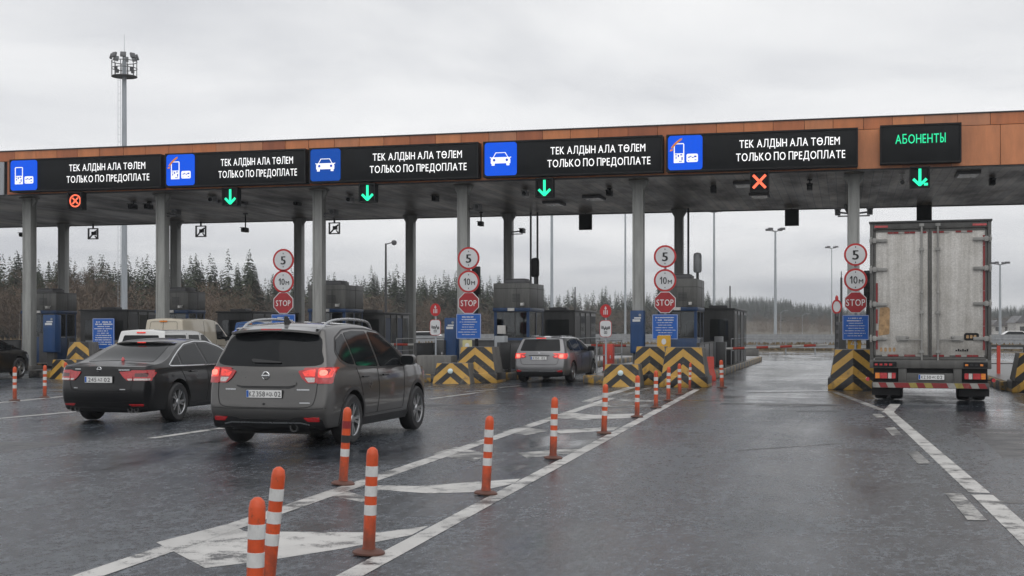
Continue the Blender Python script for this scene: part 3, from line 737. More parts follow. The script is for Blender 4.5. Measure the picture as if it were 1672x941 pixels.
# lane signals under the fascia
def signal(px, kind, label):
    x, d = XY(px, 42.25)
    t = thing('lane_signal', label, 'signal', (x, 42.25, 6.68), 0, 'lane signals hanging under the display boards')
    mb = MB().box(-.30, .30, 0, .28, -.64, .02); mb.build('housing', 'black', t, bevel=.015)
    mb = MB()
    for a in ((-.30, .30, -.64, -.60), (-.30, .30, -.03, .01), (-.30, -.265, -.60, -.03), (.265, .30, -.60, -.03)): mb.box(a[0], a[1], -.08, .0, a[2], a[3])
    mb.build('visor', 'black_matt', t)
    mb = MB(); tk = .042
    def bar(a, b, w=tk):
        a, b = Vector(a), Vector(b); d = (b - a).normalized(); n = Vector((-d.y, d.x)) * w
        mb.prism([tuple(a - n), tuple(b - n), tuple(b + n), tuple(a + n)], 'y', -.012, .004)
    if kind == 'arrow':
        bar((0, -.05), (0, -.50)); bar((.012, -.575), (-.20, -.37)); bar((-.012, -.575), (.20, -.37)); m = 'led_green'
    elif kind == 'cross':
        bar((-.2, -.1), (.2, -.52)); bar((.2, -.1), (-.2, -.52)); m = 'led_red'
    else:
        bar((-.11, -.2), (.11, -.42), .025); bar((.11, -.2), (-.11, -.42), .025)
        for i in range(24):
            a0, a1 = 2 * math.pi * i / 24, 2 * math.pi * (i + 1) / 24
            mb.prism([(r * math.cos(a), -.31 + r * math.sin(a)) for r, a in ((.19, a0), (.24, a0), (.24, a1), (.19, a1))], 'y', -.012, .004)
        m = 'led_red'
    mb.build('lit_symbol', m, t, (0, -.004, 0))
    if label.endswith('truck'): MB().box(.12, .24, -.012, .004, -.58, -.50).build('stray_light', 'led_green', t, (0, -.003, 0))
signal(123, 'ring', 'lane signal with a red circled cross, leftmost under the canopy')
signal(376, 'arrow', 'green arrow lane signal, leftmost of the green arrows')
signal(600, 'arrow', 'green arrow lane signal under the darker blue car pictogram board')
signal(889, 'arrow', 'green arrow lane signal at the middle of the canopy')
signal(1240, 'cross', 'lane signal with a plain red cross, right of the middle')
signal(1502, 'arrow', 'green arrow lane signal above the truck')
# back panels hanging at the rear edge
for px, py, w_, h_, lb in ((956, 363, .58, .68, 'left of the middle signpost'), (1293, 356, .58, .68, 'over the open right lane'), (1509, 349, .60, .70, 'just above the truck roof')):
    p = P3(px, py, 55.6)
    t = thing('rear_signal', 'back of a dark square signal at the rear canopy edge ' + lb, 'signal', p, 0, 'dark square signals at the rear canopy edge')
    MB().cbox((0, 0, 0), (w_, .12, h_)).build('panel', 'black', t, bevel=.015)
    MB().tube((0, 0, h_ / 2), (0, 0, CZ0 - p.z), .03).build('hanger', 'dark_steel', t)
for px, py, lb in ((152, 382, 'left of the tall mast'), (328, 378, 'left of the leftmost STOP sign'), (546, 373, 'beside the column in the middle')):
    p = P3(px, py, 55.6); a = .27
    t = thing('square_sign', 'open square sign with bracket at the rear canopy edge ' + lb, 'sign', p, 0, 'open square signs at the rear canopy edge')
    mb = MB()
    for q in ((-a, a, -a, -a + .045), (-a, a, a - .045, a), (-a, -a + .045, -a + .045, a - .045), (a - .045, a, -a + .045, a - .045)): mb.box(q[0], q[1], -.05, .05, q[2], q[3])
    mb.build('frame', 'dark_steel', t)
    mb = MB(); mb.tube((-a * .8, 0, -a * .85), (a * .35, .03, a * .45), .035); mb.tube((a * .7, 0, a * .6), (-a * .15, .02, -a * .2), .035); mb.tube((.1, 0, -.1), (a * .7, 0, -a * .8), .03); mb.cbox((.02, .04, .02), (.16, .2, .16))
    mb.build('bracket', 'black_matt', t)
    MB().tube((0, 0, a - .02), (0, 0, CZ0 - p.z), .045).build('hanger', 'black_matt', t)
# cameras
def camera_unit(p, label, m='black_matt', drop=None, rz=0, arm=None):
    t = thing('surveillance_camera', label, 'camera', p, rz, 'cameras under the toll canopy')
    mb = MB().box(-.09, .09, -.22, .22, -.09, .08); mb.box(-.11, .11, -.30, .16, .08, .105); mb.build('camera_body', m, t, bevel=.01)
    MB().lathe([(.001, -.27), (.07, -.27), (.075, -.22), (.075, -.2)], 12, (0, 0, 0), 'y').build('lens', 'glass', t)
    mb = MB()
    if drop: mb.tube((0, .05, .10), (0, .05, drop), .03); mb.box(-.08, .08, -.03, .13, drop - .05, drop)
    if arm: mb.tube((0, .05, 0), (arm, .05, -.04), .03); mb.box(min(0, arm), max(0, arm), .02, .08, -.15, -.11)
    mb.build('mount', m, t); return t
for px, py, Y, m, lb in ((217, 338, 46, 'black_matt', 'dark camera under the canopy left of the beige van column'), (243, 338, 46.5, 'black_matt', 'small dark camera close beside the beige van column'), (348, 327, 45, 'lamp_glass', 'pale camera left of the leftmost green arrow'),
        (486, 332, 48, 'black_matt', 'dark camera left of the column behind the dark grey car'), (572, 327, 46, 'lamp_glass', 'pale camera left of the second green arrow'), (711, 325, 47, 'black_matt', 'dark camera left of the left 5 sign column'),
        (858, 317, 45.5, 'lamp_glass', 'pale camera left of the middle green arrow'), (995, 316, 46, 'black_matt', 'dark camera right of the middle green arrow'), (1165, 311, 46, 'black_matt', 'dark camera left of the red cross'), (1322, 306, 45, 'black_matt', 'dark camera right of the red cross'), (1473, 299, 44, 'white_plastic', 'white camera left of the arrow above the truck'), (1620, 298, 46, 'black_matt', 'dark camera right of the truck arrow')):
    p = P3(px, py, Y); camera_unit(p, lb, m, CZ0 - p.z)
for px, py, Y, lb in ((400, 376, 52, 'camera on a long drop rod left of the left signpost'), (785, 366, 54, 'camera on a rod right of the left 5 sign column'), (38, 384, 54, 'camera on a rod at the left picture edge')):
    p = P3(px, py, Y); camera_unit(p, lb, 'black_matt', CZ0 - p.z)
for x, Y, z, arm, lb in ((-24.35, 43.75, 6.0, -.42, 'camera on an arm of the beige van column'), (-12.55, 43.75, 5.9, -.36, 'camera on an arm right of the left 5 sign column'), (-18.0, 43.75, 5.85, -.42, 'camera on an arm of the column behind the dark grey car'), (.78, 43.7, 5.45, -.33, 'camera right of the column beside the truck'), (-.24, 43.7, 5.45, .33, 'camera left of the column beside the truck'), (-13.65, 54.6, 5.9, -.5, 'camera on the rear column in front of the tall booth')):
    camera_unit((x, Y, z), lb, 'lamp_grey', None, 0, arm)
# unlit ceiling luminaires
for px, py, lb in ((905, 331, 'behind the middle green arrow'), (1216, 300, 'left of the red cross'), (1580, 283, 'over the truck'), (1240, 318, 'behind the red cross'), (380, 330, 'by the leftmost green arrow'), (970, 322, 'right of the middle green arrow')):
    d_ = (EYE - (CZ0 - .03)) * FOC / (py - HZ) ; x, y = PD(px, d_)
    t = thing('ceiling_light', 'unlit flat luminaire on the canopy underside ' + lb, 'lamp', (x, y, CZ0 - .015), 0, 'unlit luminaires under the canopy')
    MB().box(-.36, .36, -.6, .6, -.10, 0).build('lamp_housing', 'lamp_grey', t, bevel=.01); MB().box(-.31, .31, -.55, .55, -.112, -.09).build('diffuser', 'lamp_glass', t)
# ------------------------------------------------------------------ islands, blocks, booths, signposts
NOSE, IEND = 36.6, 66
isl = {'A': (-33.0, -30.6, 37.5), 'B': (-26.6, -23.5, 37.4), 'C': (-19.6, -16.2, 37.2), 'D': (-13.7, -10.2, 37.2), 'E': (-7.5, -4.05, 36.9), 'F': (-.35, .80, 36.0), 'H': (3.95, 6.6, 35.4)}
where = {'A': 'leftmost, behind the black car', 'B': 'behind the white bollards at left', 'C': 'behind the dark grey car', 'D': 'left of the grey estate car', 'E': 'right of the grey estate car', 'F': 'narrow, left of the truck', 'H': 'right of the truck'}
for k, (x0, x1, y0) in isl.items():
    t = thing('traffic_island', 'raised concrete island with worn painted kerb, ' + where[k], 'traffic island', ((x0 + x1) / 2, y0, 0), 0, 'raised islands between the toll lanes')
    w_ = (x1 - x0) / 2; L = IEND - y0
    outline = [(-w_, .5), (-w_ * .75, .08), (-w_ * .4, -.05), (w_ * .4, -.05), (w_ * .75, .08), (w_, .5), (w_, L), (-w_, L)]
    MB().prism(outline, 'z', 0, .24).build('kerb', 'kerb', t, bevel=.03)
    ins = [(x * (1 - .15 / w_), y + (.16 if y < L else -.1)) for x, y in outline]
    MB().prism(ins, 'z', .2, .246).build('paving', 'concrete_top', t)
def block(loc, w0, w1, h, dep, label, plinth=.30, prow=.14, reflect=False, rz=0):
    t = thing('crash_block', label, 'barrier', loc, rz, 'striped concrete blocks at the island noses')
    if plinth:
        p = w0 / 2 + .07
        MB().prism([(-p, .1), (-.02, -prow - .06), (.02, -prow - .06), (p, .1), (p, dep + .05), (-p, dep + .05)], 'z', 0, plinth).build('plinth', 'chevron', t, bevel=.02)
    z0 = plinth
    # body with battered sides and a pointed front
    def ring(w_, z, s): return [(-w_ / 2, .12 + s, z), (0, .12 - prow + s, z), (w_ / 2, .12 + s, z), (w_ / 2, dep - s * .5, z), (-w_ / 2, dep - s * .5, z)]
    vs = ring(w0, z0, 0) + ring(w1, h, .10)
    mb = MB(); mb.add(vs, [(2, 3, 8, 7), (3, 4, 9, 8), (4, 0, 5, 9), (5, 6, 7, 8, 9), (0, 4, 3, 2, 1)]); 
    mb.add([(v[0] * .99, v[1] + .012, v[2]) for v in (vs[0], vs[1], vs[2], vs[5], vs[6], vs[7])], [(0, 1, 4, 3), (1, 2, 5, 4)])
    mb.build('block_body', 'concrete', t, recalc=False)
    n = 7
    for sx in (-1, 1):                                     # corrugated flanks
        mb = MB()
        for i in range(n):
            f0 = (i + .15) / n; f1 = (i + .65) / n; q = []
            for f in (f0, f1):
                yb = .14 + f * (dep - .16); yt = .24 + f * (dep - .34)
                q += [(sx * (w0 / 2 + .018), yb, z0 + .01), (sx * (w1 / 2 + .018), yt, h - .03), (sx * (w0 / 2 - .01), yb, z0 + .01), (sx * (w1 / 2 - .01), yt, h - .03)]
            mb.add(q, [(0, 4, 5, 1), (2, 0, 1, 3), (4, 6, 7, 5), (1, 5, 7, 3), (0, 2, 6, 4)])
        mb.build('ribbed_flank', 'concrete', t)
    mb = MB(); e = .006
    mb.add([(v[0] + dx, v[1] - e, v[2]) for v, dx in ((vs[0], 0), (vs[1], 0), (vs[2], 0), (vs[5], 0), (vs[6], 0), (vs[7], 0))], [(0, 1, 4, 3), (1, 2, 5, 4)])
    mb.build('chevron_face', 'chevron', t, recalc=False)
    if reflect:
        MB().lathe([(.001, -.03), (.05, -.028), (.075, -.01), (.08, .02)], 16, (0, .12 - prow + .02, h * .62), 'y').build('round_reflector', 'reflector', t, smooth=True)
    return t
M['reflector'] = mat('pale_reflector', (.62, .78, .82), .15, coat=1)
bl = block
gx = lambda px, py: (*G(px, py), 0)
bl((-24.3, 36.3, 0), 1.0, .85, .62, .9, 'scuffed low striped block at the far left, behind a leaning bollard', 0, reflect=False)
bl((-24.5, 37.4, .2), .95, .7, .98, .9, 'taller scuffed striped block behind the far left low block', .1)
bl((-23.9, 39.0, .2), .9, .75, .95, .9, 'striped block half hidden by the black sedan', .1)
bl((-16.9, 36.9, .0), 1.1, .85, 1.0, 1.0, 'striped block behind the dark grey car')
bl((*G(735, 627), 0), 1.16, .95, .60, .9, 'low striped block with a round reflector left of the grey estate car', 0, reflect=True)
bl((-10.7, 36.9, .0), 1.20, .95, 1.07, 1.1, 'tall striped block with ribbed side under the left signpost')
bl((*G(1013, 632), 0), 1.05, .92, .62, .9, 'low striped block with a round reflector right of the grey estate car', 0, reflect=True)
bl((-5.45, 36.85, .0), 1.0, .8, 1.10, 1.0, 'striped block behind the tall wide one under the middle signpost')
bl((*G(1115, 633), 0), 1.20, .98, 1.10, 1.2, 'widest tall striped block behind the thin bollards')
bl((.20, 35.2, 0), 1.16, .92, 1.06, 1.3, 'tall pointed striped block left of the truck')
bl((4.75, 34.6, 0), 1.2, .95, 1.0, 1.1, 'striped block cut by the right picture edge')
# grey end block between the two noses
t = tag(MB().box(-.55, .55, 0, .7, 0, .60).build('concrete_block', 'concrete', None, (-9.9 - 2.3, 37.6, .2), bevel=.03), 'plain grey concrete block behind the low striped block', 'block')

# parapets along the islands
def parapet(x, y0, y1, h, label, m='booth_dark'):
    t = thing('parapet', label, 'railing', (x, y0, .24), 0, 'low metal parapets along the islands')
    MB().box(-.03, .03, 0, y1 - y0, .12, h - .04).build('panel', m, t, bevel=.01)
    MB().box(-.04, .04, -.03, y1 - y0 + .03, h - .04, h + .01).build('top_rail', 'dark_steel', t)
    n = max(2, int((y1 - y0) / 1.3) + 1)
    for i in range(n): MB().box(-.045, .045, -.04 + i * (y1 - y0) / (n - 1), .04 + i * (y1 - y0) / (n - 1), 0, h + .005).build('post', 'dark_steel', t)
parapet(-30.7, 38.6, 43.2, .95, 'dark metal parapet on the leftmost island')
parapet(-23.6, 40.2, 44.5, .95, 'dark metal parapet beside the far left striped blocks')
parapet(-10.3, 38.2, 43.5, .95, 'dark metal parapet right of the left signpost')
parapet(-4.2, 38.2, 42.5, .95, 'dark metal parapet right of the middle signpost')
parapet(-13.6, 40, 43.4, .9, 'dark metal parapet left of the left signpost')
def xwall(x0, x1, y, h, label):
    t = thing('parapet', label, 'railing', ((x0 + x1) / 2, y, .24), 0, 'low metal parapets across the islands'); w_ = (x1 - x0) / 2
    MB().box(-w_, w_, -.03, .03, .05, h).build('panel', 'booth_dark', t, bevel=.01); MB().box(-w_ - .03, w_ + .03, -.045, .045, h, h + .05).build('top_rail', 'dark_steel', t)
xwall(-32.6, -30.4, 39.5, .95, 'dark sheet parapet across the leftmost island'); xwall(-25.0, -23.2, 42.6, .95, 'dark sheet parapet under the far left blue cabinet')
xwall(-12.1, -10.4, 41.5, .95, 'dark sheet parapet across the island left of the grey estate car')

# booths
def booth(x0, x1, y0, y1, label, antenna=False, h=3.5):
    t = thing('toll_booth', label, 'booth', ((x0 + x1) / 2, y0, .24), 0, 'tall blue and grey toll booths')
    w_ = (x1 - x0) / 2; L = y1 - y0; b = .24
    MB().box(-w_, w_, 0, L, 0, 1.05).build('lower_wall', 'booth_blue', t, bevel=.012)
    MB().box(-w_ + .06, w_ - .06, L - .10, L - .04, 1.05, 2.0).build('back_wall', 'interior', t)
    MB().box(-w_ + .06, w_ - .06, .06, .62, .98, 1.06).build('desk', 'wood', t)
    mb = MB().box(-.32, .06, .30, .34, 1.16, 1.44); mb.box(-.16, -.10, .31, .40, 1.06, 1.16); mb.build('monitor', 'black_matt', t, bevel=.008)
    MB().prism([(.16, 1.06), (.52, 1.06), (.50, 1.55), (.44, 1.66), (.26, 1.66), (.18, 1.55)], 'y', .95, 1.03).build('chair_back', 'black_matt', t, bevel=.03)
    for sx in (-1, 1):
        for yy, q in ((0, .10), (L - .10, .10), (L * .5 - .04, .08)): MB().box(sx * w_ - (q if sx > 0 else 0), sx * w_ + (0 if sx > 0 else q), yy, yy + q, 1.05, 2.0).build('window_post', 'booth_blue', t)
    MB().box(-w_ + .10, w_ - .10, .012, .03, 1.05, 2.0).build('window', 'booth_glass', t)
    mb = MB().box(-w_ + .10, w_ - .10, .0, .04, 1.05, 1.09); mb.box(-w_ + .10, w_ - .10, .0, .04, 1.96, 2.0); mb.box(.10, .135, .002, .038, 1.09, 1.96); mb.box(-w_ + .10, .10, .002, .038, 1.22, 1.25); mb.build('window_frame', 'dark_steel', t)
    for sx in (-1, 1):
        for a, c in ((.10, L * .5 - .04), (L * .5 + .04, L - .10)):
            MB().box(sx * (w_ - .03) - .01, sx * (w_ - .03) + .01, a, c, 1.05, 2.0).build('window', 'booth_glass', t)
            mb = MB()
            for q in ((a, c, 1.05, 1.085), (a, c, 1.965, 2.0), (a, a + .03, 1.085, 1.965), (c - .03, c, 1.085, 1.965)): mb.box(sx * (w_ - .02) - .015, sx * (w_ - .02) + .015, q[0], q[1], q[2], q[3])
            mb.build('window_frame', 'dark_steel', t)
        MB().box(sx * (w_ + .004) - .008, sx * (w_ + .004) + .008, L * .54, L * .9, .06, 1.02).build('door', 'booth_dark', t)
        MB().tube((sx * (w_ + .045), L * .58, .72), (sx * (w_ + .045), L * .58, .98), .014, n=6).build('door_handle', 'chrome', t)
        MB().box(sx * (w_ + .012) - .012, sx * (w_ + .012) + .012, .15, L * .42, 1.015, 1.05).build('counter', 'rail', t)
    MB().box(-w_ - .03, w_ + .03, -.05, L + .03, 2.0, 2.13).build('blue_band', 'booth_blue', t, bevel=.01)
    MB().box(-w_ - .02, w_ + .02, -.03, L + .01, 2.13, h - b).build('upper_cladding', 'booth_grey', t, bevel=.02)
    mb = MB()
    mb.box(-w_ - .024, w_ + .024, -.034, L + .014, 2.82, 2.832)
    mb.box(w_ * .3 - .005, w_ * .3 + .005, -.036, -.028, 2.14, 2.82)
    for sx in (-1, 1): mb.box(sx * (w_ + .02) - .005, sx * (w_ + .02) + .005, L * .55, L * .55 + .012, 2.14, h - b - .02)
    mb.build('cladding_joint', 'under', t)
    mb = MB()
    for i in range(6): mb.box(w_ * .05, w_ * .5, -.042, -.03, 2.35 + i * .05, 2.375 + i * .05)
    mb.build('vent', 'dark_steel', t)
    MB().path([(-w_ - .035, .3, .1), (-w_ - .035, .3, h - b - .2), (-w_ - .02, .5, h - b + .02)], .02, 6).build('cable_pipe', 'black_matt', t)
    mb = MB().tube((w_ * .7, -.03, 2.3), (w_ * .7, -.22, 2.26), .018, n=6); mb.box(w_ * .7 - .05, w_ * .7 + .05, -.34, -.14, 2.2, 2.3); mb.build('booth_camera', 'white_plastic', t, bevel=.01)
    mb = MB().box(-.35, .45, .3, 1.1, h - b, h - b + .14); mb.box(-.3, .4, .35, 1.05, h - b + .14, h - b + .18); mb.build('roof_unit', 'lamp_grey', t, bevel=.02)
    MB().box(-w_ + .15, -w_ + .45, -.10, -.02, 1.2, 1.5).build('notice', 'white_plastic', t)
    MB().box(-.12, .12, -.11, -.03, 2.02, 2.12).build('wall_lamp', 'white_plastic', t)
    if antenna:
        MB().tube((w_ - .15, L * .7, h - b), (w_ - .15, L * .7, h - b + .28), .05).build('bracket', 'dark_steel', t)
        MB().lathe([(.02, .26), (.12, .28), (.15, .34), (.15, .88), (.12, .96), (.02, .99)], 16, (w_ - .15, L * .7, h - b)).build('siren', antenna, t, smooth=True)
    return t
booth(-32.6, -31.0, 46, 47.4, 'tall blue and grey booth at the far left behind the first column', h=3.1)
booth(-26.5, -25.1, 46, 47.4, 'tall blue and grey booth behind the beige van column', h=3.1)
booth(-19.4, -17.95, 44.7, 46.5, 'tall blue and grey booth behind the left STOP sign', h=3.25)
booth(-12.2, -10.9, 44.6, 46.8, 'tall blue and grey booth with black siren behind the grey estate car', 'black_matt', h=3.25)
booth(-6.3, -4.95, 44.6, 46.8, 'tall booth with pale siren behind the middle signpost', 'lamp_glass', h=3.35)
def cabin(x0, x1, y0, y1, h, label, blue=False):
    t = thing('service_cabin', label, 'booth', ((x0 + x1) / 2, y0, .24), 0, 'low dark cabins behind the toll booths')
    w_ = (x1 - x0) / 2; L = y1 - y0; h -= .24
    MB().box(-w_, w_, 0, L, 0, h).build('wall', 'booth_dark', t, bevel=.015)
    MB().box(-w_ - .06, w_ + .06, -.06, L + .06, h, h + .07).build('roof', 'dark_steel', t, bevel=.01)
    MB().box(-w_ + .25, w_ - .2, -.02, .01, .95, 1.75).build('window', 'booth_glass', t)
    MB().box(-w_ + .28, w_ - .25, -.03, .0, .55, .88).build('panel', 'light_panel' if not blue else 'booth_blue', t)
    n = 4
    for i in range(n):
        a = .15 + i * (L - .2) / n
        MB().box(w_ - .01, w_ + .02, a, a + (L - .2) / n - .12, .7 if i % 2 else .1, h - .15).build('window' if i % 2 else 'panel', 'booth_glass' if i % 2 else ('booth_blue' if blue else 'dark_steel'), t)
        MB().box(w_, w_ + .035, a - .09, a - .03, .05, h - .03).build('rib', 'booth_grey', t)
    MB().box(-.4, .3, .4, 1.0, h + .07, h + .18).build('roof_unit', 'lamp_grey', t, bevel=.02)
    return t
cabin(-32.5, -30.2, 50, 53.5, 2.4, 'low dark cabin behind the far left blue notice board')
cabin(-25.9, -24.3, 50, 55.0, 2.3, 'low dark cabin right of the beige van')
cabin(-18.9, -17.5, 47.6, 50.6, 2.2, 'low dark cabin with blue side behind the dark grey car roof', True)
cabin(-11.8, -10.4, 50, 54.6, 2.3, 'low dark cabin right of the tall booth with black siren')
cabin(-5.3, -4.15, 50, 56.5, 2.35, 'low dark cabin right of the tall booth with pale siren')

# signposts
def disc(parent, name, r, m, y, z, th=.012, n=40, x=0): return MB().lathe([(.0005, 0), (r, 0), (r, th), (.0005, th)], n, (x, y, z), 'y').build(name, m, parent)
def ngon_prism(parent, name, r, m, y, z, th=.012, n=8): return MB().prism([(r * math.cos(R(22.5 + 45 * i)), z + r * math.sin(R(22.5 + 45 * i))) for i in range(n)], 'y', y, y + th).build(name, m, parent)
def notice(parent, w_, h_, x, y, z, seed, lines=8):
    b = MB().prism([(p[0], p[1]) for p in rrect(w_, h_, .03)], 'y', -.008, .008).build('blue_board', 'sign_blue', parent, (x, y, z))
    mb = MB(); r_ = random.Random(seed)
    fw = .010
    for q in ((-w_ / 2 + .012, w_ / 2 - .012, h_ / 2 - .012 - fw, h_ / 2 - .012), (-w_ / 2 + .012, w_ / 2 - .012, -h_ / 2 + .012, -h_ / 2 + .012 + fw), (-w_ / 2 + .012, -w_ / 2 + .012 + fw, -h_ / 2 + .024, h_ / 2 - .024), (w_ / 2 - .012 - fw, w_ / 2 - .012, -h_ / 2 + .024, h_ / 2 - .024)): mb.box(q[0], q[1], -.003, .003, q[2], q[3])
    for i in range(lines):
        zc = h_ * (.40 - .80 * (i + .3) / lines); hh = h_ * (.050 if i < 2 else .032); wd = w_ * r_.uniform(.45, .82)
        x_ = -wd / 2 + r_.uniform(-.05, .03) * w_; xe = x_ + wd
        while x_ < xe:
            l = hh * r_.uniform(.35, .75)
            if r_.random() > .16: mb.box(x_, x_ + l * .8, -.003, .003, zc - hh * r_.uniform(.35, .5), zc + hh * r_.uniform(.3, .5))
            x_ += l
    mb.build('lettering', 'sign_white', b, (0, -.010, 0)); return b
def signpost(px, Y, label, y5=424, y10=460, yst=495, yb=534, scale=1.0, x=None):
    xx, d = XY(px, Y)
    if x is not None: xx = x
    t = thing('signpost', label, 'road sign', (xx, Y, .2), 0, 'signposts with speed, distance and stop discs')
    zz = lambda py: ZH(py, d) - .2
    MB().tube((0, .06, 0), (0, .06, zz(y5) + .3), .035, n=12).build('pole', 'mast', t, smooth=True)
    r = 18.5 * d / FOC
    for py, txt, hh, ww in ((y5, '5', .27, None), (y10, None, 0, None)):
        a = disc(t, 'sign_disc', r, 'sign_red', -.02, zz(py)); disc(a, 'white_field', r * .83, 'sign_white', -.026, zz(py), .008)
        disc(a, 'backing', r * .99, 'lamp_grey', -.006, zz(py), .012)
        if txt: lettering(a, '5', .27, (0, -.030, zz(py) - .135), 'ink', .155, .035)
        else:
            lettering(a, '10', .21, (-.05, -.030, zz(py) - .105), 'ink', .20, .014); lettering(a, 'М', .125, (.145, -.030, zz(py) - .105), 'ink', .115, .018)
        mb = MB()
        for dz in (-.21, .21): mb.cbox((0, -.031, zz(py) + dz), (.022, .01, .035))
        mb.build('fixing', 'ink', a)
    a = ngon_prism(t, 'stop_octagon', r * 1.02, 'sign_white', -.02, zz(yst)); b = ngon_prism(a, 'red_field', r * .95, 'stop_red', -.026, zz(yst), .008)
    lettering(a, 'STOP', .19, (0, -.030, zz(yst) - .095), 'picto_plain', .50, .012)
    mb = MB()
    for p in (y5, y10, yst): mb.box(-.06, .06, .0, .10, zz(p) - .05, zz(p) + .05)
    mb.box(-.06, .06, .0, .10, zz(yb) - .1, zz(yb) + .1); mb.build('clamp', 'lamp_grey', t)
    notice(t, 42 * d / FOC, 41 * d / FOC, 0, -.02, zz(yb), int(px))
    return t
M['picto_plain'] = mat('sign_lettering_white', (.75, .75, .75), .4, var=.03)
signpost(463, 38.0, 'signpost with 5, 10м and STOP discs behind the dark grey car', 425, 460, 495, 534)
signpost(765.5, 38.2, 'signpost with 5, 10м and STOP discs left of the grey estate car', 422, 460, 495, 533)
signpost(1086, 38.0, 'signpost with 5, 10м and STOP discs at the middle island', 419, 458, 494, 534)
signpost(1397, 36.8, 'signpost with 5, 10м and STOP discs beside the truck', 416, 457, 494, 535)
# small yellow plates over the blocks
def yplate(px, py, Y, w_, h_, m, label, tri=False):
    p = P3(px, py, Y); t = thing('warning_plate', label, 'sign', (p.x, p.y, p.z), 0, 'small warning plates above the striped blocks')
    MB().prism(rrect(w_, h_, .04), 'y', -.01, .01).build('plate', m, t)
    mb = MB()
    if tri:
        a, b_ = .12, .085
        P = lambda r, i: (r * math.cos(R(90 + 120 * i)), r * math.sin(R(90 + 120 * i)) - .02)
        for i in range(3): mb.prism([P(a, i), P(a, i + 1), P(b_, i + 1), P(b_, i)], 'y', -.004, .004)
        mb.box(-.012, .012, -.004, .004, -.035, .045)
    else: mb.prism([(.07 * math.cos(R(a)), .09 * math.sin(R(a))) for a in range(0, 360, 30)], 'y', -.004, .004); 
    mb.build('symbol', 'sign_white' , t, (0, -.014, 0))
    MB().tube((0, .05, .1), (0, .05, .2 - p.z), .03).build('post', 'dark_steel', t); return t
yplate(1395, 558, 36.9, .36, .42, 'yellow', 'square yellow plate with a white triangle beside the truck', True)
yplate(1084, 558, 37.8, .40, .36, 'yellow', 'yellow plate with a white mark under the middle signpost')
yplate(763, 565, 38.0, .30, .36, 'pale_yellow', 'pale yellow plate with a round mark under the left signpost')
# blue notice board and cabinets
x, d = XY(169, 38.2); t = thing('notice_board', 'large blue notice board left of the white minivan', 'sign', (x, 38.2, .2)); zz = lambda py: ZH(py, d) - .2
notice(t, 40 * d / FOC, 50 * d / FOC, 0, 0, zz(545), 5, 11); MB().box(-.04, .04, .02, .08, 0, zz(530)).build('post', 'mast', t)
def cabinet(px, Y, w_, z0, z1, label):
    x, d = XY(px, Y); t = thing('pay_cabinet', label, 'cabinet', (x, Y, .24), 0, 'blue cabinets on the islands')
    MB().box(-w_ / 2, w_ / 2, 0, .4, z0, z1).build('case', 'cabinet_blue', t, bevel=.03)
    MB().box(-w_ * .3, w_ * .3, .1, .3, 0, z0).build('stand', 'dark_steel', t)
    mb = MB().box(-w_ * .32, w_ * .25, -.012, .01, z1 - .38, z1 - .30); mb.box(-w_ * .2, w_ * .3, -.012, .01, z1 - .28, z1 - .23); mb.build('marking', 'sign_white', t)
    MB().lathe([(.001, -.02), (.045, -.02), (.045, .01)], 12, (w_ * .22, 0, z1 - .16), 'y').build('lamp', 'lamp_glass', t)
    MB().box(-w_ / 2 + .04, w_ / 2 - .04, -.008, .01, z0 + .06, z1 - .5).build('door', 'cabinet_blue', t)
cabinet(80, 42.3, .52, .5, 1.9, 'blue cabinet in front of the far left booth')
cabinet(1040, 43.2, .46, .55, 2.0, 'blue cabinet on the column left of the middle signpost')
cabinet(735, 41.5, .42, .3, 1.75, 'blue cabinet half hidden behind the left signpost board')
# small red-topped signs
def smallsign(px, y1, y2, Y, label, base=.2):
    x, d = XY(px, Y); t = thing('small_sign', label, 'road sign', (x, Y, base), 0, 'small red and white lane signs'); zz = lambda py: ZH(py, d) - base
    MB().tube((0, .04, 0), (0, .04, zz(y1) + .15), .03, n=10).build('pole', 'mast', t)
    a = MB().lathe([(.0005, 0), (.17, 0), (.17, .012), (.0005, .012)], 28, (0, 0, 0), 'y').build('red_disc', 'sign_red', t, (0, -.01, zz(y1))); a.scale = (1, 1, 1.18)
    mb = MB()
    for i in range(-1, 2): mb.prism([(i * .05 - .012, -.09), (i * .05 + .012, -.09), (i * .05 + .012, .06 - abs(i) * .04), (i * .05 - .012, .06 - abs(i) * .04)], 'y', -.004, .004)
    mb.prism([(-.04, .05), (.04, .05), (0, .12)], 'y', -.004, .004); mb.build('symbol', 'sign_white', a, (0, -.006, 0))
    b = MB().prism(rrect(.36, .50, .10), 'y', -.006, .006).build('white_board', 'sign_red', t, (0, -.01, zz(y2)))
    MB().prism(rrect(.33, .47, .09), 'y', -.004, .004).build('white_field', 'sign_white', b, (0, -.009, 0))
    mb = MB(); r_ = random.Random(int(px))
    for i in range(7):
        cx, cz = -.11 + .037 * i, r_.uniform(-.03, .06); mb.prism([(cx - .015, cz - .05), (cx + .013, cz - .045), (cx + .016, cz + .03), (cx - .006, cz + .045)], 'y', -.003, .003)
    for q in ((-.045, .045, -.15, -.138), (-.045, -.033, -.138, -.09), (.033, .045, -.138, -.09), (-.006, .006, -.138, -.09), (-.045, .045, -.09, -.078)): mb.box(q[0], q[1], -.003, .003, q[2], q[3])
    mb.build('symbol', 'ink', b, (0, -.016, 0)); return t
smallsign(711, 506, 535, 38.8, 'small red and white sign on a grey pole right of the dark grey car')
smallsign(989, 508, 537, 37.6, 'small red and white sign on a grey pole right of the grey estate car')
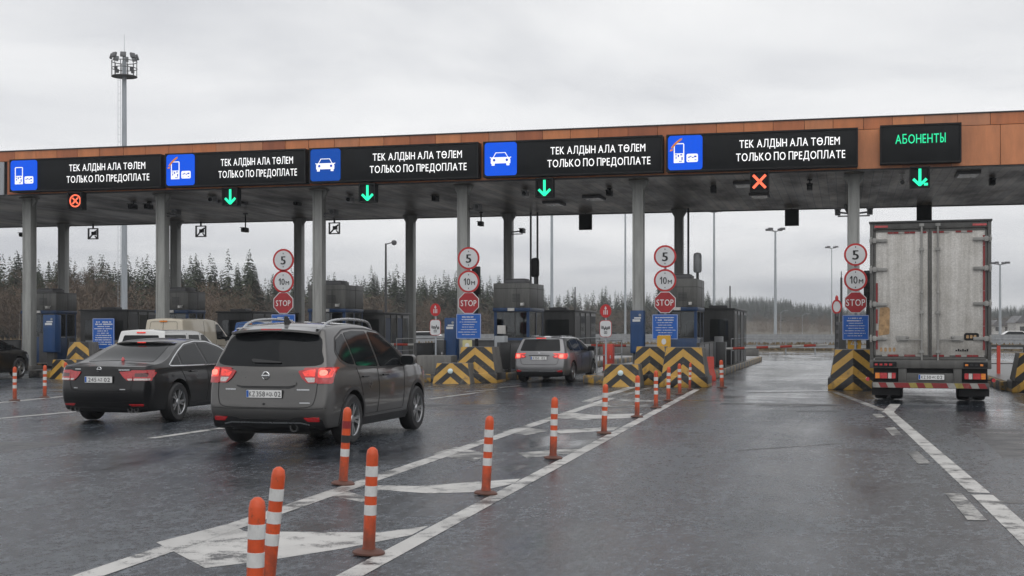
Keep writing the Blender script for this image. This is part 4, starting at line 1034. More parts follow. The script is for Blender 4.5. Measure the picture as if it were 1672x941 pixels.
# lattice post and tall pole left of the truck
p = G(1340, 610); t = thing('lane_post', 'slim grey post with a small red ringed disc at the narrow island', 'post', (-.25, 40.5, .24))
MB().tube((0, 0, 0), (0, 0, 2.0), .06, n=8).build('pole', 'dark_steel', t); 
mb = MB()
for i in range(6): mb.cbox((.02, -.06, .5 + i * .26), (.09, .08, .10))
mb.build('fitting', 'lamp_grey', t)
a = MB().lathe([(.11, 0), (.15, 0), (.15, .02), (.11, .02), (.11, 0)], 24, (0, 0, 0), 'y', closed=False).build('red_ring', 'sign_red', t, (0, -.08, 2.05)); a.scale = (1, 1, 1.5)
MB().lathe([(.0005, 0), (.11, 0), (.11, .01), (.0005, .01)], 20, (0, 0, 0), 'y').build('white_field', 'sign_white', a, (0, .006, 0))
MB().lathe([(.01, 2.2), (.05, 2.24), (.05, 2.34), (.01, 2.4)], 10).build('lamp', 'sign_red', t)
t = thing('sensor_pole', 'thin dark pole with a grey box between signpost and open lane', 'post', (-.12, 42.2, .24)); MB().tube((0, 0, 0), (0, 0, 3.0), .035).build('pole', 'dark_steel', t); MB().box(-.16, .16, -.1, .1, .2, 1.6).build('box', 'dark_steel', t, bevel=.05); MB().tube((0, 0, 3.0), (0, 0, 3.2), .015).build('tip', 'dark_steel', t)
# traffic lights / dark slabs beside the signposts
for x, Y, z, lb in ((-11.6, 40.2, 3.4, 'black traffic light left of the left signpost column'), (.66, 39.6, 3.1, 'black traffic light between signpost and truck')):
    t = thing('traffic_light', lb, 'traffic light', (x, Y, .24), 0, 'black traffic lights on the islands')
    MB().box(-.13, .13, -.1, .1, z - .9, z).build('housing', 'black_matt', t, bevel=.03); MB().tube((0, .05, 0), (0, .05, z - .85), .06).build('pole', 'black_matt', t)
    for i in range(3): MB().lathe([(.001, -.105), (.08, -.105), (.085, -.13), (.09, -.13), (.09, -.09)], 14, (0, 0, z - .17 - i * .28), 'y').build('lens', 'glass', t)
for x, Y, z, lb in ((-18.9, 46.6, 2.9, 'thin dark mast left of the STOP signpost'),):
    t = thing('thin_mast', lb, 'mast', (x - 1.2, Y, .24)); MB().tube((0, 0, 0), (0, 0, 2.0), .07).build('pole', 'black_matt', t); MB().tube((0, 0, 2.0), (0, 0, 2.7), .03).build('tip', 'dark_steel', t)
# conduits on columns
for x, Y, z0, z1, lb in ((-13.3, 54.7, .2, 6.7, 'right of the rear column by the tall booth'), (-13.0, 54.7, .2, 6.7, 'second of the pair right of that rear column'), (-6.4, 54.4, 2.0, 6.7, 'right of the dark rear column')):
    t = tag(MB().tube((0, 0, 0), (0, 0, z1 - z0), .045).build('conduit', 'dark_steel', None, (x, Y, z0)), 'thin vertical conduit pipe ' + lb, 'pipe', 'conduit pipes')
# boom barriers
def boom(a, b, label, n=9, house=True):
    a, b = Vector(a), Vector(b); t = thing('boom_barrier', label, 'barrier', (a.x, a.y, 0), 0, 'boom barriers across the lanes')
    d = b - a; d.z = b.z - a.z
    if house: MB().box(-.17, .17, -.2, .2, .2, 1.15).build('housing', 'dark_steel', t, bevel=.02)
    for i in range(n): 
        p, q = d * (i / n), d * ((i + 1) / n)
        MB().tube((p.x, p.y, a.z + p.z), (q.x, q.y, a.z + q.z), .045, n=8).build('arm_section', 'red_plastic' if i % 2 else 'white_plastic', t)
    return t
boom((-4.3, 46.5, .9), (-.6, 46.9, 1.05), 'red and white boom arm across the open right lane', 9)
boom((-7.3, 46.6, 1.0), (-10.4, 46.9, 1.02), 'red and white boom arm ahead of the grey estate car', 7)
boom((-13.5, 47, 1.0), (-17.4, 47, 1.02), 'red boom arm ahead of the dark grey car', 7)
boom((-22.9, 41.0, .78), (-20.2, 41.3, .86), 'red and white boom arm left of the black sedan', 7)
boom((3.9, 43.0, .95), (1.6, 43.2, .95), 'boom arm right of the truck', 6)
# water filled barriers
def wbarrier(x, y, label, L=1.0, rz=0):
    t = thing('plastic_barrier', label, 'barrier', (x, y, .0), rz, 'red and white plastic barriers')
    for i, m in enumerate(('red_plastic', 'white_plastic', 'red_plastic')):
        a = -L / 2 + i * L / 3
        MB().prism([(-.24, 0), (.24, 0), (.20, .2), (.10, .35), (.09, .75), (-.09, .75), (-.10, .35), (-.20, .2)], 'x', a + .004, a + L / 3 - .004).build('section', m, t, bevel=.02)
wbarrier(-3.55 - .9, 40.2, 'red and white plastic barrier right of the widest striped block', 1.1, R(35))
wbarrier(*XY(352, 42.0)[:1], 42.0, 'red plastic barrier between black sedan and white minivan', 1.6)
wbarrier(*XY(733, 47.5)[:1], 47.5, 'red plastic barrier behind the small sign right of the dark grey car', 1.2)
# right-hand railing behind the truck
t = thing('railing', 'dark railing with red posts right of the truck', 'railing', (3.2, 42.0, 0))
MB().box(.9, 3.4, -.03, .03, 1.05, 1.12).build('top_rail', 'dark_steel', t); MB().tube((.9, 0, .55), (3.4, 0, .55), .015).build('cable', 'dark_steel', t)
for x, m in ((1.35, 'red_plastic'), (2.1, 'dark_steel'), (3.1, 'dark_steel')): MB().box(x - .05, x + .05, -.05, .05, 0 if m != 'dark_steel' else .6, 1.1).build('post', m, t)

# ------------------------------------------------------------------ bollards
def bollard_proto(label):
    t = thing('bollard', label, 'bollard', (0, 0, 0), 0, 'flexible orange bollards on the road')
    MB().lathe([(.052, .02), (.044, .06), (.0425, .64), (.0425, .70), (.036, .735), (.018, .752), (.004, .756)], 20).build('post', 'orange', t, smooth=True)
    for z in (.31, .445, .585): MB().lathe([(.0428, z - .037), (.0442, z - .036), (.0442, z + .036), (.0428, z + .037)], 20, closed=False).build('band', 'band', t, smooth=True)
    MB().lathe([(.115, 0), (.115, .012), (.095, .026), (.055, .034), (.045, .034)], 20).build('base', 'bollard_base', t, smooth=True)
    return t
bspots = [((602, 906), 2.2, 'second tall orange bollard from the front on the right edge line'), ((793, 808), 3, 'orange bollard third along the right edge line'), ((903, 750), 1.5, 'orange bollard fourth along the right edge line'), ((986, 709), 2, 'orange bollard fifth along the right edge line'),
          ((1040, 682), 1, 'orange bollard sixth along the right edge line'), ((1071, 667), 0, 'orange bollard just left of the thin ones'), ((1091, 655), 1, 'thin orange bollard in front of the widest striped block, left'), ((1110, 645), -1, 'thin orange bollard at the middle of the widest striped block'), ((1126, 637), 2, 'thin orange bollard at the right of the widest striped block'),
          ((1179, 634), -2, 'orange bollard alone at the kerb right of the widest striped block'), ((24, 655), 0, 'leftmost orange bollard at the picture edge'), ((73, 650), 1, 'orange bollard between the leftmost one and the black sedan'), ((109, 641), -3, 'orange bollard half hidden by the black sedan'),
          ((413, 1063), 1.5, 'nearest orange bollard, cut by the bottom picture edge'), ((436, 965), 6, 'leaning orange bollard just behind the nearest one'), ((560, 792), 4, 'leaning orange bollard by the rear wheel of the dark grey car')]
bp = None
for (px, py), lean, lb in bspots:
    x, y = G(px, py)
    if bp is None: bp = o = bollard_proto(lb)
    else: o = dup(bp)
    o.location = (x, y, .010); o['label'] = lb; o.rotation_euler = (R(rnd.uniform(-1, 1)), R(lean), rnd.uniform(0, 6.28) * 0); 
    s = 1.0
    if px == 560:
        s = 1.05
        for c in o.children:
            if c.name.startswith('band') and c.location.z == 0: pass
    if px == 1126: o.scale = (.75, .75, .95)
    elif px == 1179: o.scale = (1.25, 1.25, 1.0)
    else: o.scale = (s, s, s)
    if px == 560:      # black tape and a bare red top band
        bands = [c for c in o.children if c.name.startswith('band')]
        bands[1].data = bands[1].data.copy(); bands[1].data.materials[0] = M['band_black']; bands[2].data = bands[2].data.copy(); bands[2].data.materials[0] = M['tape_red']

# small equipment on the islands
for x, y, w_, h, m, lb in ((-10.6, 39.6, .34, 1.15, 'light_panel', 'slim grey equipment cabinet behind the left tall striped block'), (-4.6, 39.8, .4, .8, 'booth_dark', 'low dark equipment box behind the widest striped block'), (-4.5, 47.8, .3, 1.1, 'rail', 'grey barrier machine beside the open lane'), (-10.55, 48.2, .3, 1.1, 'rail', 'grey barrier machine ahead of the grey estate car'),
                           (-23.9, 44.0, .4, 1.0, 'lamp_grey', 'grey equipment box near the beige van'), (-30.5, 44.6, .4, 1.2, 'lamp_grey', 'grey equipment box on the leftmost island'), (-7.2, 40.0, .3, .9, 'red_plastic', 'red fire equipment box behind the low striped block'), (-13.2, 41.5, .34, 1.0, 'booth_dark', 'dark equipment box left of the left signpost column')):
    t = thing('equipment_box', lb, 'box', (x, y, .24), 0, 'small equipment boxes on the islands')
    MB().box(-w_ / 2, w_ / 2, -.2, .2, .05, h).build('case', m, t, bevel=.02); MB().box(-w_ / 2 + .03, w_ / 2 - .03, -.212, -.198, .12, h - .08).build('door', m, t, bevel=.006); MB().box(w_ * .25, w_ * .25 + .03, -.235, -.21, h * .5, h * .5 + .1).build('handle', 'chrome', t); MB().box(-w_ / 2 - .03, w_ / 2 + .03, -.24, .24, 0, .06).build('base', 'concrete', t)
def frame_rail(x, y0, y1, label):
    t = thing('tube_railing', label, 'railing', (x, y0, .24), 0, 'tube railings along the islands')
    MB().path([(0, 0, 0), (0, 0, 1.0), (0, y1 - y0, 1.0), (0, y1 - y0, 0)], .022, 8).build('frame', 'rail', t, smooth=True); MB().tube((0, 0, .55), (0, y1 - y0, .55), .016).build('mid_rail', 'rail', t)
frame_rail(-7.3, 38.5, 43.0, 'grey tube railing left edge of the middle island'); frame_rail(-4.15, 49.0, 56.0, 'grey tube railing beside the right low cabin'); frame_rail(-10.3, 49.0, 55.0, 'grey tube railing beside the cabin right of the tall booth'); frame_rail(-16.4, 46.0, 52.0, 'grey tube railing behind the dark grey car')
# ------------------------------------------------------------------ vehicles
def lerp(tab, x):
    if x <= tab[0][0]: return tab[0][1]
    for (a, p), (b, q) in zip(tab, tab[1:]):
        if x <= b: return p + (q - p) * (x - a) / (b - a) if b > a else q
    return tab[-1][1]
def smooth_poly(pts, n=6, closed=True):
    out = []; m = len(pts)
    for i in range(m):
        p0, p1, p2, p3 = (Vector(pts[(i + k) % m]) for k in (-1, 0, 1, 2))
        for k in range(n):
            t = k / n; out.append(tuple(.5 * ((2 * p1) + (-p0 + p2) * t + (2 * p0 - 5 * p1 + 4 * p2 - p3) * t * t + (-p0 + 3 * p1 - 3 * p2 + p3) * t ** 3)))
    return out
def round_poly(pts, r, n=4):
    out = []; m = len(pts)
    for i in range(m):
        a, p, b = Vector(pts[i - 1]), Vector(pts[i]), Vector(pts[(i + 1) % m])
        u, v = a - p, b - p; rr = min(r, u.length * .45, v.length * .45)
        s, e = p + u.normalized() * rr, p + v.normalized() * rr
        for k in range(n + 1):
            t = k / n; out.append(tuple(s * (1 - t) ** 2 + p * 2 * t * (1 - t) + e * t * t))
    return out
class Car:
    def __init__(s, name, label, spec, paint, loc, rz, cat='car', group=None):
        s.sp = spec; s.t = thing(name, label, cat, (loc[0], loc[1], .004), rz, group); s.paint = paint; s.body()
    def plan(s, y): return lerp(s.sp['plan'], y)
    def side(s, z): return lerp(s.sp['side'], z)
    def body(s):
        sp = s.sp; us = [-1, -.94, -.75, -.35, 0, .35, .75, .94, 1]
        S = sp['st']; lo, belt = sp['floor'], sp['belt']
        A = [0, .06, .17, .36, .60, .84, 1.0]; B = [.10, .35, .68, .90, 1.0]
        nk = len(A) + len(B)
        def level(k, zt):
            zb = min(belt, lo + (zt - lo) * .93)
            return lo + (zb - lo) * A[k] if k < len(A) else zb + (zt - zb) * B[k - len(A)]
        yr0, yf0 = sp['rear'][0][1], sp['front'][0][1]
        P = {}
        ymin = min(y for z, y in sp['rear']); ymax = max(y for z, y in sp['front'])
        for j, st in enumerate(S):
            for k in range(nk):
                y = ymin + st * (ymax - ymin)
                for _ in range(6):
                    z = level(k, lerp(sp['top'], y)); yr, yf = lerp(sp['rear'], z), lerp(sp['front'], z); y = yr + st * (yf - yr)
                P[j, k] = (y, z)
        V, vs = {}, []
        nj, ni = len(S), len(us)
        def vert(i, j, k):
            if (i, j, k) in V: return V[i, j, k]
            y, z = P[j, k]; u = us[i]
            w_ = s.plan(y) * s.side(z)
            x = u * w_
            zz = z
            if k == nk - 1: zz = z - sp.get('crown', .035) * (u * u) * 1.0
            if k == 0: zz = z + .03 * u ** 4
            e = 1 - min(1, S[j] / .06) if j < nj / 2 else 0
            f_ = 1 - min(1, (1 - S[j]) / .06) if j > nj / 2 else 0
            yy = y + sp.get('bow', .09) * e * u * u - .18 * f_ * u * u
            V[i, j, k] = len(vs); vs.append((x, yy, zz)); return V[i, j, k]
        fs = []
        q = lambda a, b, c, d: fs.append((a, b, c, d))
        for j in range(nj - 1):
            for k in range(nk - 1):
                q(vert(ni - 1, j, k), vert(ni - 1, j + 1, k), vert(ni - 1, j + 1, k + 1), vert(ni - 1, j, k + 1))
                q(vert(0, j, k), vert(0, j, k + 1), vert(0, j + 1, k + 1), vert(0, j + 1, k))
            for i in range(ni - 1):
                q(vert(i, j, nk - 1), vert(i + 1, j, nk - 1), vert(i + 1, j + 1, nk - 1), vert(i, j + 1, nk - 1))
                q(vert(i, j, 0), vert(i, j + 1, 0), vert(i + 1, j + 1, 0), vert(i + 1, j, 0))
        for i in range(ni - 1):
            for k in range(nk - 1):
                q(vert(i, 0, k), vert(i + 1, 0, k), vert(i + 1, 0, k + 1), vert(i, 0, k + 1))
                q(vert(i, nj - 1, k), vert(i, nj - 1, k + 1), vert(i + 1, nj - 1, k + 1), vert(i + 1, nj - 1, k))
        me = bpy.data.meshes.new('body'); me.from_pydata(vs, [], fs); me.update()
        bm = bmesh.new(); bm.from_mesh(me); bmesh.ops.recalc_face_normals(bm, faces=bm.faces); bm.to_mesh(me); bm.free()
        o = bpy.data.objects.new('body', me); COL.objects.link(o)
        md = o.modifiers.new('s', 'SUBSURF'); md.levels = md.render_levels = 2
        dg = bpy.context.evaluated_depsgraph_get(); me2 = bpy.data.meshes.new_from_object(o.evaluated_get(dg))
        bm = bmesh.new(); bm.from_mesh(me2); s.bvh = BVHTree.FromBMesh(bm); bm.free()
        o.modifiers.clear(); o.data = me2
        # wheel arches
        wr = sp['wr']; cut = MB()
        for y in (0, sp['wb']):
            for sx in (-1, 1):
                prof = [(wr + .055) * math.cos(R(a)) for a in range(0, 360, 10)]
                cut.prism([(y + (wr + .055) * math.cos(R(a)), wr + .01 + (wr + .055) * math.sin(R(a))) for a in range(0, 360, 9)], 'x', sx * .48, sx * 1.3)
        c = cut.build('cutter', 'under')
        md = o.modifiers.new('b', 'BOOLEAN'); md.operation = 'DIFFERENCE'; md.object = c; md.solver = 'EXACT'
        dg = bpy.context.evaluated_depsgraph_get(); me3 = bpy.data.meshes.new_from_object(o.evaluated_get(dg))
        bpy.data.objects.remove(c); bpy.data.objects.remove(o)
        me3.materials.clear(); me3.materials.append(M[s.paint]); me3.materials.append(M['under']); me3.materials.append(M['trim'])
        cl_ = sp.get('clad', 0)
        for p in me3.polygons:
            p.use_smooth = True; ce = p.center; p.material_index = 0
            for y in (0, sp['wb']):
                d = math.hypot(ce.y - y, ce.z - wr - .01)
                if abs(ce.x) < .5 and d < wr + .056 and ce.z > .22 and abs(p.normal.x) > .9: p.material_index = 1
                if d < wr + .053 + .004 and abs(p.normal.x) < .5 and abs(ce.x) > .47 and (p.normal.y * (ce.y - y) + p.normal.z * (ce.z - wr - .01)) < 0: p.material_index = 1
            if p.material_index == 0 and ce.z < sp['floor'] + .03: p.material_index = 1
            if p.material_index == 0 and cl_ and ce.z < cl_: p.material_index = 2
        me3.set_sharp_from_angle(angle=R(40))
        b = bpy.data.objects.new('body', me3); COL.objects.link(b); b.parent = s.t; s.b = b
        # dark underside
        y0, y1 = sp['rear'][0][1] + .12, sp['front'][0][1] - .2
        MB().box(-sp['plan'][3][1] * .62, sp['plan'][3][1] * .62, y0, y1, .19, .36).build('underbody', 'under', s.t)
        for y in (0, sp['wb']):
            for sx in (-1, 1): s.wheel(sx, y)
    def wheel(s, sx, y):
        sp = s.sp; r = sp['wr']; w_ = .215; x = sx * (sp['track'] / 2)
        t = MB().lathe([(r * .64, -w_ / 2), (r * .9, -w_ / 2 - .004), (r * .975, -w_ / 2 + .02), (r, -w_ / 2 + .05), (r, w_ / 2 - .05), (r * .975, w_ / 2 - .02), (r * .9, w_ / 2 + .004), (r * .64, w_ / 2)], 40, (0, 0, 0), 'x', closed=False).build('wheel', 'tyre', s.t, (x, y, r), smooth=True)
        rr = r * .665; o = sx
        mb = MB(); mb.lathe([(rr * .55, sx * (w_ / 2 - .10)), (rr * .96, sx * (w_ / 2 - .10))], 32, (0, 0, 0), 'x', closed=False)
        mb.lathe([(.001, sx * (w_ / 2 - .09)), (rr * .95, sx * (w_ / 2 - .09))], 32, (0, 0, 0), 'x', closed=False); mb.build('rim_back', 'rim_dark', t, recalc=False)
        mb = MB(); mb.lathe([(rr * .93, sx * (w_ / 2 - .09)), (rr * .95, sx * (w_ / 2 - .012)), (rr, sx * (w_ / 2 + .002)), (rr * 1.01, sx * (w_ / 2 - .02))], 40, (0, 0, 0), 'x', closed=False)
        mb.lathe([(.001, sx * (w_ / 2 - .008)), (.05, sx * (w_ / 2 - .008)), (.062, sx * (w_ / 2 - .03)), (.062, sx * (w_ / 2 - .08))], 20, (0, 0, 0), 'x', closed=False)
        n = 10
        for i in range(n):
            a = 2 * math.pi * i / n + (.13 if i % 2 else -.13) + .2
            for q in (0,):
                ca, sa = math.cos(a), math.sin(a); tx = (-sa, ca)
                def pt(rad, off, dx): return (sx * (w_ / 2 - dx), rad * ca + off * tx[0], rad * sa + off * tx[1])
                r0, r1 = .05, rr * .95
                vs = [pt(r0, -.014, .02), pt(r0, .014, .02), pt(r1, .021, .012), pt(r1, -.021, .012), pt(r0, -.014, .06), pt(r0, .014, .06), pt(r1, .021, .06), pt(r1, -.021, .06)]
                mb.add(vs, [(0, 1, 2, 3), (0, 4, 5, 1), (1, 5, 6, 2), (2, 6, 7, 3), (3, 7, 4, 0)])
        mb.build('rim', 'rim', t)
    # --- surface patches thrown onto the body
    def hit(s, plane, a, b, sx=1):
        if plane == 'rear': o, d = Vector((a, -6, b)), Vector((0, 1, 0))
        elif plane == 'front': o, d = Vector((a, 12, b)), Vector((0, -1, 0))
        elif plane == 'top': o, d = Vector((a, b, 5)), Vector((0, 0, -1))
        else: o, d = Vector((sx * 5, a, b)), Vector((-sx, 0, 0))
        p, n, i, dist = s.bvh.ray_cast(o, d)
        if p is None or n.dot(d) > -.12:
            guess = {'rear': Vector((a, s.sp['rear'][2][1], b)), 'front': Vector((a, s.sp['front'][2][1], b)), 'top': Vector((a, b, lerp(s.sp['top'], b)))}.get(plane, Vector((sx * s.plan(a) * s.side(b), a, b)))
            p2, n2, i, dd = s.bvh.find_nearest(guess)
            if p is None: p, n = p2, n2
        return p, n
    def patch(s, name, poly, plane, m, sx=1, off=.004, depth=.02, parent=None, grid=.05):
        bm = bmesh.new()
        if plane == 'side' and False: pass
        f = bm.faces.new([bm.verts.new((p[0], p[1], 0)) for p in poly])
        for ax in (0, 1):
            lo = min(p[ax] for p in poly); hi = max(p[ax] for p in poly); v = math.floor(lo / grid) * grid + grid
            while v < hi:
                co_ = Vector((0, 0, 0)); co_[ax] = v; no = Vector((0, 0, 0)); no[ax] = 1
                bmesh.ops.bisect_plane(bm, geom=bm.verts[:] + bm.edges[:] + bm.faces[:], plane_co=co_, plane_no=no, dist=1e-5); v += grid
        bnd = [e for e in bm.edges if e.is_boundary]
        loops = [(e.verts[0], e.verts[1]) for e in bnd]
        info = {}
        for v in bm.verts:
            p, n = s.hit(plane, v.co.x, v.co.y, sx); info[v] = (p.copy(), n.copy())
        low = {}
        for v, (p, n) in list(info.items()): v.co = p + n * off
        for a, b in loops:
            for v in (a, b):
                if v not in low: low[v] = bm.verts.new(info[v][0] - info[v][1] * depth)
            try: bm.faces.new((a, b, low[b], low[a]))
            except ValueError: pass
        bmesh.ops.recalc_face_normals(bm, faces=bm.faces)
        # face outwards
        big = max(bm.faces, key=lambda f: f.calc_area()); ref = {'rear': Vector((0, -1, 0)), 'front': Vector((0, 1, 0)), 'top': Vector((0, 0, 1)), 'side': Vector((sx, 0, 0))}[plane]
        if big.normal.dot(ref) < 0: bmesh.ops.reverse_faces(bm, faces=bm.faces)
        me = bpy.data.meshes.new(name); bm.to_mesh(me); bm.free()
        return link(name, me, m, parent or s.t, smooth=True)
    def ribbon(s, name, pts, plane, m, wd=.012, sx=1, off=.004, closed=False, depth=.01, parent=None, step=.04):
        P = []
        L = list(zip(pts, pts[1:] + (pts[:1] if closed else [])))
        if not closed: L = L[:len(pts) - 1]
        for a, b in L:
            n = max(1, int(math.hypot(b[0] - a[0], b[1] - a[1]) / step))
            for k in range(n): P.append((a[0] + (b[0] - a[0]) * k / n, a[1] + (b[1] - a[1]) * k / n))
        if not closed: P.append(pts[-1])
        mb = MB(); n = len(P)
        H = [s.hit(plane, *p, sx) for p in P]; C = []
        for _ in range(2):
            if n > 4: H = [(H[i][0], (H[i][1] * 2 + (H[i - 1][1] if closed or i else H[i][1]) + (H[(i + 1) % n][1] if closed or i < n - 1 else H[i][1])).normalized()) for i in range(n)]
        for i in range(n):
            p, nn = H[i]; q = H[(i + 1) % n][0] if (closed or i < n - 1) else p; r = H[i - 1][0] if (closed or i > 0) else p
            d = (q - r)
            d = d.normalized() if d.length > 1e-6 else Vector((0, 0, 1))
            u = nn.cross(d).normalized() * wd / 2
            C.append([p + u + nn * off, p - u + nn * off, p - u - nn * depth, p + u - nn * depth])
        for c in C: mb.v += [tuple(v) for v in c]
        for i in range(n if closed else n - 1):
            j = (i + 1) % n
            for k in range(4): mb.f.append([i * 4 + k, i * 4 + (k + 1) % 4, j * 4 + (k + 1) % 4, j * 4 + k]); mb.m.append(0)
        return mb.build(name, m, parent or s.t, smooth=True)
    def mirror(s, y, z, m):
        for sx in (-1, 1):
            p, n = s.hit('side', y, z, sx)
            x = abs(p.x)
            mb = MB(); pts = rrect(.24, .155, .06)
            q = [(sx * (x + .13) + a[0], z + .06 + a[1]) for a in pts]
            mb.prism(q, 'y', y - .05, y + .06); mb.build('wing_mirror', m, s.t, bevel=.02)
            o = MB().box(sx * (x + .02) - .05, sx * (x + .02) + .05, y - .02, y + .05, z - .03, z + .04).build('mirror_stalk', 'trim', s.t, bevel=.01)
            MB().prism([(sx * (x + .13) + a[0] * .86, z + .06 + a[1] * .82) for a in pts], 'y', y - .054, y - .048).build('mirror_glass', 'glass', s.t)
    def plate(s, z, txt, x=0, blue=True, parts=None):
        y = min(s.hit('rear', dx, z)[0].y for dx in (-.25, 0, .25)) - .012
        pl = MB().prism(rrect(.53, .115, .012), 'y', -.006, .012).build('licence_plate', 'trim', s.t, (x, y, z))
        MB().prism(rrect(.516, .103, .01), 'y', -.009, .0).build('plate_field', 'plate', pl)
        if blue: MB().box(-.254, -.222, -.0105, -.004, -.045, .045).build('plate_flag', 'plate_blue', pl)
        for body, h, xx, ww in parts: lettering(pl, body, h, (xx, -.0115, -h / 2), 'ink', ww, .006, depth=.002)
    def emblem(s, z, r=.05):
        y = s.hit('rear', 0, z)[0].y
        MB().lathe([(r * .74, -.012), (r * .86, -.02), (r, -.012), (r, .01), (r * .74, .01), (r * .74, -.012)], 28, (0, y, z), 'y', closed=False).build('emblem', 'chrome', s.t, smooth=True)
        MB().box(-r * 1.0, r * 1.0, y - .022, y - .004, z - r * .2, z + r * .2).build('emblem_bar', 'chrome', s.t, bevel=.003)
    def handles(s, ys, z, m):
        for y in ys:
            for sx in (-1, 1):
                p, n = s.hit('side', y, z, sx); x = p.x
                mb = MB(); mb.box(x - .005 if sx < 0 else x - .02, x + .02 if sx < 0 else x + .005, y - .09, y + .09, z - .02, z + .02) if 0 else None
                mb.tube((x + sx * .022, y - .10, z), (x + sx * .026, y + .10, z + .004), .013, n=8); mb.tube((x - sx * .02, y - .09, z), (x + sx * .022, y - .09, z), .012, n=6); mb.tube((x - sx * .02, y + .09, z), (x + sx * .022, y + .09, z), .012, n=6)
                mb.build('door_handle', m, s.t, smooth=True)
    def both(s, fn):
        for sx in (-1, 1): fn(sx)
    def flip(s, poly, sx): return [(sx * a, b) for a, b in poly]

def arch_trim(c, m='trim', w_=.05):
    sp = c.sp
    for y in (0, sp['wb']):
        pts = [(y + (sp['wr'] + .07) * math.cos(R(a)), sp['wr'] + .01 + (sp['wr'] + .07) * math.sin(R(a))) for a in range(-14, 195, 8)]
        pts = [p for p in pts if p[1] > sp['floor'] + .06]
        for sx in (-1, 1): c.ribbon('arch_trim', pts, 'side', m, w_, sx, .008)

# ---- dark grey crossover, nearest
SUV = dict(wb=2.70, wr=.352, track=1.60, floor=.24, belt=1.02, clad=.0, crown=.045, bow=.10,
    st=[0, .02, .06, .12, .2, .28, .36, .44, .52, .6, .68, .75, .82, .89, .95, .985, 1],
    rear=[(.24, -.82), (.34, -.90), (.48, -.955), (.66, -.96), (.74, -.90), (.98, -.875), (1.06, -.85), (1.3, -.74), (1.55, -.58), (1.70, -.50)],
    front=[(.24, 3.50), (.45, 3.66), (.7, 3.68), (.9, 3.58), (1.0, 3.4)],
    top=[(-.65, 1.62), (-.4, 1.665), (-.1, 1.70), (.5, 1.715), (1.0, 1.70), (1.45, 1.63), (2.45, 1.13), (2.7, 1.08), (3.3, .97), (3.55, .88), (3.7, .74)],
    plan=[(-.96, .835), (-.75, .89), (-.3, .915), (1.4, .92), (2.7, .91), (3.2, .87), (3.7, .70)],
    side=[(.24, .93), (.34, .965), (.55, 1.0), (.72, 1.0), (.90, .99), (1.04, .965), (1.3, .87), (1.55, .765), (1.72, .69)])
sx_, sy_ = G(479, 724)
c = Car('crossover_car', 'dark grey crossover car with glowing brake lights and roof rails, nearest to the camera', SUV, 'paint_grey', (sx_, sy_), R(-.5), group=None)
rw = smooth_poly([(-.745, 1.13), (-.35, 1.10), (0, 1.095), (.35, 1.10), (.745, 1.13), (.715, 1.30), (.635, 1.50), (.3, 1.555), (0, 1.565), (-.3, 1.555), (-.635, 1.50), (-.715, 1.30)], 4)
c.patch('rear_window', rw, 'rear', 'glass', off=.006)
# spoiler
mb = MB(); pts = []
for u in [i / 10 - 1 for i in range(21)]:
    p, n = c.hit('top', u * .58, -.42); pts.append((p.x, p.z))
vs = []
for (x, z) in pts:
    e = 1 - (abs(x) / .6) ** 4 * .35
    vs += [(x * 1.06, -.38, z + .002), (x * 1.1, -.38 - .33 * e, z - .055), (x * 1.1, -.38 - .33 * e, z - .085), (x * 1.04, -.36, z - .13)]
for i in range(20):
    for k in range(3): mb.add([vs[i * 4 + k], vs[i * 4 + k + 1], vs[i * 4 + 5 + k], vs[i * 4 + 4 + k]], [(0, 1, 2, 3)])
for i in (0, 20): mb.add(vs[i * 4:i * 4 + 4], [(0, 1, 2, 3)])
mb.build('spoiler', 'paint_grey', c.t, smooth=True)
MB().box(-.15, .15, -.712, -.69, 1.585, 1.604).build('brake_strip', 'tail', c.t)
def tl(sx):
    a = c.patch('taillight', round_poly(c.flip([(.45, 1.035), (.56, 1.058), (.70, 1.078), (.70, .875), (.59, .875), (.51, .94)], sx), .02), 'rear', 'tail', off=.018)
    c.patch('lit_lens', round_poly(c.flip([(.51, 1.022), (.58, 1.043), (.685, 1.06), (.685, .965), (.55, .965)], sx), .015), 'rear', 'tail_lit', off=.022, parent=a)
    c.patch('clear_lens', round_poly(c.flip([(.55, .95), (.685, .95), (.685, .888), (.60, .888)], sx), .012), 'rear', 'tail_clear', off=.022, parent=a)
    b = c.patch('taillight', round_poly(c.flip([(.712, 1.08), (.80, 1.088), (.862, 1.088), (.872, .99), (.875, .87), (.712, .87)], sx), .02), 'rear', 'tail', off=.02)
    c.patch('lit_lens', round_poly(c.flip([(.722, 1.068), (.862, 1.072), (.866, .95), (.722, .95)], sx), .02), 'rear', 'tail_lit', off=.023, parent=b); c.patch('lamp_core', round_poly(c.flip([(.74, 1.045), (.83, 1.048), (.83, .975), (.74, .975)], sx), .035), 'rear', 'tail_hot', off=.026, parent=b)
    c.patch('lens_wrap', round_poly([(-.80, 1.085), (-.62, 1.06), (-.55, 1.03), (-.62, .97), (-.73, .89), (-.82, .87)], .03), 'side', 'tail', sx, off=.016, parent=b)
c.both(tl)
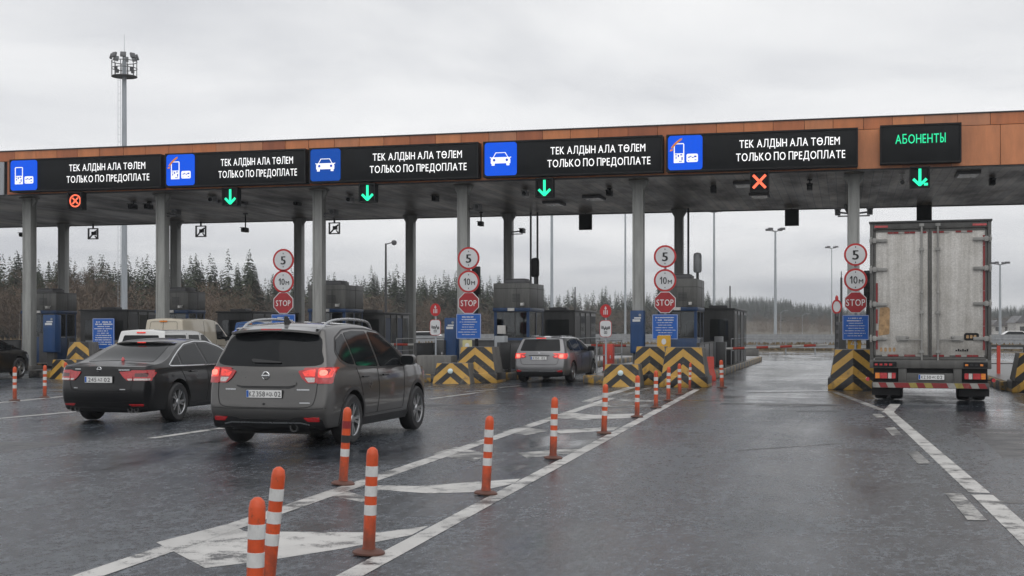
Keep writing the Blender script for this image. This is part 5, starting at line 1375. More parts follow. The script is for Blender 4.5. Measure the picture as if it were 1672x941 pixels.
# tailgate seams, plate recess, garnish and the painted shade below it
c.ribbon('tailgate_seam', smooth_poly([(-.725, 1.08), (-.72, .86), (-.70, .66), (-.62, .565), (-.3, .55), (.3, .55), (.62, .565), (.70, .66), (.72, .86), (.725, 1.08)], 4, False)[:-4], 'rear', 'seam', .010)
c.ribbon('garnish_and_shade', [(-.42, .845), (-.34, .822), (.34, .822), (.42, .845)], 'rear', 'trim', .030, off=.012); c.ribbon('garnish_edge', [(-.44, .872), (-.34, .85), (.34, .85), (.44, .872)], 'rear', 'paint_grey', .035, off=.022)  # dark ribbon paints the shading under the body-coloured garnish edge
c.patch('plate_recess', round_poly([(-.40, .797), (.40, .797), (.36, .66), (.30, .63), (-.30, .63), (-.36, .66)], .03), 'rear', 'trim', off=.001) if 0 else None
c.plate(.735, 'x', parts=[('KZ', .07, -.17, .085), ('358', .07, -.045, .125), ('AQL', .05, .085, .10), ('02', .07, .20, .09)])
c.emblem(.975, .058)
c.patch('boot_badge', [(-.60, .80), (-.44, .80), (-.44, .782), (-.60, .782)], 'rear', 'silver'); c.patch('boot_badge', [(.45, .80), (.62, .80), (.62, .782), (.45, .782)], 'rear', 'silver'); c.patch('boot_badge', [(.50, .625), (.64, .625), (.64, .61), (.50, .61)], 'rear', 'silver')
mb = MB(); p, n = c.hit('rear', 0, .60); MB().lathe([(.001, -.006), (.016, -.006), (.018, .01)], 12, (0, p.y, .60), 'y').build('lock', 'trim', c.t)
c.patch('wiper', round_poly([(-.24, 1.175), (-.22, 1.19), (.20, 1.152), (.205, 1.135), (-.2, 1.140)], .008), 'rear', 'trim', off=.03)
# bumper
c.patch('bumper', round_poly([(-.80, .40), (-.60, .435), (-.42, .425), (-.36, .40), (.36, .40), (.42, .425), (.60, .435), (.80, .40), (.81, .27), (.60, .245), (-.60, .245), (-.81, .27)], .02), 'rear', 'trim', off=.012)
c.ribbon('bumper_lip', [(-.62, .33), (-.5, .355), (.5, .355), (.62, .33)], 'rear', 'silver', .018, off=.016)
c.ribbon('bumper_seam', [(-.84, .545), (-.6, .535), (.6, .535), (.84, .545)], 'rear', 'seam', .008)
for sx in (-1, 1): c.patch('reflector', round_poly(c.flip([(.55, .425), (.76, .425), (.76, .375), (.60, .375)], sx), .01), 'rear', 'tail', off=.02)
p, n = c.hit('rear', .42, .30); MB().lathe([(.045, -.02), (.055, -.022), (.055, .06), (.042, .06), (.042, -.02)], 20, (.40, p.y - .01, .285), 'y', closed=False).build('exhaust', 'dark_steel', c.t)
for sx in (-1, 1):
    qw = round_poly([(-.36, 1.30), (-.24, 1.455), (.06, 1.545), (.14, 1.10), (-.10, 1.125), (-.28, 1.18)], .045)
    rdw = round_poly([(.19, 1.09), (.11, 1.55), (.40, 1.575), (.93, 1.57), (1.00, 1.06)], .03); fdw = round_poly([(1.07, 1.055), (1.01, 1.57), (1.40, 1.535), (1.75, 1.37), (2.22, 1.085), (2.15, 1.06)], .04)
    for q in (qw, rdw, fdw): c.patch('side_window', q, 'side', 'glass', sx, off=.005)
    c.ribbon('window_trim', round_poly([(-.40, 1.29), (-.25, 1.48), (.10, 1.59), (.5, 1.61), (.95, 1.605), (1.42, 1.565), (1.8, 1.38), (2.3, 1.08), (2.15, 1.035), (1.0, 1.04), (.12, 1.075), (-.12, 1.10), (-.32, 1.16)], .04), 'side', 'trim', .022, sx, .004, True)
    c.ribbon('door_seam', [(.96, 1.05), (.98, .7), (.93, .40)], 'side', 'seam', .010, sx); c.ribbon('door_seam', [(.16, 1.08), (.28, .85), (.36, .62), (.44, .42)], 'side', 'seam', .010, sx); c.ribbon('door_seam', [(2.10, 1.03), (2.05, .7), (2.02, .42)], 'side', 'seam', .010, sx)
    c.ribbon('sill_seam', [(.44, .40), (2.03, .40)], 'side', 'seam', .008, sx)
    c.ribbon('sill_cladding', [(.40, .30), (2.25, .30)], 'side', 'trim', .12, sx, .008)
    pts = [(-.36, 1.60), (-.22, 1.675), (.05, 1.722), (.6, 1.742), (1.15, 1.722), (1.34, 1.685), (1.46, 1.60)]
    mb = MB(); X = lambda y: c.hit('top', .58, y)[0]
    pp = []
    for y, z in pts: pp.append(Vector((sx * .575, y, z - .0)))
    pp = [Vector((sx * .60, -.40, 1.60))] + [Vector((sx * .59, y, z)) for y, z in pts] + [Vector((sx * .59, 1.5, 1.58))]
    q_ = smooth_poly([(v.y, v.z) for v in pp], 6)[:-6]; mb.sweep([(sx * .592, a, b) for a, b in q_[:len(pp) * 6 - 11]], .019, 8); mb.build('roof_rail', 'silver', c.t, smooth=True)
arch_trim(c)
c.handles((.42, 1.22), .93, 'trim')
c.mirror(1.98, 1.07, 'paint_grey')
for sx in (-1, 1): c.patch('headlight', round_poly(c.flip([(.40, .88), (.80, .92), (.78, .78), (.45, .76)], sx), .03), 'front', 'head', off=.01)
c.patch('windscreen', round_poly([(-.62, 1.16), (.62, 1.16), (.55, 1.60), (-.55, 1.60)], .05), 'front', 'glass', off=.006)
mb = MB(); p, n = c.hit('top', 0, -.12); mb.prism([(-.26, p.z - .012), (-.10, p.z - .01), (-.17, p.z + .035), (-.24, p.z + .09), (-.255, p.z + .085)], 'x', -.022, .022); mb.build('antenna', 'trim', c.t)

# ---- black sedan
SED = dict(wb=2.78, wr=.340, track=1.58, floor=.20, belt=.93, crown=.035, bow=.15,
    st=[0, .02, .06, .12, .18, .25, .32, .40, .48, .56, .64, .72, .80, .88, .95, .985, 1],
    rear=[(.20, -.92), (.30, -1.02), (.45, -1.09), (.62, -1.10), (.70, -1.05), (.90, -1.06), (1.0, -1.02)],
    front=[(.20, 3.55), (.40, 3.72), (.6, 3.74), (.8, 3.55)],
    top=[(-1.1, .97), (-.95, .995), (-.55, 1.02), (-.30, 1.07), (.10, 1.25), (.50, 1.395), (.85, 1.44), (1.25, 1.45), (1.65, 1.41), (2.0, 1.31), (2.80, .96), (3.3, .87), (3.6, .76), (3.75, .64)],
    plan=[(-1.1, .77), (-.85, .865), (-.4, .905), (1.4, .915), (2.7, .90), (3.3, .85), (3.75, .66)],
    side=[(.20, .93), (.32, .97), (.50, 1.0), (.66, 1.0), (.82, .985), (.95, .955), (1.15, .845), (1.38, .70), (1.46, .66)])
def sedan(name, label, paint, loc, rz, detail=True):
    c = Car(name, label, SED, paint, loc, rz)
    c.patch('rear_window', round_poly([(-.63, -.42), (.63, -.42), (.565, .10), (.50, .44), (-.50, .44), (-.565, .10)], .08), 'top', 'glass', off=.005)
    c.patch('windscreen', round_poly([(-.58, 1.78), (.58, 1.78), (.70, 2.62), (-.70, 2.62)], .08), 'top', 'glass', off=.005)
    for sx in (-1, 1):
        qs = [round_poly([(-.16, .995), (.03, 1.095), (.15, 1.145), (.13, .985)], .03), round_poly([(.20, .985), (.22, 1.175), (.55, 1.30), (.97, 1.345), (1.04, .985)], .03), round_poly([(1.11, .98), (1.04, 1.35), (1.40, 1.335), (1.75, 1.25), (2.38, .985)], .035)]
        for q in qs: c.patch('side_window', q, 'side', 'glass', sx, off=.005)
        c.ribbon('window_trim', round_poly([(-.26, .985), (-.02, 1.105), (.22, 1.21), (.55, 1.33), (.98, 1.378), (1.42, 1.368), (1.8, 1.275), (2.48, .965), (1.1, .955), (.1, .962), (-.2, .968)], .04), 'side', 'chrome', .018, sx, .007, True)
        c.ribbon('door_seam', [(1.04, .95), (1.06, .6), (1.0, .32)], 'side', 'seam', .010, sx); c.ribbon('door_seam', [(.08, .96), (.22, .75), (.40, .45), (.44, .32)], 'side', 'seam', .010, sx); c.ribbon('door_seam', [(2.28, .95), (2.2, .6), (2.17, .32)], 'side', 'seam', .010, sx)
        c.ribbon('sill_trim', [(.42, .27), (2.36, .27)], 'side', 'trim', .06, sx, .006)
        c.patch('headlight', round_poly([(3.15, .79), (3.42, .74), (3.66, .60), (3.55, .56), (3.25, .66)], .03), 'side', 'head', sx, off=.012)
        if detail:
            P = lambda n, q, m, o_, par=None: c.patch(n, round_poly(c.flip(q, sx), .012), 'rear', m, off=o_, parent=par)
            a = P('taillight', [(.36, .885), (.58, .90), (.58, .735), (.50, .735), (.42, .80)], 'tail', .016)
            P('clear_lens', [(.49, .77), (.575, .77), (.575, .74), (.515, .74)], 'tail_clear', .02, a)
            b = P('taillight', [(.592, .902), (.84, .915), (.84, .735), (.592, .735)], 'tail', .016)
            P('clear_lens', [(.60, .772), (.825, .772), (.82, .74), (.60, .74)], 'tail_clear', .02, b)
            P('inner_lens', [(.61, .86), (.80, .865), (.80, .80), (.61, .80)], 'tail_dark', .019, b)
            c.patch('lens_wrap', round_poly([(-.97, .915), (-.80, .90), (-.68, .865), (-.80, .78), (-.97, .735)], .02), 'side', 'tail', sx, off=.014, parent=b)
            P('reflector', [(.50, .345), (.74, .345), (.74, .315), (.54, .315)], 'tail', .012)
            MB().lathe([(.03, -.02), (.045, -.022), (.045, .05), (.03, .05), (.03, -.02)], 16, (sx * .50, c.hit('rear', sx * .5, .25)[0].y - .01, .245), 'y', closed=False).build('exhaust', 'dark_steel', c.t); MB().lathe([(.03, -.02), (.045, -.022), (.045, .05), (.03, .05), (.03, -.02)], 16, (sx * .60, c.hit('rear', sx * .6, .25)[0].y - .01, .245), 'y', closed=False).build('exhaust', 'dark_steel', c.t)
    if detail:
        c.ribbon('boot_seam', smooth_poly([(-.60, .96), (-.59, .75), (-.56, .60), (-.45, .545), (0, .535), (.45, .545), (.56, .60), (.59, .75), (.60, .96)], 4, False)[:-4], 'rear', 'seam', .010)
        c.plate(.755, '', parts=[('245', .07, -.11, .15), ('AZ', .05, .035, .085), ('02', .07, .165, .11)])
        c.emblem(.925, .045)
        c.patch('boot_badge', [(-.50, .935), (-.38, .935), (-.38, .918), (-.50, .918)], 'rear', 'silver'); c.patch('boot_badge', [(.34, .925), (.52, .925), (.52, .908), (.34, .908)], 'rear', 'silver'); c.patch('boot_badge', [(-.5, .62), (-.42, .62), (-.42, .605), (-.5, .605)], 'rear', 'silver'); c.patch('boot_badge', [(.38, .60), (.47, .60), (.47, .585), (.38, .585)], 'rear', 'silver')
        c.patch('bumper', round_poly([(-.78, .30), (-.5, .285), (.5, .285), (.78, .30), (.76, .215), (-.76, .215)], .02), 'rear', 'trim', off=.008)
        c.ribbon('bumper_line', [(-.70, .40), (-.3, .375), (.3, .375), (.70, .40)], 'rear', 'seam', .01, off=.003)
        # roof spoiler and brake strip
        mb = MB(); vs = []
        for i in range(21):
            u = (i / 10 - 1) * .56; p, n = c.hit('top', u, .56); e = 1 - abs(u / .56) ** 3 * .4
            vs += [(u, .60, p.z + .004), (u * 1.03, .60 - .30 * e, p.z - .012), (u * 1.03, .60 - .30 * e, p.z - .034), (u, .5, p.z - .05)]
        for i in range(20):
            for k in range(3): mb.add([vs[i * 4 + k], vs[i * 4 + k + 1], vs[i * 4 + 5 + k], vs[i * 4 + 4 + k]], [(0, 1, 2, 3)])
        mb.build('spoiler', paint, c.t, smooth=True)
        p, n = c.hit('top', 0, .56); MB().box(-.08, .08, .285, .31, p.z - .033, p.z - .013).build('brake_strip', 'tail_lit', c.t)
        p, n = c.hit('top', .05, -.45); MB().lathe([(.035, 0), (.03, .05), (.01, .09)], 12, (.05, -.40, p.z - .02)).build('antenna', 'tail', c.t)
    c.handles((.50, 1.36), .86, paint); c.mirror(2.12, .98, paint)
    return c
M['tail_dark'] = mat('tail_lens_dark', (.09, .012, .014), .15, coat=1, var=.3, scale=40)
x, y = G(217, 687)
sedan('sedan_car', 'black sedan with chrome window trim and unlit red taillights', 'paint_black', (x, y), 0)
sedan('sedan_car', 'black car cut by the left picture edge, only its bonnet and front wheel in view', 'paint_black', (-27.0, 36.75 - 2.78), 0, False)

# ---- grey estate at the booth
EST = dict(wb=2.65, wr=.325, track=1.54, floor=.20, belt=.94, crown=.035, bow=.12,
    st=[0, .02, .06, .12, .2, .28, .36, .44, .52, .6, .68, .76, .83, .9, .95, .985, 1],
    rear=[(.20, -.84), (.30, -.93), (.45, -.98), (.60, -.98), (.68, -.93), (.90, -.90), (1.0, -.85), (1.2, -.72), (1.42, -.58)],
    front=[(.20, 3.32), (.40, 3.48), (.6, 3.48), (.8, 3.3)],
    top=[(-.7, 1.39), (-.5, 1.43), (-.1, 1.465), (.6, 1.48), (1.1, 1.465), (1.5, 1.39), (2.45, 1.01), (2.9, .92), (3.3, .80), (3.5, .66)],
    plan=[(-.98, .79), (-.7, .865), (-.3, .895), (1.4, .905), (2.6, .89), (3.1, .84), (3.5, .66)],
    side=[(.20, .93), (.32, .97), (.50, 1.0), (.66, 1.0), (.82, .985), (.96, .955), (1.15, .87), (1.38, .76), (1.48, .70)])
def estate(name, label, paint, loc, rz, lit=True, plate=True, cat='car'):
    c = Car(name, label, EST, paint, loc, rz, cat)
    c.patch('rear_window', round_poly([(-.66, 1.0), (.66, 1.0), (.57, 1.365), (-.57, 1.365)], .05), 'rear', 'glass', off=.006)
    MB().box(-.16, .16, -.66, -.62, 1.385, 1.415).build('brake_strip', 'tail_lit' if lit else 'tail', c.t)
    L = 'tail_lit' if lit else 'tail'
    for sx in (-1, 1):
        a = c.patch('taillight', round_poly(c.flip([(.42, .835), (.50, .88), (.60, .905), (.60, .77), (.48, .78)], sx), .02), 'rear', 'tail', off=.014)
        c.patch('lit_lens', round_poly(c.flip([(.47, .84), (.58, .875), (.58, .80), (.49, .80)], sx), .012), 'rear', L, off=.018, parent=a)
        b = c.patch('taillight', round_poly(c.flip([(.61, .907), (.84, .93), (.84, .755), (.61, .77)], sx), .02), 'rear', L, off=.016)
        if lit: c.patch('lit_lens', round_poly(c.flip([(.64, .89), (.76, .90), (.76, .79), (.64, .79)], sx), .02), 'rear', 'tail_hot', off=.02, parent=b)
        c.patch('lens_wrap', round_poly([(-.84, .935), (-.64, .90), (-.58, .86), (-.70, .78), (-.84, .755)], .02), 'side', L, sx, off=.014, parent=b)
        c.patch('reflector', round_poly(c.flip([(.56, .40), (.74, .41), (.74, .35), (.60, .35)], sx), .01), 'rear', 'tail', off=.01)
        for q in ([(-.40, 1.16), (-.28, 1.29), (.06, 1.34), (.12, 1.00), (-.22, 1.01)], [(.18, 1.0), (.12, 1.35), (.5, 1.385), (.92, 1.385), (1.0, .99)], [(1.06, .985), (.99, 1.385), (1.38, 1.345), (2.2, .99)]): c.patch('side_window', round_poly(q, .03), 'side', 'glass', sx, off=.005)
        c.ribbon('window_trim', round_poly([(-.46, 1.16), (-.3, 1.32), (.1, 1.385), (.5, 1.415), (.95, 1.415), (1.40, 1.375), (2.32, .975), (1.0, .96), (-.26, .98)], .04), 'side', 'chrome', .016, sx, .006, True)
        c.ribbon('door_seam', [(.98, .96), (1.0, .6), (.94, .32)], 'side', 'seam', .01, sx); c.ribbon('door_seam', [(.14, .98), (.28, .75), (.42, .34)], 'side', 'seam', .01, sx); c.ribbon('door_seam', [(2.1, .95), (2.04, .34)], 'side', 'seam', .01, sx)
        c.ribbon('roof_rail', [(-.4, 1.43), (.4, 1.46), (1.2, 1.43)], 'side', 'silver', .02, sx, .03)
        c.patch('headlight', round_poly([(2.95, .80), (3.2, .75), (3.42, .62), (3.3, .58), (3.0, .68)], .03), 'side', 'head', sx, off=.012)
    c.ribbon('tailgate_seam', [(-.64, .93), (-.62, .75), (-.58, .60), (-.5, .575), (.5, .575), (.58, .60), (.62, .75), (.64, .93)], 'rear', 'seam', .012)
    c.patch('garnish_and_shade', round_poly([(-.34, .865), (.34, .865), (.33, .845), (-.33, .845)], .008), 'rear', 'trim', off=.014)
    if plate: c.plate(.78, '', parts=[('К150', .07, -.09, .20), ('02', .07, .15, .11)])
    p, n = c.hit('rear', 0, .94); MB().lathe([(.001, -.008), (.04, -.008), (.045, .01)], 20, (0, p.y, .935), 'y').build('emblem', 'chrome', c.t).scale = (1, 1, 1)
    c.patch('bumper', round_poly([(-.76, .37), (-.5, .345), (.5, .345), (.76, .37), (.74, .225), (-.74, .225)], .02), 'rear', 'trim', off=.008)
    c.ribbon('bumper_lip', [(-.72, .43), (-.55, .375), (.55, .375), (.72, .43)], 'rear', 'silver', .014, off=.01)
    c.patch('windscreen', round_poly([(-.58, 1.55), (.58, 1.55), (.68, 2.35), (-.68, 2.35)], .08), 'top', 'glass', off=.005)
    c.handles((.45, 1.22), .86, paint); c.mirror(1.95, .99, 'trim')
    return c
x, y = G(893, 624)
estate('estate_car', 'grey estate car with glowing brake lights waiting at the booth lane', 'paint_grey2', (x, y), R(-3)).t.scale = (.95, .95, .95)

# ---- vans
def vanspec(h, w_, wb, rear, front, slope):
    return dict(wb=wb, wr=.34, track=w_ * 1.74, floor=.22, belt=h * .58, crown=.05, bow=.06,
        st=[0, .02, .05, .12, .2, .28, .36, .44, .52, .6, .68, .76, .83, .9, .95, .985, 1],
        rear=[(.22, -rear + .1), (.4, -rear), (.7, -rear), (h * .6, -rear + .03), (h, -rear + .03 + slope)],
        front=[(.22, wb + front - .1), (.5, wb + front), (.8, wb + front - .05), (1.0, wb + front - .2)],
        top=[(-rear, h - .06), (-rear + .25, h - .01), (0, h), (wb * .55, h), (wb * .72, h - .07), (wb + front * .25, h * .62), (wb + front * .6, h * .55), (wb + front, h * .45)],
        plan=[(-rear, w_ * .93), (-rear + .15, w_ * .985), (0, w_), (wb * .6, w_), (wb, w_ * .98), (wb + front * .6, w_ * .92), (wb + front, w_ * .78)],
        side=[(.22, .94), (.34, .97), (.55, 1.0), (h * .58, .985), (h * .8, .93), (h, .86)])
def van(name, label, sp, paint, loc, windows=True, cat='van'):
    c = Car(name, label, sp, paint, loc, 0, cat); h = sp['top'][2][1]; w_ = sp['plan'][2][1]; wb = sp['wb']; r = -sp['rear'][1][1]
    if windows: c.patch('rear_window', round_poly([(-w_ * .76, h * .62), (w_ * .76, h * .62), (w_ * .68, h * .885), (-w_ * .68, h * .885)], .05), 'rear', 'glass', off=.006)
    else:
        c.ribbon('door_seam', [(0, .45), (0, h - .08)], 'rear', 'seam', .014); c.ribbon('panel_line', round_poly([(-w_ * .7, h * .6), (w_ * .7, h * .6), (w_ * .64, h * .93), (-w_ * .64, h * .93)], .06), 'rear', 'seam', .012, closed=True)
    p, n = c.hit('rear', 0, h * .93); MB().box(-.14, .14, p.y - .03, p.y + .02, h * .925, h * .95).build('brake_strip', 'tail_lit' if windows else 'amber', c.t)
    for sx in (-1, 1):
        c.patch('taillight', round_poly(c.flip([(w_ * .82, h * .58), (w_ * .93, h * .58), (w_ * .93, h * .40), (w_ * .82, h * .40)], sx), .015), 'rear', 'tail', off=.014)
        a, b = h * .615, h * .89
        ws = [(-r + .22, wb * .30), (wb * .34, wb * .62)] if windows else []
        for y0, y1 in ws: c.patch('side_window', round_poly([(y0, a), (y0 + .04, b), (y1 - .02, b), (y1, a)], .04), 'side', 'glass', sx, off=.005)
        c.patch('side_window', round_poly([(wb * .66, a), (wb * .66, b), (wb * .74, b), (wb * 1.0, a + .0)], .04), 'side', 'glass', sx, off=.005)
        c.ribbon('door_seam', [(wb * .64, h - .12), (wb * .64, .35)], 'side', 'seam', .012, sx); c.ribbon('door_seam', [(wb * .32, h - .12), (wb * .32, .35)], 'side', 'seam', .012, sx)
        c.ribbon('side_moulding', [(-r + .3, h * .5), (wb * .95, h * .5)], 'side', 'seam', .012, sx)
        c.patch('headlight', round_poly([(wb + .45, h * .5), (wb + .75, h * .43), (wb + .72, h * .36), (wb + .5, h * .4)], .03), 'side', 'head', sx, off=.012)
    c.patch('windscreen', round_poly([(-w_ * .74, wb * .80), (w_ * .74, wb * .80), (w_ * .82, wb + .12), (-w_ * .82, wb + .12)], .06), 'top', 'glass', off=.006)
    c.plate(h * .36, '', blue=False, parts=[('02', .07, .15, .11)]); c.handles((wb * .7,), h * .5, 'trim'); c.mirror(wb * .92, h * .6, 'trim')
    return c
d = 39.6; x, y = PD(246, d); van('minivan', 'white minivan with dark windows ahead of the black sedan', vanspec(1.60, .86, 2.6, .75, .85, .22), 'paint_white', (x, y))
d = 45.6; x, y = PD(284, d); van('panel_van', 'beige panel van without rear windows behind the white minivan', vanspec(2.0, .80, 2.6, .85, .7, .12), 'paint_beige', (x, y), False)
d = 52.0; x, y = PD(420, d); van('delivery_van', 'blue van almost hidden behind the roof of the dark grey car', vanspec(1.93, .72, 2.8, .9, .8, .15), 'paint_blue', (x, y), False)

# ---- truck
x, y = G(1518, 658)
RZ = R(-3.2)
t = thing('box_truck', 'dirty white box truck seen from behind, waiting in the right lane', 'truck', (x, y, .004), RZ)
W, Z0, Z1, YR, YF = 1.235, .96, 3.89, -.55, 6.4
mb = MB().box(-W + .02, W - .02, YR + .10, YF, Z0, Z1 - .02); mb.build('cargo_box', 'truck_panel', t, bevel=.02)
mb = MB()
for sx in (-1, 1): mb.box(sx * W - (.075 if sx > 0 else 0), sx * W + (0 if sx > 0 else .075), YR, YR + .16, Z0 - .02, Z1)
mb.box(-W + .075, W - .075, YR + .01, YR + .16, Z1 - .14, Z1 - .002); mb.box(-W - .0, W + .0, YR - .05, YR + .16, Z0 - .20, Z0 - .021); mb.box(-W + .1, W - .1, YR + .015, YR + .15, Z0 - .02, Z0 + .04)
mb.build('rear_frame', 'truck_frame', t, bevel=.012)
MB().box(-W - .02, W + .02, YR - .03, YF, Z1 + .0, Z1 + .035).build('roof_edge', 'dark_steel', t)
for sx, lb in ((-1, 'left cargo door with a peeled brown patch'), (1, 'right cargo door')):
    x0, x1 = (-W + .09, -.012) if sx < 0 else (.012, W - .09)
    dr = tag(MB().box(x0, x1, YR + .03, YR + .10, Z0 + .05, Z1 - .16).build('cargo_door', 'truck_panel', t, bevel=.008), lb)
    mb = MB()                                             # grey edge strips of the door
    e = .035
    for q in ((x0, x1, Z1 - .16 - e, Z1 - .16), (x0, x1, Z0 + .05, Z0 + .05 + e)): mb.box(q[0], q[1], YR + .02, YR + .031, q[2], q[3])
    mb.box(x0 if sx < 0 else x1 - e, (x0 + e) if sx < 0 else x1, YR + .02, YR + .031, Z0 + .05, Z1 - .16); mb.box((x1 - .03) if sx < 0 else x0, x1 if sx < 0 else x0 + .03, YR + .022, YR + .031, Z0 + .09, Z1 - .20)
    mb.build('door_edge', 'truck_frame', dr)
    bx_ = sx * .165
    mb = MB().tube((bx_, YR - .01, Z0 - .10), (bx_, YR - .01, Z1 - .05), .021, n=10)
    for z in (Z0 - .11, Z0 + .16, Z0 + 1.0, Z0 + 2.35, Z1 - .06): mb.box(bx_ - .05, bx_ + .05, YR - .035, YR + .03, z - .03, z + .03)
    for z in (Z0 - .13, Z0 + 1.42): mb.lathe([(.03, z - .02), (.036, z), (.03, z + .02)], 12, (bx_, YR - .01, 0))
    mb.build('lock_rod', 'truck_steel', dr, smooth=False)
    mb = MB(); hx = sx * .56
    mb.box(min(bx_, sx * .62), max(bx_, sx * .62), YR - .03, YR - .008, Z0 + .405, Z0 + .43); mb.box(hx - .12, hx + .12, YR - .012, YR + .031, Z0 + .38, Z0 + .50)
    mb.lathe([(.001, YR - .03), (.03, YR - .028), (.04, YR + .03)], 12, (sx * .46, 0, Z0 + .47), 'y'); mb.build('handle', 'truck_steel', dr, bevel=.004)
    for i, z in enumerate((Z0 + .44, Z0 + 1.18, Z0 + 1.93, Z0 + 2.55)):
        a, b = (sx * (W + .01), sx * (W - .36)); mb = MB().box(min(a, b), max(a, b), YR - .018, YR + .031, z - .035, z + .035); mb.box(sx * (W - .10) - .04, sx * (W - .10) + .04, YR - .035, YR - .01, z - .055, z + .055); mb.tube((sx * (W - .02), YR - .02, z - .08), (sx * (W - .02), YR - .02, z + .08), .022, n=8)
        mb.build('hinge', 'truck_steel', dr, bevel=.004)
    r_ = random.Random(3 + sx)
    def tape(q, m): MB().box(q[0], q[1], YR + .0165, YR + .0205, q[2], q[3]).build('reflective_tape', m, dr)
    xs_ = [x0 + .05 + i * (x1 - x0 - .1) / 9 for i in range(10)]
    for i in range(9):
        m = ('tape_red', 'tape_white', 'tape_red')[i % 3] if sx < 0 else ('tape_red', 'tape_red', 'tape_white')[i % 3]
        if r_.random() < .85: tape((xs_[i], xs_[i + 1] - .006, Z0 + .052, Z0 + .094), m)
        if r_.random() < .8 and not (sx < 0 and i < 2): tape((xs_[i], xs_[i + 1] - .006, Z1 - .235, Z1 - .197), m)
    ex = x0 + .055 if sx < 0 else x1 - .055
    z = Z0 + .2
    while z < Z1 - .3:
        l = r_.uniform(.3, .55)
        if sx > 0 or r_.random() < .45: tape((ex - .02, ex + .02, z, min(z + l, Z1 - .3)), 'tape_red')
        z += l + (.01 if sx > 0 else .15)
dr = [o for o in t.children if o.name.startswith('cargo_door')]
MB().prism(round_poly([(-1.06, Z0 + .50), (-.83, Z0 + .53), (-.82, Z0 + 1.08), (-.86, Z0 + 1.12), (-1.03, Z0 + 1.10)], .03), 'y', YR + .022, YR + .0305).build('peeled_patch', 'rust', dr[0])
MB().prism(rrect(.30, .16, .05), 'y', -.004, .004).build('door_marking', 'black_matt', dr[1], (.84, YR + .026, Z0 + .48))
for i in range(3): MB().prism(rrect(.055, .07, .02), 'y', -.003, .003).build('door_lettering', 'rust', dr[1], (.76 + i * .075, YR + .021, Z0 + .48))
for i in range(4): MB().prism(rrect(.05, .09, .02), 'y', -.003, .003).build('door_lettering', 'rust', dr[0], (-1.0 + i * .09, YR + .027, Z0 + .2))
mb = MB()
for i in range(6): mb.box(.52 + i * .045, .55 + i * .045, YR + .02, YR + .03, Z0 + .17, Z0 + .20 + .02 * (i % 2))
mb.build('door_scratch', 'black_matt', dr[1])
for sx in (-1, 1):
    MB().box(sx * 1.0 - .14, sx * 1.0 + .14, YR - .005, YR + .005, Z1 - .10, Z1 - .055).build('marker_light', 'tail', t)
    MB().box(sx * .92 - .24, sx * .92 + .24, YR - .075, YR - .045, Z0 - .17, Z0 - .06).build('light_strip_housing', 'black_matt', t)
    for i in range(4): MB().box(sx * .92 - .21 + i * .10, sx * .92 - .15 + i * .10, YR - .08, YR - .07, Z0 - .14, Z0 - .10).build('marker_light', 'tail' if sx < 0 else ('amber' if i in (0, 3) else 'trim'), t)
# chassis
mb = MB()
for sx in (-1, 1): mb.box(sx * .55 - .05, sx * .55 + .05, YR + .05, YF + 1.5, .62, Z0 - .2)
mb.box(-1.1, 1.1, YR + .05, YR + .35, .60, .74); mb.build('chassis', 'under', t)
for sx in (-1, 1): MB().box(sx * .56 - .085, sx * .56 + .085, YR - .03, YR + .1, .42, Z0 - .2).build('bumper_bracket', 'truck_frame', t, bevel=.01)
MB().box(-1.16, 1.16, YR + .06, YR + .12, .42, .76).build('lamp_panel', 'black_matt', t)
MB().box(-.475, .475, YR - .02, YR + .02, .45, .66).build('plate_holder', 'truck_frame', t, bevel=.01)
pl = MB().prism(rrect(.54, .125, .012), 'y', -.006, .012).build('licence_plate', 'trim', t, (.03, YR - .03, .575))
MB().prism(rrect(.525, .11, .01), 'y', -.009, .0).build('plate_field', 'plate', pl); MB().box(-.258, -.222, -.0105, -.004, -.048, .048).build('plate_flag', 'plate_blue', pl)
for body, h, xx, ww in (('KZ', .07, -.16, .085), ('50', .07, -.05, .085), ('ИС', .05, .055, .08), ('02', .075, .17, .11)): lettering(pl, body, h, (xx, -.0115, -h / 2), 'ink', ww, .006, depth=.002)
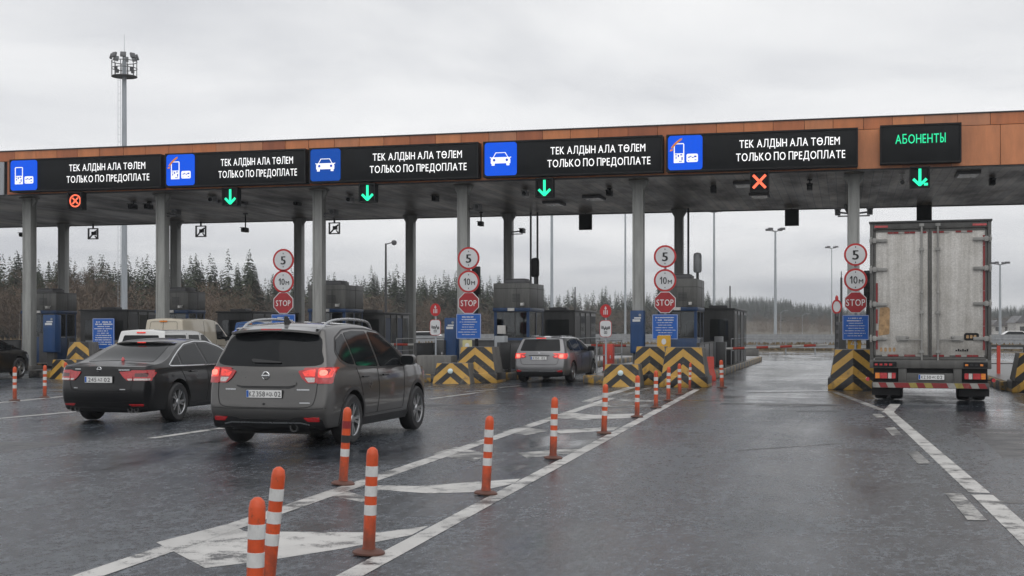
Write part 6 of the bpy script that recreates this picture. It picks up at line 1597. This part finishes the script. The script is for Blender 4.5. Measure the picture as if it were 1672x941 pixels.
for sx in (-1, 1):
    hs = MB().box(sx * .90 - .23, sx * .90 + .23, YR - .03, YR + .06, .53, .67).build('taillight', 'black_matt', t, bevel=.01)
    for (a, b), m in zip(((.13, .22), (-.03, .12), (-.115, -.045), (-.20, -.12)), ('amber', 'tail', 'tail_clear', 'tail')):
        MB().prism([(sx * .90 + sx * q[0], q[1]) for q in ((a, .54), (b, .54), (b, .66), (a, .66))], 'y', YR - .045, YR - .02).build('lens', m, hs)
    f_ = MB().box(sx * .90 - .30, sx * .90 + .30, YR + .16, YR + .19, .17, .44).build('mud_flap', 'black_matt', t)
    MB().lathe([(.001, -.02), (.04, -.02), (.045, .02)], 14, (sx * 1.28, YR + .02, .52), 'y').build('marker_light', 'tail', t); MB().tube((sx * 1.1, YR + .05, .52), (sx * 1.28, YR + .05, .52), .012).build('marker_arm', 'black_matt', t)
    for k in (0, 1):
        xx = sx * (.72 + .33 * k)
        wh = MB().lathe([(.26, -.14), (.42, -.145), (.47, -.12), (.485, -.06), (.485, .06), (.47, .12), (.42, .145), (.26, .14)], 36, (0, 0, 0), 'x', closed=False).build('wheel', 'tyre', t, (xx, 1.3, .485), smooth=True)
        MB().lathe([(.02, .05 * sx), (.10, .08 * sx), (.24, .04 * sx), (.265, .12 * sx)], 24, (0, 0, 0), 'x', closed=False).build('rim', 'rim_dark', wh)
    wh = MB().lathe([(.26, -.14), (.42, -.145), (.47, -.12), (.485, -.06), (.485, .06), (.47, .12), (.42, .145), (.26, .14)], 36, (0, 0, 0), 'x', closed=False).build('wheel', 'tyre', t, (sx * 1.03, 6.6, .485), smooth=True); MB().lathe([(.02, .05 * sx), (.10, .08 * sx), (.24, .04 * sx), (.265, .12 * sx)], 24, (0, 0, 0), 'x', closed=False).build('rim', 'rim_dark', wh)
    mb = MB().box(sx * 1.12 - .03, sx * 1.12 + .03, .6, 2.1, 1.0 - .02, 1.0 + .0); mb.build('mudguard', 'black_matt', t)
    # cab mirror arm
    m_ = MB().box(sx * 1.45 - .10, sx * 1.45 + .10, 7.55, 7.67, 1.95, 2.6).build('cab_mirror', 'black_matt', t, bevel=.04); MB().tube((sx * 1.15, 7.6, 2.5), (sx * 1.45, 7.62, 2.55), .025).build('mirror_arm', 'black_matt', t)
mb = MB().tube((-1.1, 1.3, .485), (1.1, 1.3, .485), .10); mb.lathe([(.02, -.25), (.2, -.15), (.2, .15), (.02, .25)], 16, (0, 1.3, .47), 'x'); mb.build('axle', 'under', t)
bs = MB().box(-1.19, 1.19, YR - .05, YR + .02, .335, .46).build('bumper_bar', 'truck_frame', t, bevel=.012)
n = 15; seq = ['tape_white', 'tape_red', 'tape_white', 'tape_red', 'tape_red', 'tape_yellow', 'tape_red', 'tape_yellow', 'tape_red', 'tape_red', 'tape_white', 'tape_yellow', 'tape_red', 'tape_white', 'tape_red']
for i in range(n):
    a = -1.16 + i * 2.32 / n; b = a + 2.32 / n - .004; sk = .05
    MB().prism([(a, .345), (b, .345), (min(b - sk, 1.16), .45), (max(a - sk, -1.17), .45)], 'y', YR - .056, YR - .049).build('warning_stripe', seq[i], bs)
cabm = MB().prism([(6.5, .55), (6.5, 2.75), (6.8, 2.9), (7.7, 2.85), (8.25, 1.8), (8.35, .55)], 'x', -1.18, 1.18).build('cab', 'paint_white', t, bevel=.05)
for sx in (-1, 1): MB().prism([(7.0, 1.75), (7.0, 2.5), (7.6, 2.5), (8.0, 1.75)], 'x', sx * 1.18 - .01, sx * 1.18 + .01).build('side_window', 'glass', t)
# ------------------------------------------------------------------ masts and far poles
def tube_pole(px, Y=None, depth=None, h=20, r0=.2, r1=.1, label='', head=None, name='floodlight_mast', m='mast', group='tall lighting masts'):
    x, y = PD(px, depth)
    t = thing(name, label, 'lamp post' if head else 'mast', (x, y, 0), TH, group)
    MB().tube((0, 0, 0), (0, 0, h), r0, r1, n=12).build('pole', m, t, smooth=True)
    if head == 'ring':
        mb = MB()
        for z in (h - 1.2, h - .55, h): mb.lathe([(.98, z - .03), (1.02, z - .03), (1.02, z + .03), (.98, z + .03), (.98, z - .03)], 28, closed=False)
        mb.lathe([(.2, h - 1.22), (1.0, h - 1.22), (1.0, h - 1.17), (.2, h - 1.17)], 28, closed=False)
        for i in range(12):
            a = 2 * math.pi * i / 12; mb.tube((1.0 * math.cos(a), 1.0 * math.sin(a), h - 1.2), (1.0 * math.cos(a), 1.0 * math.sin(a), h), .03, n=5)
        mb.build('platform', 'lamp_grey', t)
        for i in range(8):
            a = 2 * math.pi * i / 8 + .2; c_, s_ = math.cos(a), math.sin(a)
            f = MB().cbox((0, 0, 0), (.46, .16, .42)).build('floodlight', 'lamp_grey', t, (1.02 * c_, 1.02 * s_, h + .40), bevel=.04, rot=(R(-18), 0, a + R(90)))
            MB().cbox((0, .09, 0), (.4, .02, .36)).build('lamp_glass', 'lamp_glass', f)
            if i % 2: MB().cbox((0, 0, 0), (.22, .2, .3)).build('control_box', 'lamp_grey', t, (.85 * c_, .85 * s_, h - .65), bevel=.03, rot=(0, 0, a))
        MB().tube((0, 0, h), (0, 0, h + 2.2), .03, .012, n=6).build('lightning_rod', 'mast', t)
        mb = MB()
        for dx in (-.48, -.28): mb.tube((dx, -.1, 3), (dx, -.1, h - 1.2), .014, n=5)
        z = 3
        while z < h - 1.3: mb.tube((-.48, -.1, z), (-.28, -.1, z), .012, n=4); z += .55
        mb.build('ladder', 'mast', t)
    elif head == 'cross':
        mb = MB()
        for i in range(4):
            a = math.pi / 4 + i * math.pi / 2; mb.tube((0, 0, h - .1), (1.0 * math.cos(a), 1.0 * math.sin(a), h + .1), .05, n=6)
        mb.build('bracket', 'lamp_grey', t)
        for i in range(4):
            a = math.pi / 4 + i * math.pi / 2; MB().cbox((0, 0, 0), (.7, .35, .3)).build('floodlight', 'lamp_grey', t, (1.1 * math.cos(a), 1.1 * math.sin(a), h + .2), bevel=.04, rot=(0, 0, a))
    elif head == 'ball':
        MB().tube((0, 0, h - .05), (.35, 0, h + .05), .03, n=6).build('arm', m, t); MB().lathe([(.02, -.16), (.13, -.12), (.17, 0), (.13, .12), (.02, .16)], 14, (.5, 0, h + .05)).build('lamp', 'lamp_grey', t, smooth=True)
    elif head == 'arm':
        MB().path([(0, 0, h - .05), (.4, 0, h + .3), (1.1, 0, h + .4)], .035, 6).build('arm', m, t); MB().cbox((1.3, 0, h + .4), (.5, .2, .10)).build('lamp', 'lamp_glass', t, bevel=.04)
    return t
tube_pole(203, depth=104, h=23.2, r0=.26, r1=.17, label='tall floodlight mast with ring platform standing above the canopy at left', head='ring')
tube_pole(1266, depth=170, h=14.6, r0=.22, r1=.12, label='pale mast with a cross of floodlights over the open right lane', head='cross')
tube_pole(1633, depth=190, h=11.2, r0=.22, r1=.12, label='pale mast with a cross of floodlights right of the truck', head='cross')
tube_pole(1166, depth=150, h=15.3, r0=.17, r1=.11, label='pale mast just right of the pale siren', head='cross')
tube_pole(901, depth=130, h=17, r0=.17, r1=.12, label='plain pale mast left of the middle green arrow', name='mast')
tube_pole(1021, depth=140, h=17, r0=.13, r1=.08, label='thin pale mast left of the middle signpost column', name='mast')
tube_pole(1612, depth=185, h=9, r0=.14, r1=.09, label='slim leaning mast close to the right truck edge', name='mast')
tube_pole(1358, depth=260, h=18, r0=.12, r1=.08, label='far thin mast left of the truck signpost', name='mast', head='cross')
tube_pole(630, depth=78, h=6.8, r0=.10, r1=.055, label='dark lamp post with a small round head behind the dark grey car', head='ball', m='dark_steel', name='lamp_post')
tube_pole(1192, depth=80, h=4.3, r0=.06, r1=.04, label='thin dark pole above the right low cabin', m='dark_steel', name='thin_pole', group=None)
tube_pole(939, depth=70, h=3.9, r0=.07, r1=.03, label='crooked dark antenna above the low cabin', m='dark_steel', name='antenna', group=None)
for px, dp, h, lb in ((1275, 260, 5.0, 'right of the pale cross mast'), (1310, 280, 4.6, 'farther right of the pale cross mast')):
    tube_pole(px, depth=dp, h=h, r0=.05, r1=.03, label='small far street lamp ' + lb, head='arm', name='street_lamp', group='small far street lamps')

# ------------------------------------------------------------------ guard rails
def guard(a, b, h, label, rails=2, step=2.0):
    a, b = Vector(a), Vector(b); d = b - a; L = d.length; ang = math.atan2(d.y, d.x)
    t = thing('guard_rail', label, 'guard rail', (a.x, a.y, 0), ang, 'galvanised guard rails behind the toll plaza')
    for k in range(rails):
        z = h - .12 - k * .42
        MB().prism([(-.02, z - .11), (.04, z - .07), (.0, z - .03), (.0, z + .03), (.04, z + .07), (-.02, z + .11), (-.05, z + .11), (-.04, z), (-.05, z - .11)], 'x', 0, L).build('rail_beam', 'rail', t)
    n = int(L / step)
    p0 = MB().box(-.05, .05, .02, .12, 0, h + .02).build('post', 'rail', t)
    for i in range(1, n + 1): o = p0.copy(); COL.objects.link(o); o.location.x = i * step
    return t
guard((-40, 93, 0), (45, 90, 0), .95, 'near double guard rail across the view behind the canopy')
guard((-60, 112, 0), (80, 108, 0), 1.05, 'middle guard rail farther behind the canopy', 2, 3.0)
guard((-80, 141, 0), (120, 132, 0), 1.1, 'far guard rail beyond the crossing road', 1, 4.0)
# concrete kerb wall behind
for i, (x0, x1, y) in enumerate(((-16, -5, 78), (-46, -17, 80))):
    tag(MB().box(x0, x1, y, y + .3, 0, .55).build('low_wall', 'concrete', None, bevel=.03), ('low concrete wall behind the left signpost', 'low concrete wall behind the dark grey car')[i], 'wall')
# far cars and houses
def farcar(x, y, rz, m, label):
    t = thing('distant_car', label, 'car', (x, y, 0), rz, 'small cars far away on the crossing road')
    MB().prism([(-2.1, .3), (-2.15, .85), (-1.6, .95), (-1.1, 1.4), (.5, 1.42), (1.2, .95), (2.0, .82), (2.1, .4)], 'y', -.85, .85).build('body', m, t, bevel=.08)
    MB().prism([(-1.45, .96), (-1.05, 1.34), (.45, 1.36), (1.05, .96)], 'y', -.87, .87).build('window', 'glass', t, bevel=.01)
    for a in (-1.35, 1.3):
        for b in (-.78, .78): MB().lathe([(.001, -.1), (.3, -.1), (.32, 0), (.3, .1), (.001, .1)], 14, (a, b, .32), 'y').build('wheel', 'tyre', t)
for i, (px, dp, m, lb) in enumerate(((845, 118, 'paint_white', 'white car far behind the small sign'), (1652, 150, 'paint_white', 'white car far right of the truck'), (700, 118, 'paint_white', 'white car far left behind the small red sign'))):
    x, y = PD(px, dp); farcar(x, y, R(2 + (180 if i % 2 else 0)), m, lb)
def house(px, dp, w_, h, roof, label):
    x, y = PD(px, dp); t = thing('house', label, 'house', (x, y, 0), R(10), 'low far houses at the right')
    MB().box(-w_ / 2, w_ / 2, -4, 4, 0, h).build('wall', 'white_plastic', t); MB().prism([(-w_ / 2 - .5, h), (w_ / 2 + .5, h), (w_ / 2 - 1.5, h + 2), (-w_ / 2 + 1.5, h + 2)], 'y', -4.5, 4.5).build('roof', roof, t)
    for i in range(int(w_ / 3)): MB().box(-w_ / 2 + 1 + i * 3, -w_ / 2 + 2.2 + i * 3, -4.05, -3.98, 1, 2.4).build('window', 'glass', t)
house(1640, 420, 10, 2.6, 'lamp_grey', 'low white far house right of the truck'); house(1664, 430, 7, 2.4, 'rust', 'small far house with a brown roof at the right edge'); house(1700, 360, 16, 3.4, 'lamp_grey', 'long far house beyond the right edge')

# ------------------------------------------------------------------ trees
def tri(mb, a, b, c, mi): k = len(mb.v); mb.v += [a, b, c]; mb.f.append([k, k + 1, k + 2]); mb.m.append(mi)
def conifer(seed, H=14):
    r_ = random.Random(seed); cr = MB(); tk = MB()
    tk.tube((0, 0, 0), (0, 0, H * .96), .19, .02, n=6)
    z = H * r_.uniform(.16, .26); 
    while z < H * .985:
        f = (z / H); L = (1 - f) ** .95 * H * .205 * r_.uniform(.75, 1.25) + .05
        for k in range(r_.randint(8, 11)):
            if r_.random() < .10: continue
            a = r_.uniform(0, 6.283); l = L * r_.uniform(.6, 1.15); droop = -.30 * l + .15 * l * f
            ca, sa = math.cos(a), math.sin(a)
            n = 8
            for i in range(n):
                u0 = i / n; rad = l * (u0 + .12); hz = z + droop * u0 ** 1.3
                wd = l * (.19 - .13 * u0) * r_.uniform(.6, 1.4) + .04; ln = l * .22
                p = (rad * ca, rad * sa, hz); sgn = r_.choice((-1, 1))
                for sg in (1, -1):
                    tri(cr, (p[0] - ca * ln * .2, p[1] - sa * ln * .2, hz + .05), (p[0] + ca * ln - sa * sg * wd, p[1] + sa * ln + ca * sg * wd, hz - .12 - r_.uniform(0, .25) * wd), (p[0] + ca * ln * .4, p[1] + sa * ln * .4, hz - .05 + r_.uniform(-.1, .1)), 0)
                if r_.random() < .6: tri(cr, (p[0], p[1], hz + .08), (p[0] + ca * ln * .6, p[1] + sa * ln * .6, hz - .02), (p[0] + ca * ln * .3, p[1] + sa * ln * .3, hz - .35 * r_.uniform(.5, 1.3)), 0)
        z += H * .024 * r_.uniform(.7, 1.3)
    return cr, tk
def baretree(seed, H=11, birch=False):
    r_ = random.Random(seed); cr = MB(); tk = MB()
    top = Vector((r_.uniform(-.6, .6), r_.uniform(-.6, .6), H * .8)); tk.tube((0, 0, 0), top * .5, .13, .09, n=6); tk.tube(top * .5, top, .09, .03, n=5)
    def grow(p, d, l, rad, lev):
        q = p + d * l
        u = d.orthogonal().normalized() * rad; w_ = d.cross(u).normalized() * rad
        for s1 in (u, w_): cr.add([tuple(p - s1), tuple(p + s1), tuple(q + s1 * .5), tuple(q - s1 * .5)], [(0, 1, 2, 3)], 0)
        if lev == 0: return
        for k in range(r_.randint(3, 4)):
            nd = (d + Vector((r_.gauss(0, .55), r_.gauss(0, .55), r_.gauss(.12, .38)))).normalized()
            grow(p + d * l * r_.uniform(.35, 1), nd, l * r_.uniform(.5, .75), rad * .62, lev - 1)
    n = r_.randint(17, 22)
    for i in range(n):
        f = .18 + .8 * i / n; p = top * f; a = r_.uniform(0, 6.283); up = r_.uniform(.35, 1.1)
        d = Vector((math.cos(a), math.sin(a), up)).normalized(); grow(p, d, H * (.30 - .17 * f) * r_.uniform(.8, 1.2), .042, 3)
    return cr, tk
def tree_proto(fn, seed, H, kinds, **k):
    cr, tk = fn(seed, H, **k)
    a = cr.build('crown', kinds[0], None, recalc=False).data; b = tk.build('trunk', kinds[1], None, smooth=True).data
    for o in [o for o in bpy.data.objects if o.data in (a, b)]: bpy.data.objects.remove(o)
    return a, b
CON = [tree_proto(conifer, 11 + i, 14, ('needles', 'bark')) for i in range(5)]
BAR = [tree_proto(baretree, 41 + i, 11, ('twigs', 'bark')) for i in range(5)]
BIR = [tree_proto(baretree, 81 + i, 12, ('twigs', 'birch')) for i in range(2)]
rt = random.Random(99)
def plant(kind, px, depth, h):
    x, y = PD(px, depth); src, base, nm, lb, gr = {'c': (CON, 14, 'conifer_tree', 'dark green conifer in the forest edge behind the toll plaza', 'conifers in the forest edge'), 'b': (BAR, 11, 'bare_tree', 'leafless brown tree in the forest edge behind the toll plaza', 'leafless trees in the forest edge'),
        'w': (BIR, 12, 'birch_tree', 'leafless tree with a pale trunk in the forest edge', 'pale trunked trees in the forest edge')}[kind]
    a, b = rt.choice(src); t = thing(nm, lb, 'tree', (x, y, -.1), rt.uniform(0, 6.28), gr)
    s = h / base; t.scale = (s * rt.uniform(.9, 1.15),) * 2 + (s,)
    for n, me in (('crown', a), ('trunk', b)):
        o = bpy.data.objects.new(n, me); COL.objects.link(o); o.parent = t
ytop = [(-150, 418), (0, 418), (60, 430), (110, 432), (200, 436), (300, 448), (400, 462), (470, 466), (560, 462), (660, 468), (760, 478), (850, 484), (960, 490), (1060, 494), (1180, 500), (1300, 508)]
def fdepth(px): return lerp([(-150, 150), (0, 155), (200, 165), (400, 200), (600, 225), (800, 290), (1000, 350), (1200, 420), (1400, 520)], px)
n = 0
px = -60
while px < 1150:
    dp = fdepth(px); top = (HZ - lerp(ytop, px)) * dp / FOC + EYE
    for row, kinds, hf in (((0, 'bbbwb', .60), (1, 'bbccw', .80), (2, 'cccbb', .97)) if px < 430 else ((0, 'bbbw', .58), (1, 'bbccw', .76), (2, 'cccb', .92))):
        if rt.random() < .93:
            dd = dp * (1 + row * .05) + rt.uniform(-4, 4); h = top * (1 + row * .05) * hf * rt.uniform(.80, 1.14)
            plant(rt.choice(kinds), px + rt.uniform(-8, 8), dd, h); n += 1
    px += 14.0 if px < 520 else 15.5
# far forest as one mass, with the wooded hill beyond
def forest(name, label, spans, src, count, seed, hs):
    r_ = random.Random(seed); mb = MB()
    tm = []
    for me in src:
        tm.append(([tuple(v.co) for v in me.vertices], [tuple(p.vertices) for p in me.polygons]))
    for i in range(count):
        (p0, d0, z0), (p1, d1, z1) = r_.choice(spans); f = r_.random(); u = r_.random()
        dp = d0 + (d1 - d0) * u; x, y = PD(p0 + (p1 - p0) * f, dp); vs, fs = r_.choice(tm); s = r_.uniform(*hs); a = r_.uniform(0, 6.28); c_, s_ = math.cos(a), math.sin(a)
        zb = HILL(x, y)
        mb.add([(x + (v[0] * c_ - v[1] * s_) * s * 1.25, y + (v[0] * s_ + v[1] * c_) * s * 1.25, zb + v[2] * s) for v in vs], fs, 0)
    return mb
def HILL(x, y):
    # low wooded rise to the right of the plaza, far away
    ang = math.atan2(x, y); d = math.hypot(x, y)
    k = lerp([(-.75, 2), (-.30, 3), (-.16, 9), (-.08, 15), (-.05, 14), (-.02, 9), (.02, 5), (.06, 4), (.11, 6), (.16, 11), (.25, 15), (.5, 18)], ang)
    return k * min(1, max(0, (d - 520) / 330))
mb = MB(); A, D = 60, [500, 520, 600, 700, 850, 1100, 1500, 2200]
for j, dd in enumerate(D):
    for i in range(A + 1):
        a = -1.0 + 1.7 * i / A; x, y = dd * math.sin(a), dd * math.cos(a); mb.v.append((x, y, HILL(x, y) if j else -1))
for j in range(len(D) - 1):
    for i in range(A): k = j * (A + 1) + i; mb.f.append([k, k + 1, k + A + 2, k + A + 1]); mb.m.append(0)
tag(mb.build('hills', 'field', None, smooth=True), 'low wooded hills beyond the plaza', 'hills', kind='structure')
def lowtree(seed, H=14):
    r_ = random.Random(seed); mb = MB()
    z = H * .10
    while z < H * .99:
        f = z / H; L = (1 - f) ** .95 * H * .19 + .05
        for k in range(7):
            a = r_.uniform(0, 6.28); l = L * r_.uniform(.6, 1.25); w_ = r_.uniform(.10, .26); dz = z - .3 * l + r_.uniform(-.15, .15)
            tri(mb, (0, 0, z + .12), (l * math.cos(a - w_), l * math.sin(a - w_), dz), (l * math.cos(a + w_), l * math.sin(a + w_), dz - .1), 0)
        z += H * .028 * r_.uniform(.7, 1.3)
    o = mb.build('tmp', 'needles', None, recalc=False); me = o.data; bpy.data.objects.remove(o); return me
def lowbare(seed, H=11):
    r_ = random.Random(seed); mb = MB()
    for i in range(230):
        z = H * r_.uniform(.12, .9); a = r_.uniform(0, 6.28); rr = r_.uniform(0, .25) * H * (1 - abs(z / H - .55)); x, y = rr * math.cos(a), rr * math.sin(a); l = H * r_.uniform(.05, .13); b = a + r_.uniform(-1.2, 1.2); w_ = .035
        tri(mb, (x - w_ * math.sin(b), y + w_ * math.cos(b), z), (x + w_ * math.sin(b), y - w_ * math.cos(b), z), (x + l * .8 * math.cos(b), y + l * .8 * math.sin(b), z + l * r_.uniform(.2, 1)), 0)
    o = mb.build('tmp', 'twigs', None, recalc=False); me = o.data; bpy.data.objects.remove(o); return me
LT = [lowtree(i) for i in range(5)]; LB = [lowbare(i) for i in range(4)]
sp1 = [((-800, 190, 0), (-150, 240, 0)), ((-160, 175, 0), (420, 235, 0)), ((400, 225, 0), (820, 330, 0)), ((800, 330, 0), (1160, 470, 0))]
tag(forest('w', '', sp1, LT, 1550, 5, (.62, .95)).build('distant_wood', 'needles', None, recalc=False), 'dense conifer wood standing behind the forest edge', 'forest', kind='stuff')
sp2 = [((-800, 160, 0), (-150, 220, 0)), ((-160, 150, 0), (420, 210, 0)), ((400, 195, 0), (820, 290, 0)), ((800, 290, 0), (1160, 420, 0))]
tag(forest('w', '', sp2, LB, 1650, 6, (.35, .75)).build('underwood', 'twigs', None, recalc=False), 'brown leafless underwood filling the forest edge', 'forest', kind='stuff')
sp3 = [((1000, 700, 0), (1740, 1000, 0)), ((1120, 620, 0), (1740, 760, 0))]
tag(forest('w', '', sp3, LT, 2300, 8, (.40, .75)).build('hillside_wood', 'needles', None, recalc=False), 'hazy dark wood covering the far hill on the right', 'forest', kind='stuff')
tag(forest('w', '', [((1100, 330, 0), (1720, 620, 0))], LB, 900, 9, (.25, .6)).build('hillside_scrub', 'twigs', None, recalc=False), 'brown scrub along the foot of the far hill', 'forest', kind='stuff')
# dry grass and scrub strip
mb = MB(); r_ = random.Random(4)
for i in range(9000):
    px = r_.uniform(-150, 1750); dp = r_.choice((r_.uniform(97, 108), r_.uniform(136, 175), r_.uniform(136, 210))); x, y = PD(px, dp)
    if 91 < y < 95 or -70 < x < 45 and y < 92: continue
    h = r_.uniform(.25, .8) * (2.2 if r_.random() < .08 and dp > 130 and px < 800 else 1); a = r_.uniform(0, 6.28); w_ = r_.uniform(.1, .3)
    tri(mb, (x - w_ * math.cos(a), y - w_ * math.sin(a), 0), (x + w_ * math.cos(a), y + w_ * math.sin(a), 0), (x + r_.uniform(-.2, .2), y + r_.uniform(-.2, .2), h), 0)
tag(mb.build('dry_grass', 'dry_grass', None, recalc=False), 'dry brown grass tufts beyond the plaza', 'grass', kind='stuff')
# ------------------------------------------------------------------ haze
m = bpy.data.materials.new('haze'); m.use_nodes = True; m.node_tree.nodes.clear()
o_ = m.node_tree.nodes.new('ShaderNodeOutputMaterial'); v_ = m.node_tree.nodes.new('ShaderNodeVolumePrincipled')
v_.inputs['Color'].default_value = (.86, .89, .93, 1); v_.inputs['Density'].default_value = HAZE; v_.inputs['Anisotropy'].default_value = .3
m.node_tree.links.new(v_.outputs[0], o_.inputs['Volume'])
if HAZE > 0:
    bm = MB().box(-1600, 1200, -60, 2300, -3, 75).build('haze', m); tag(bm, 'thin pale haze over the far woods', 'haze', kind='stuff')
    bm.data.materials[0] = m
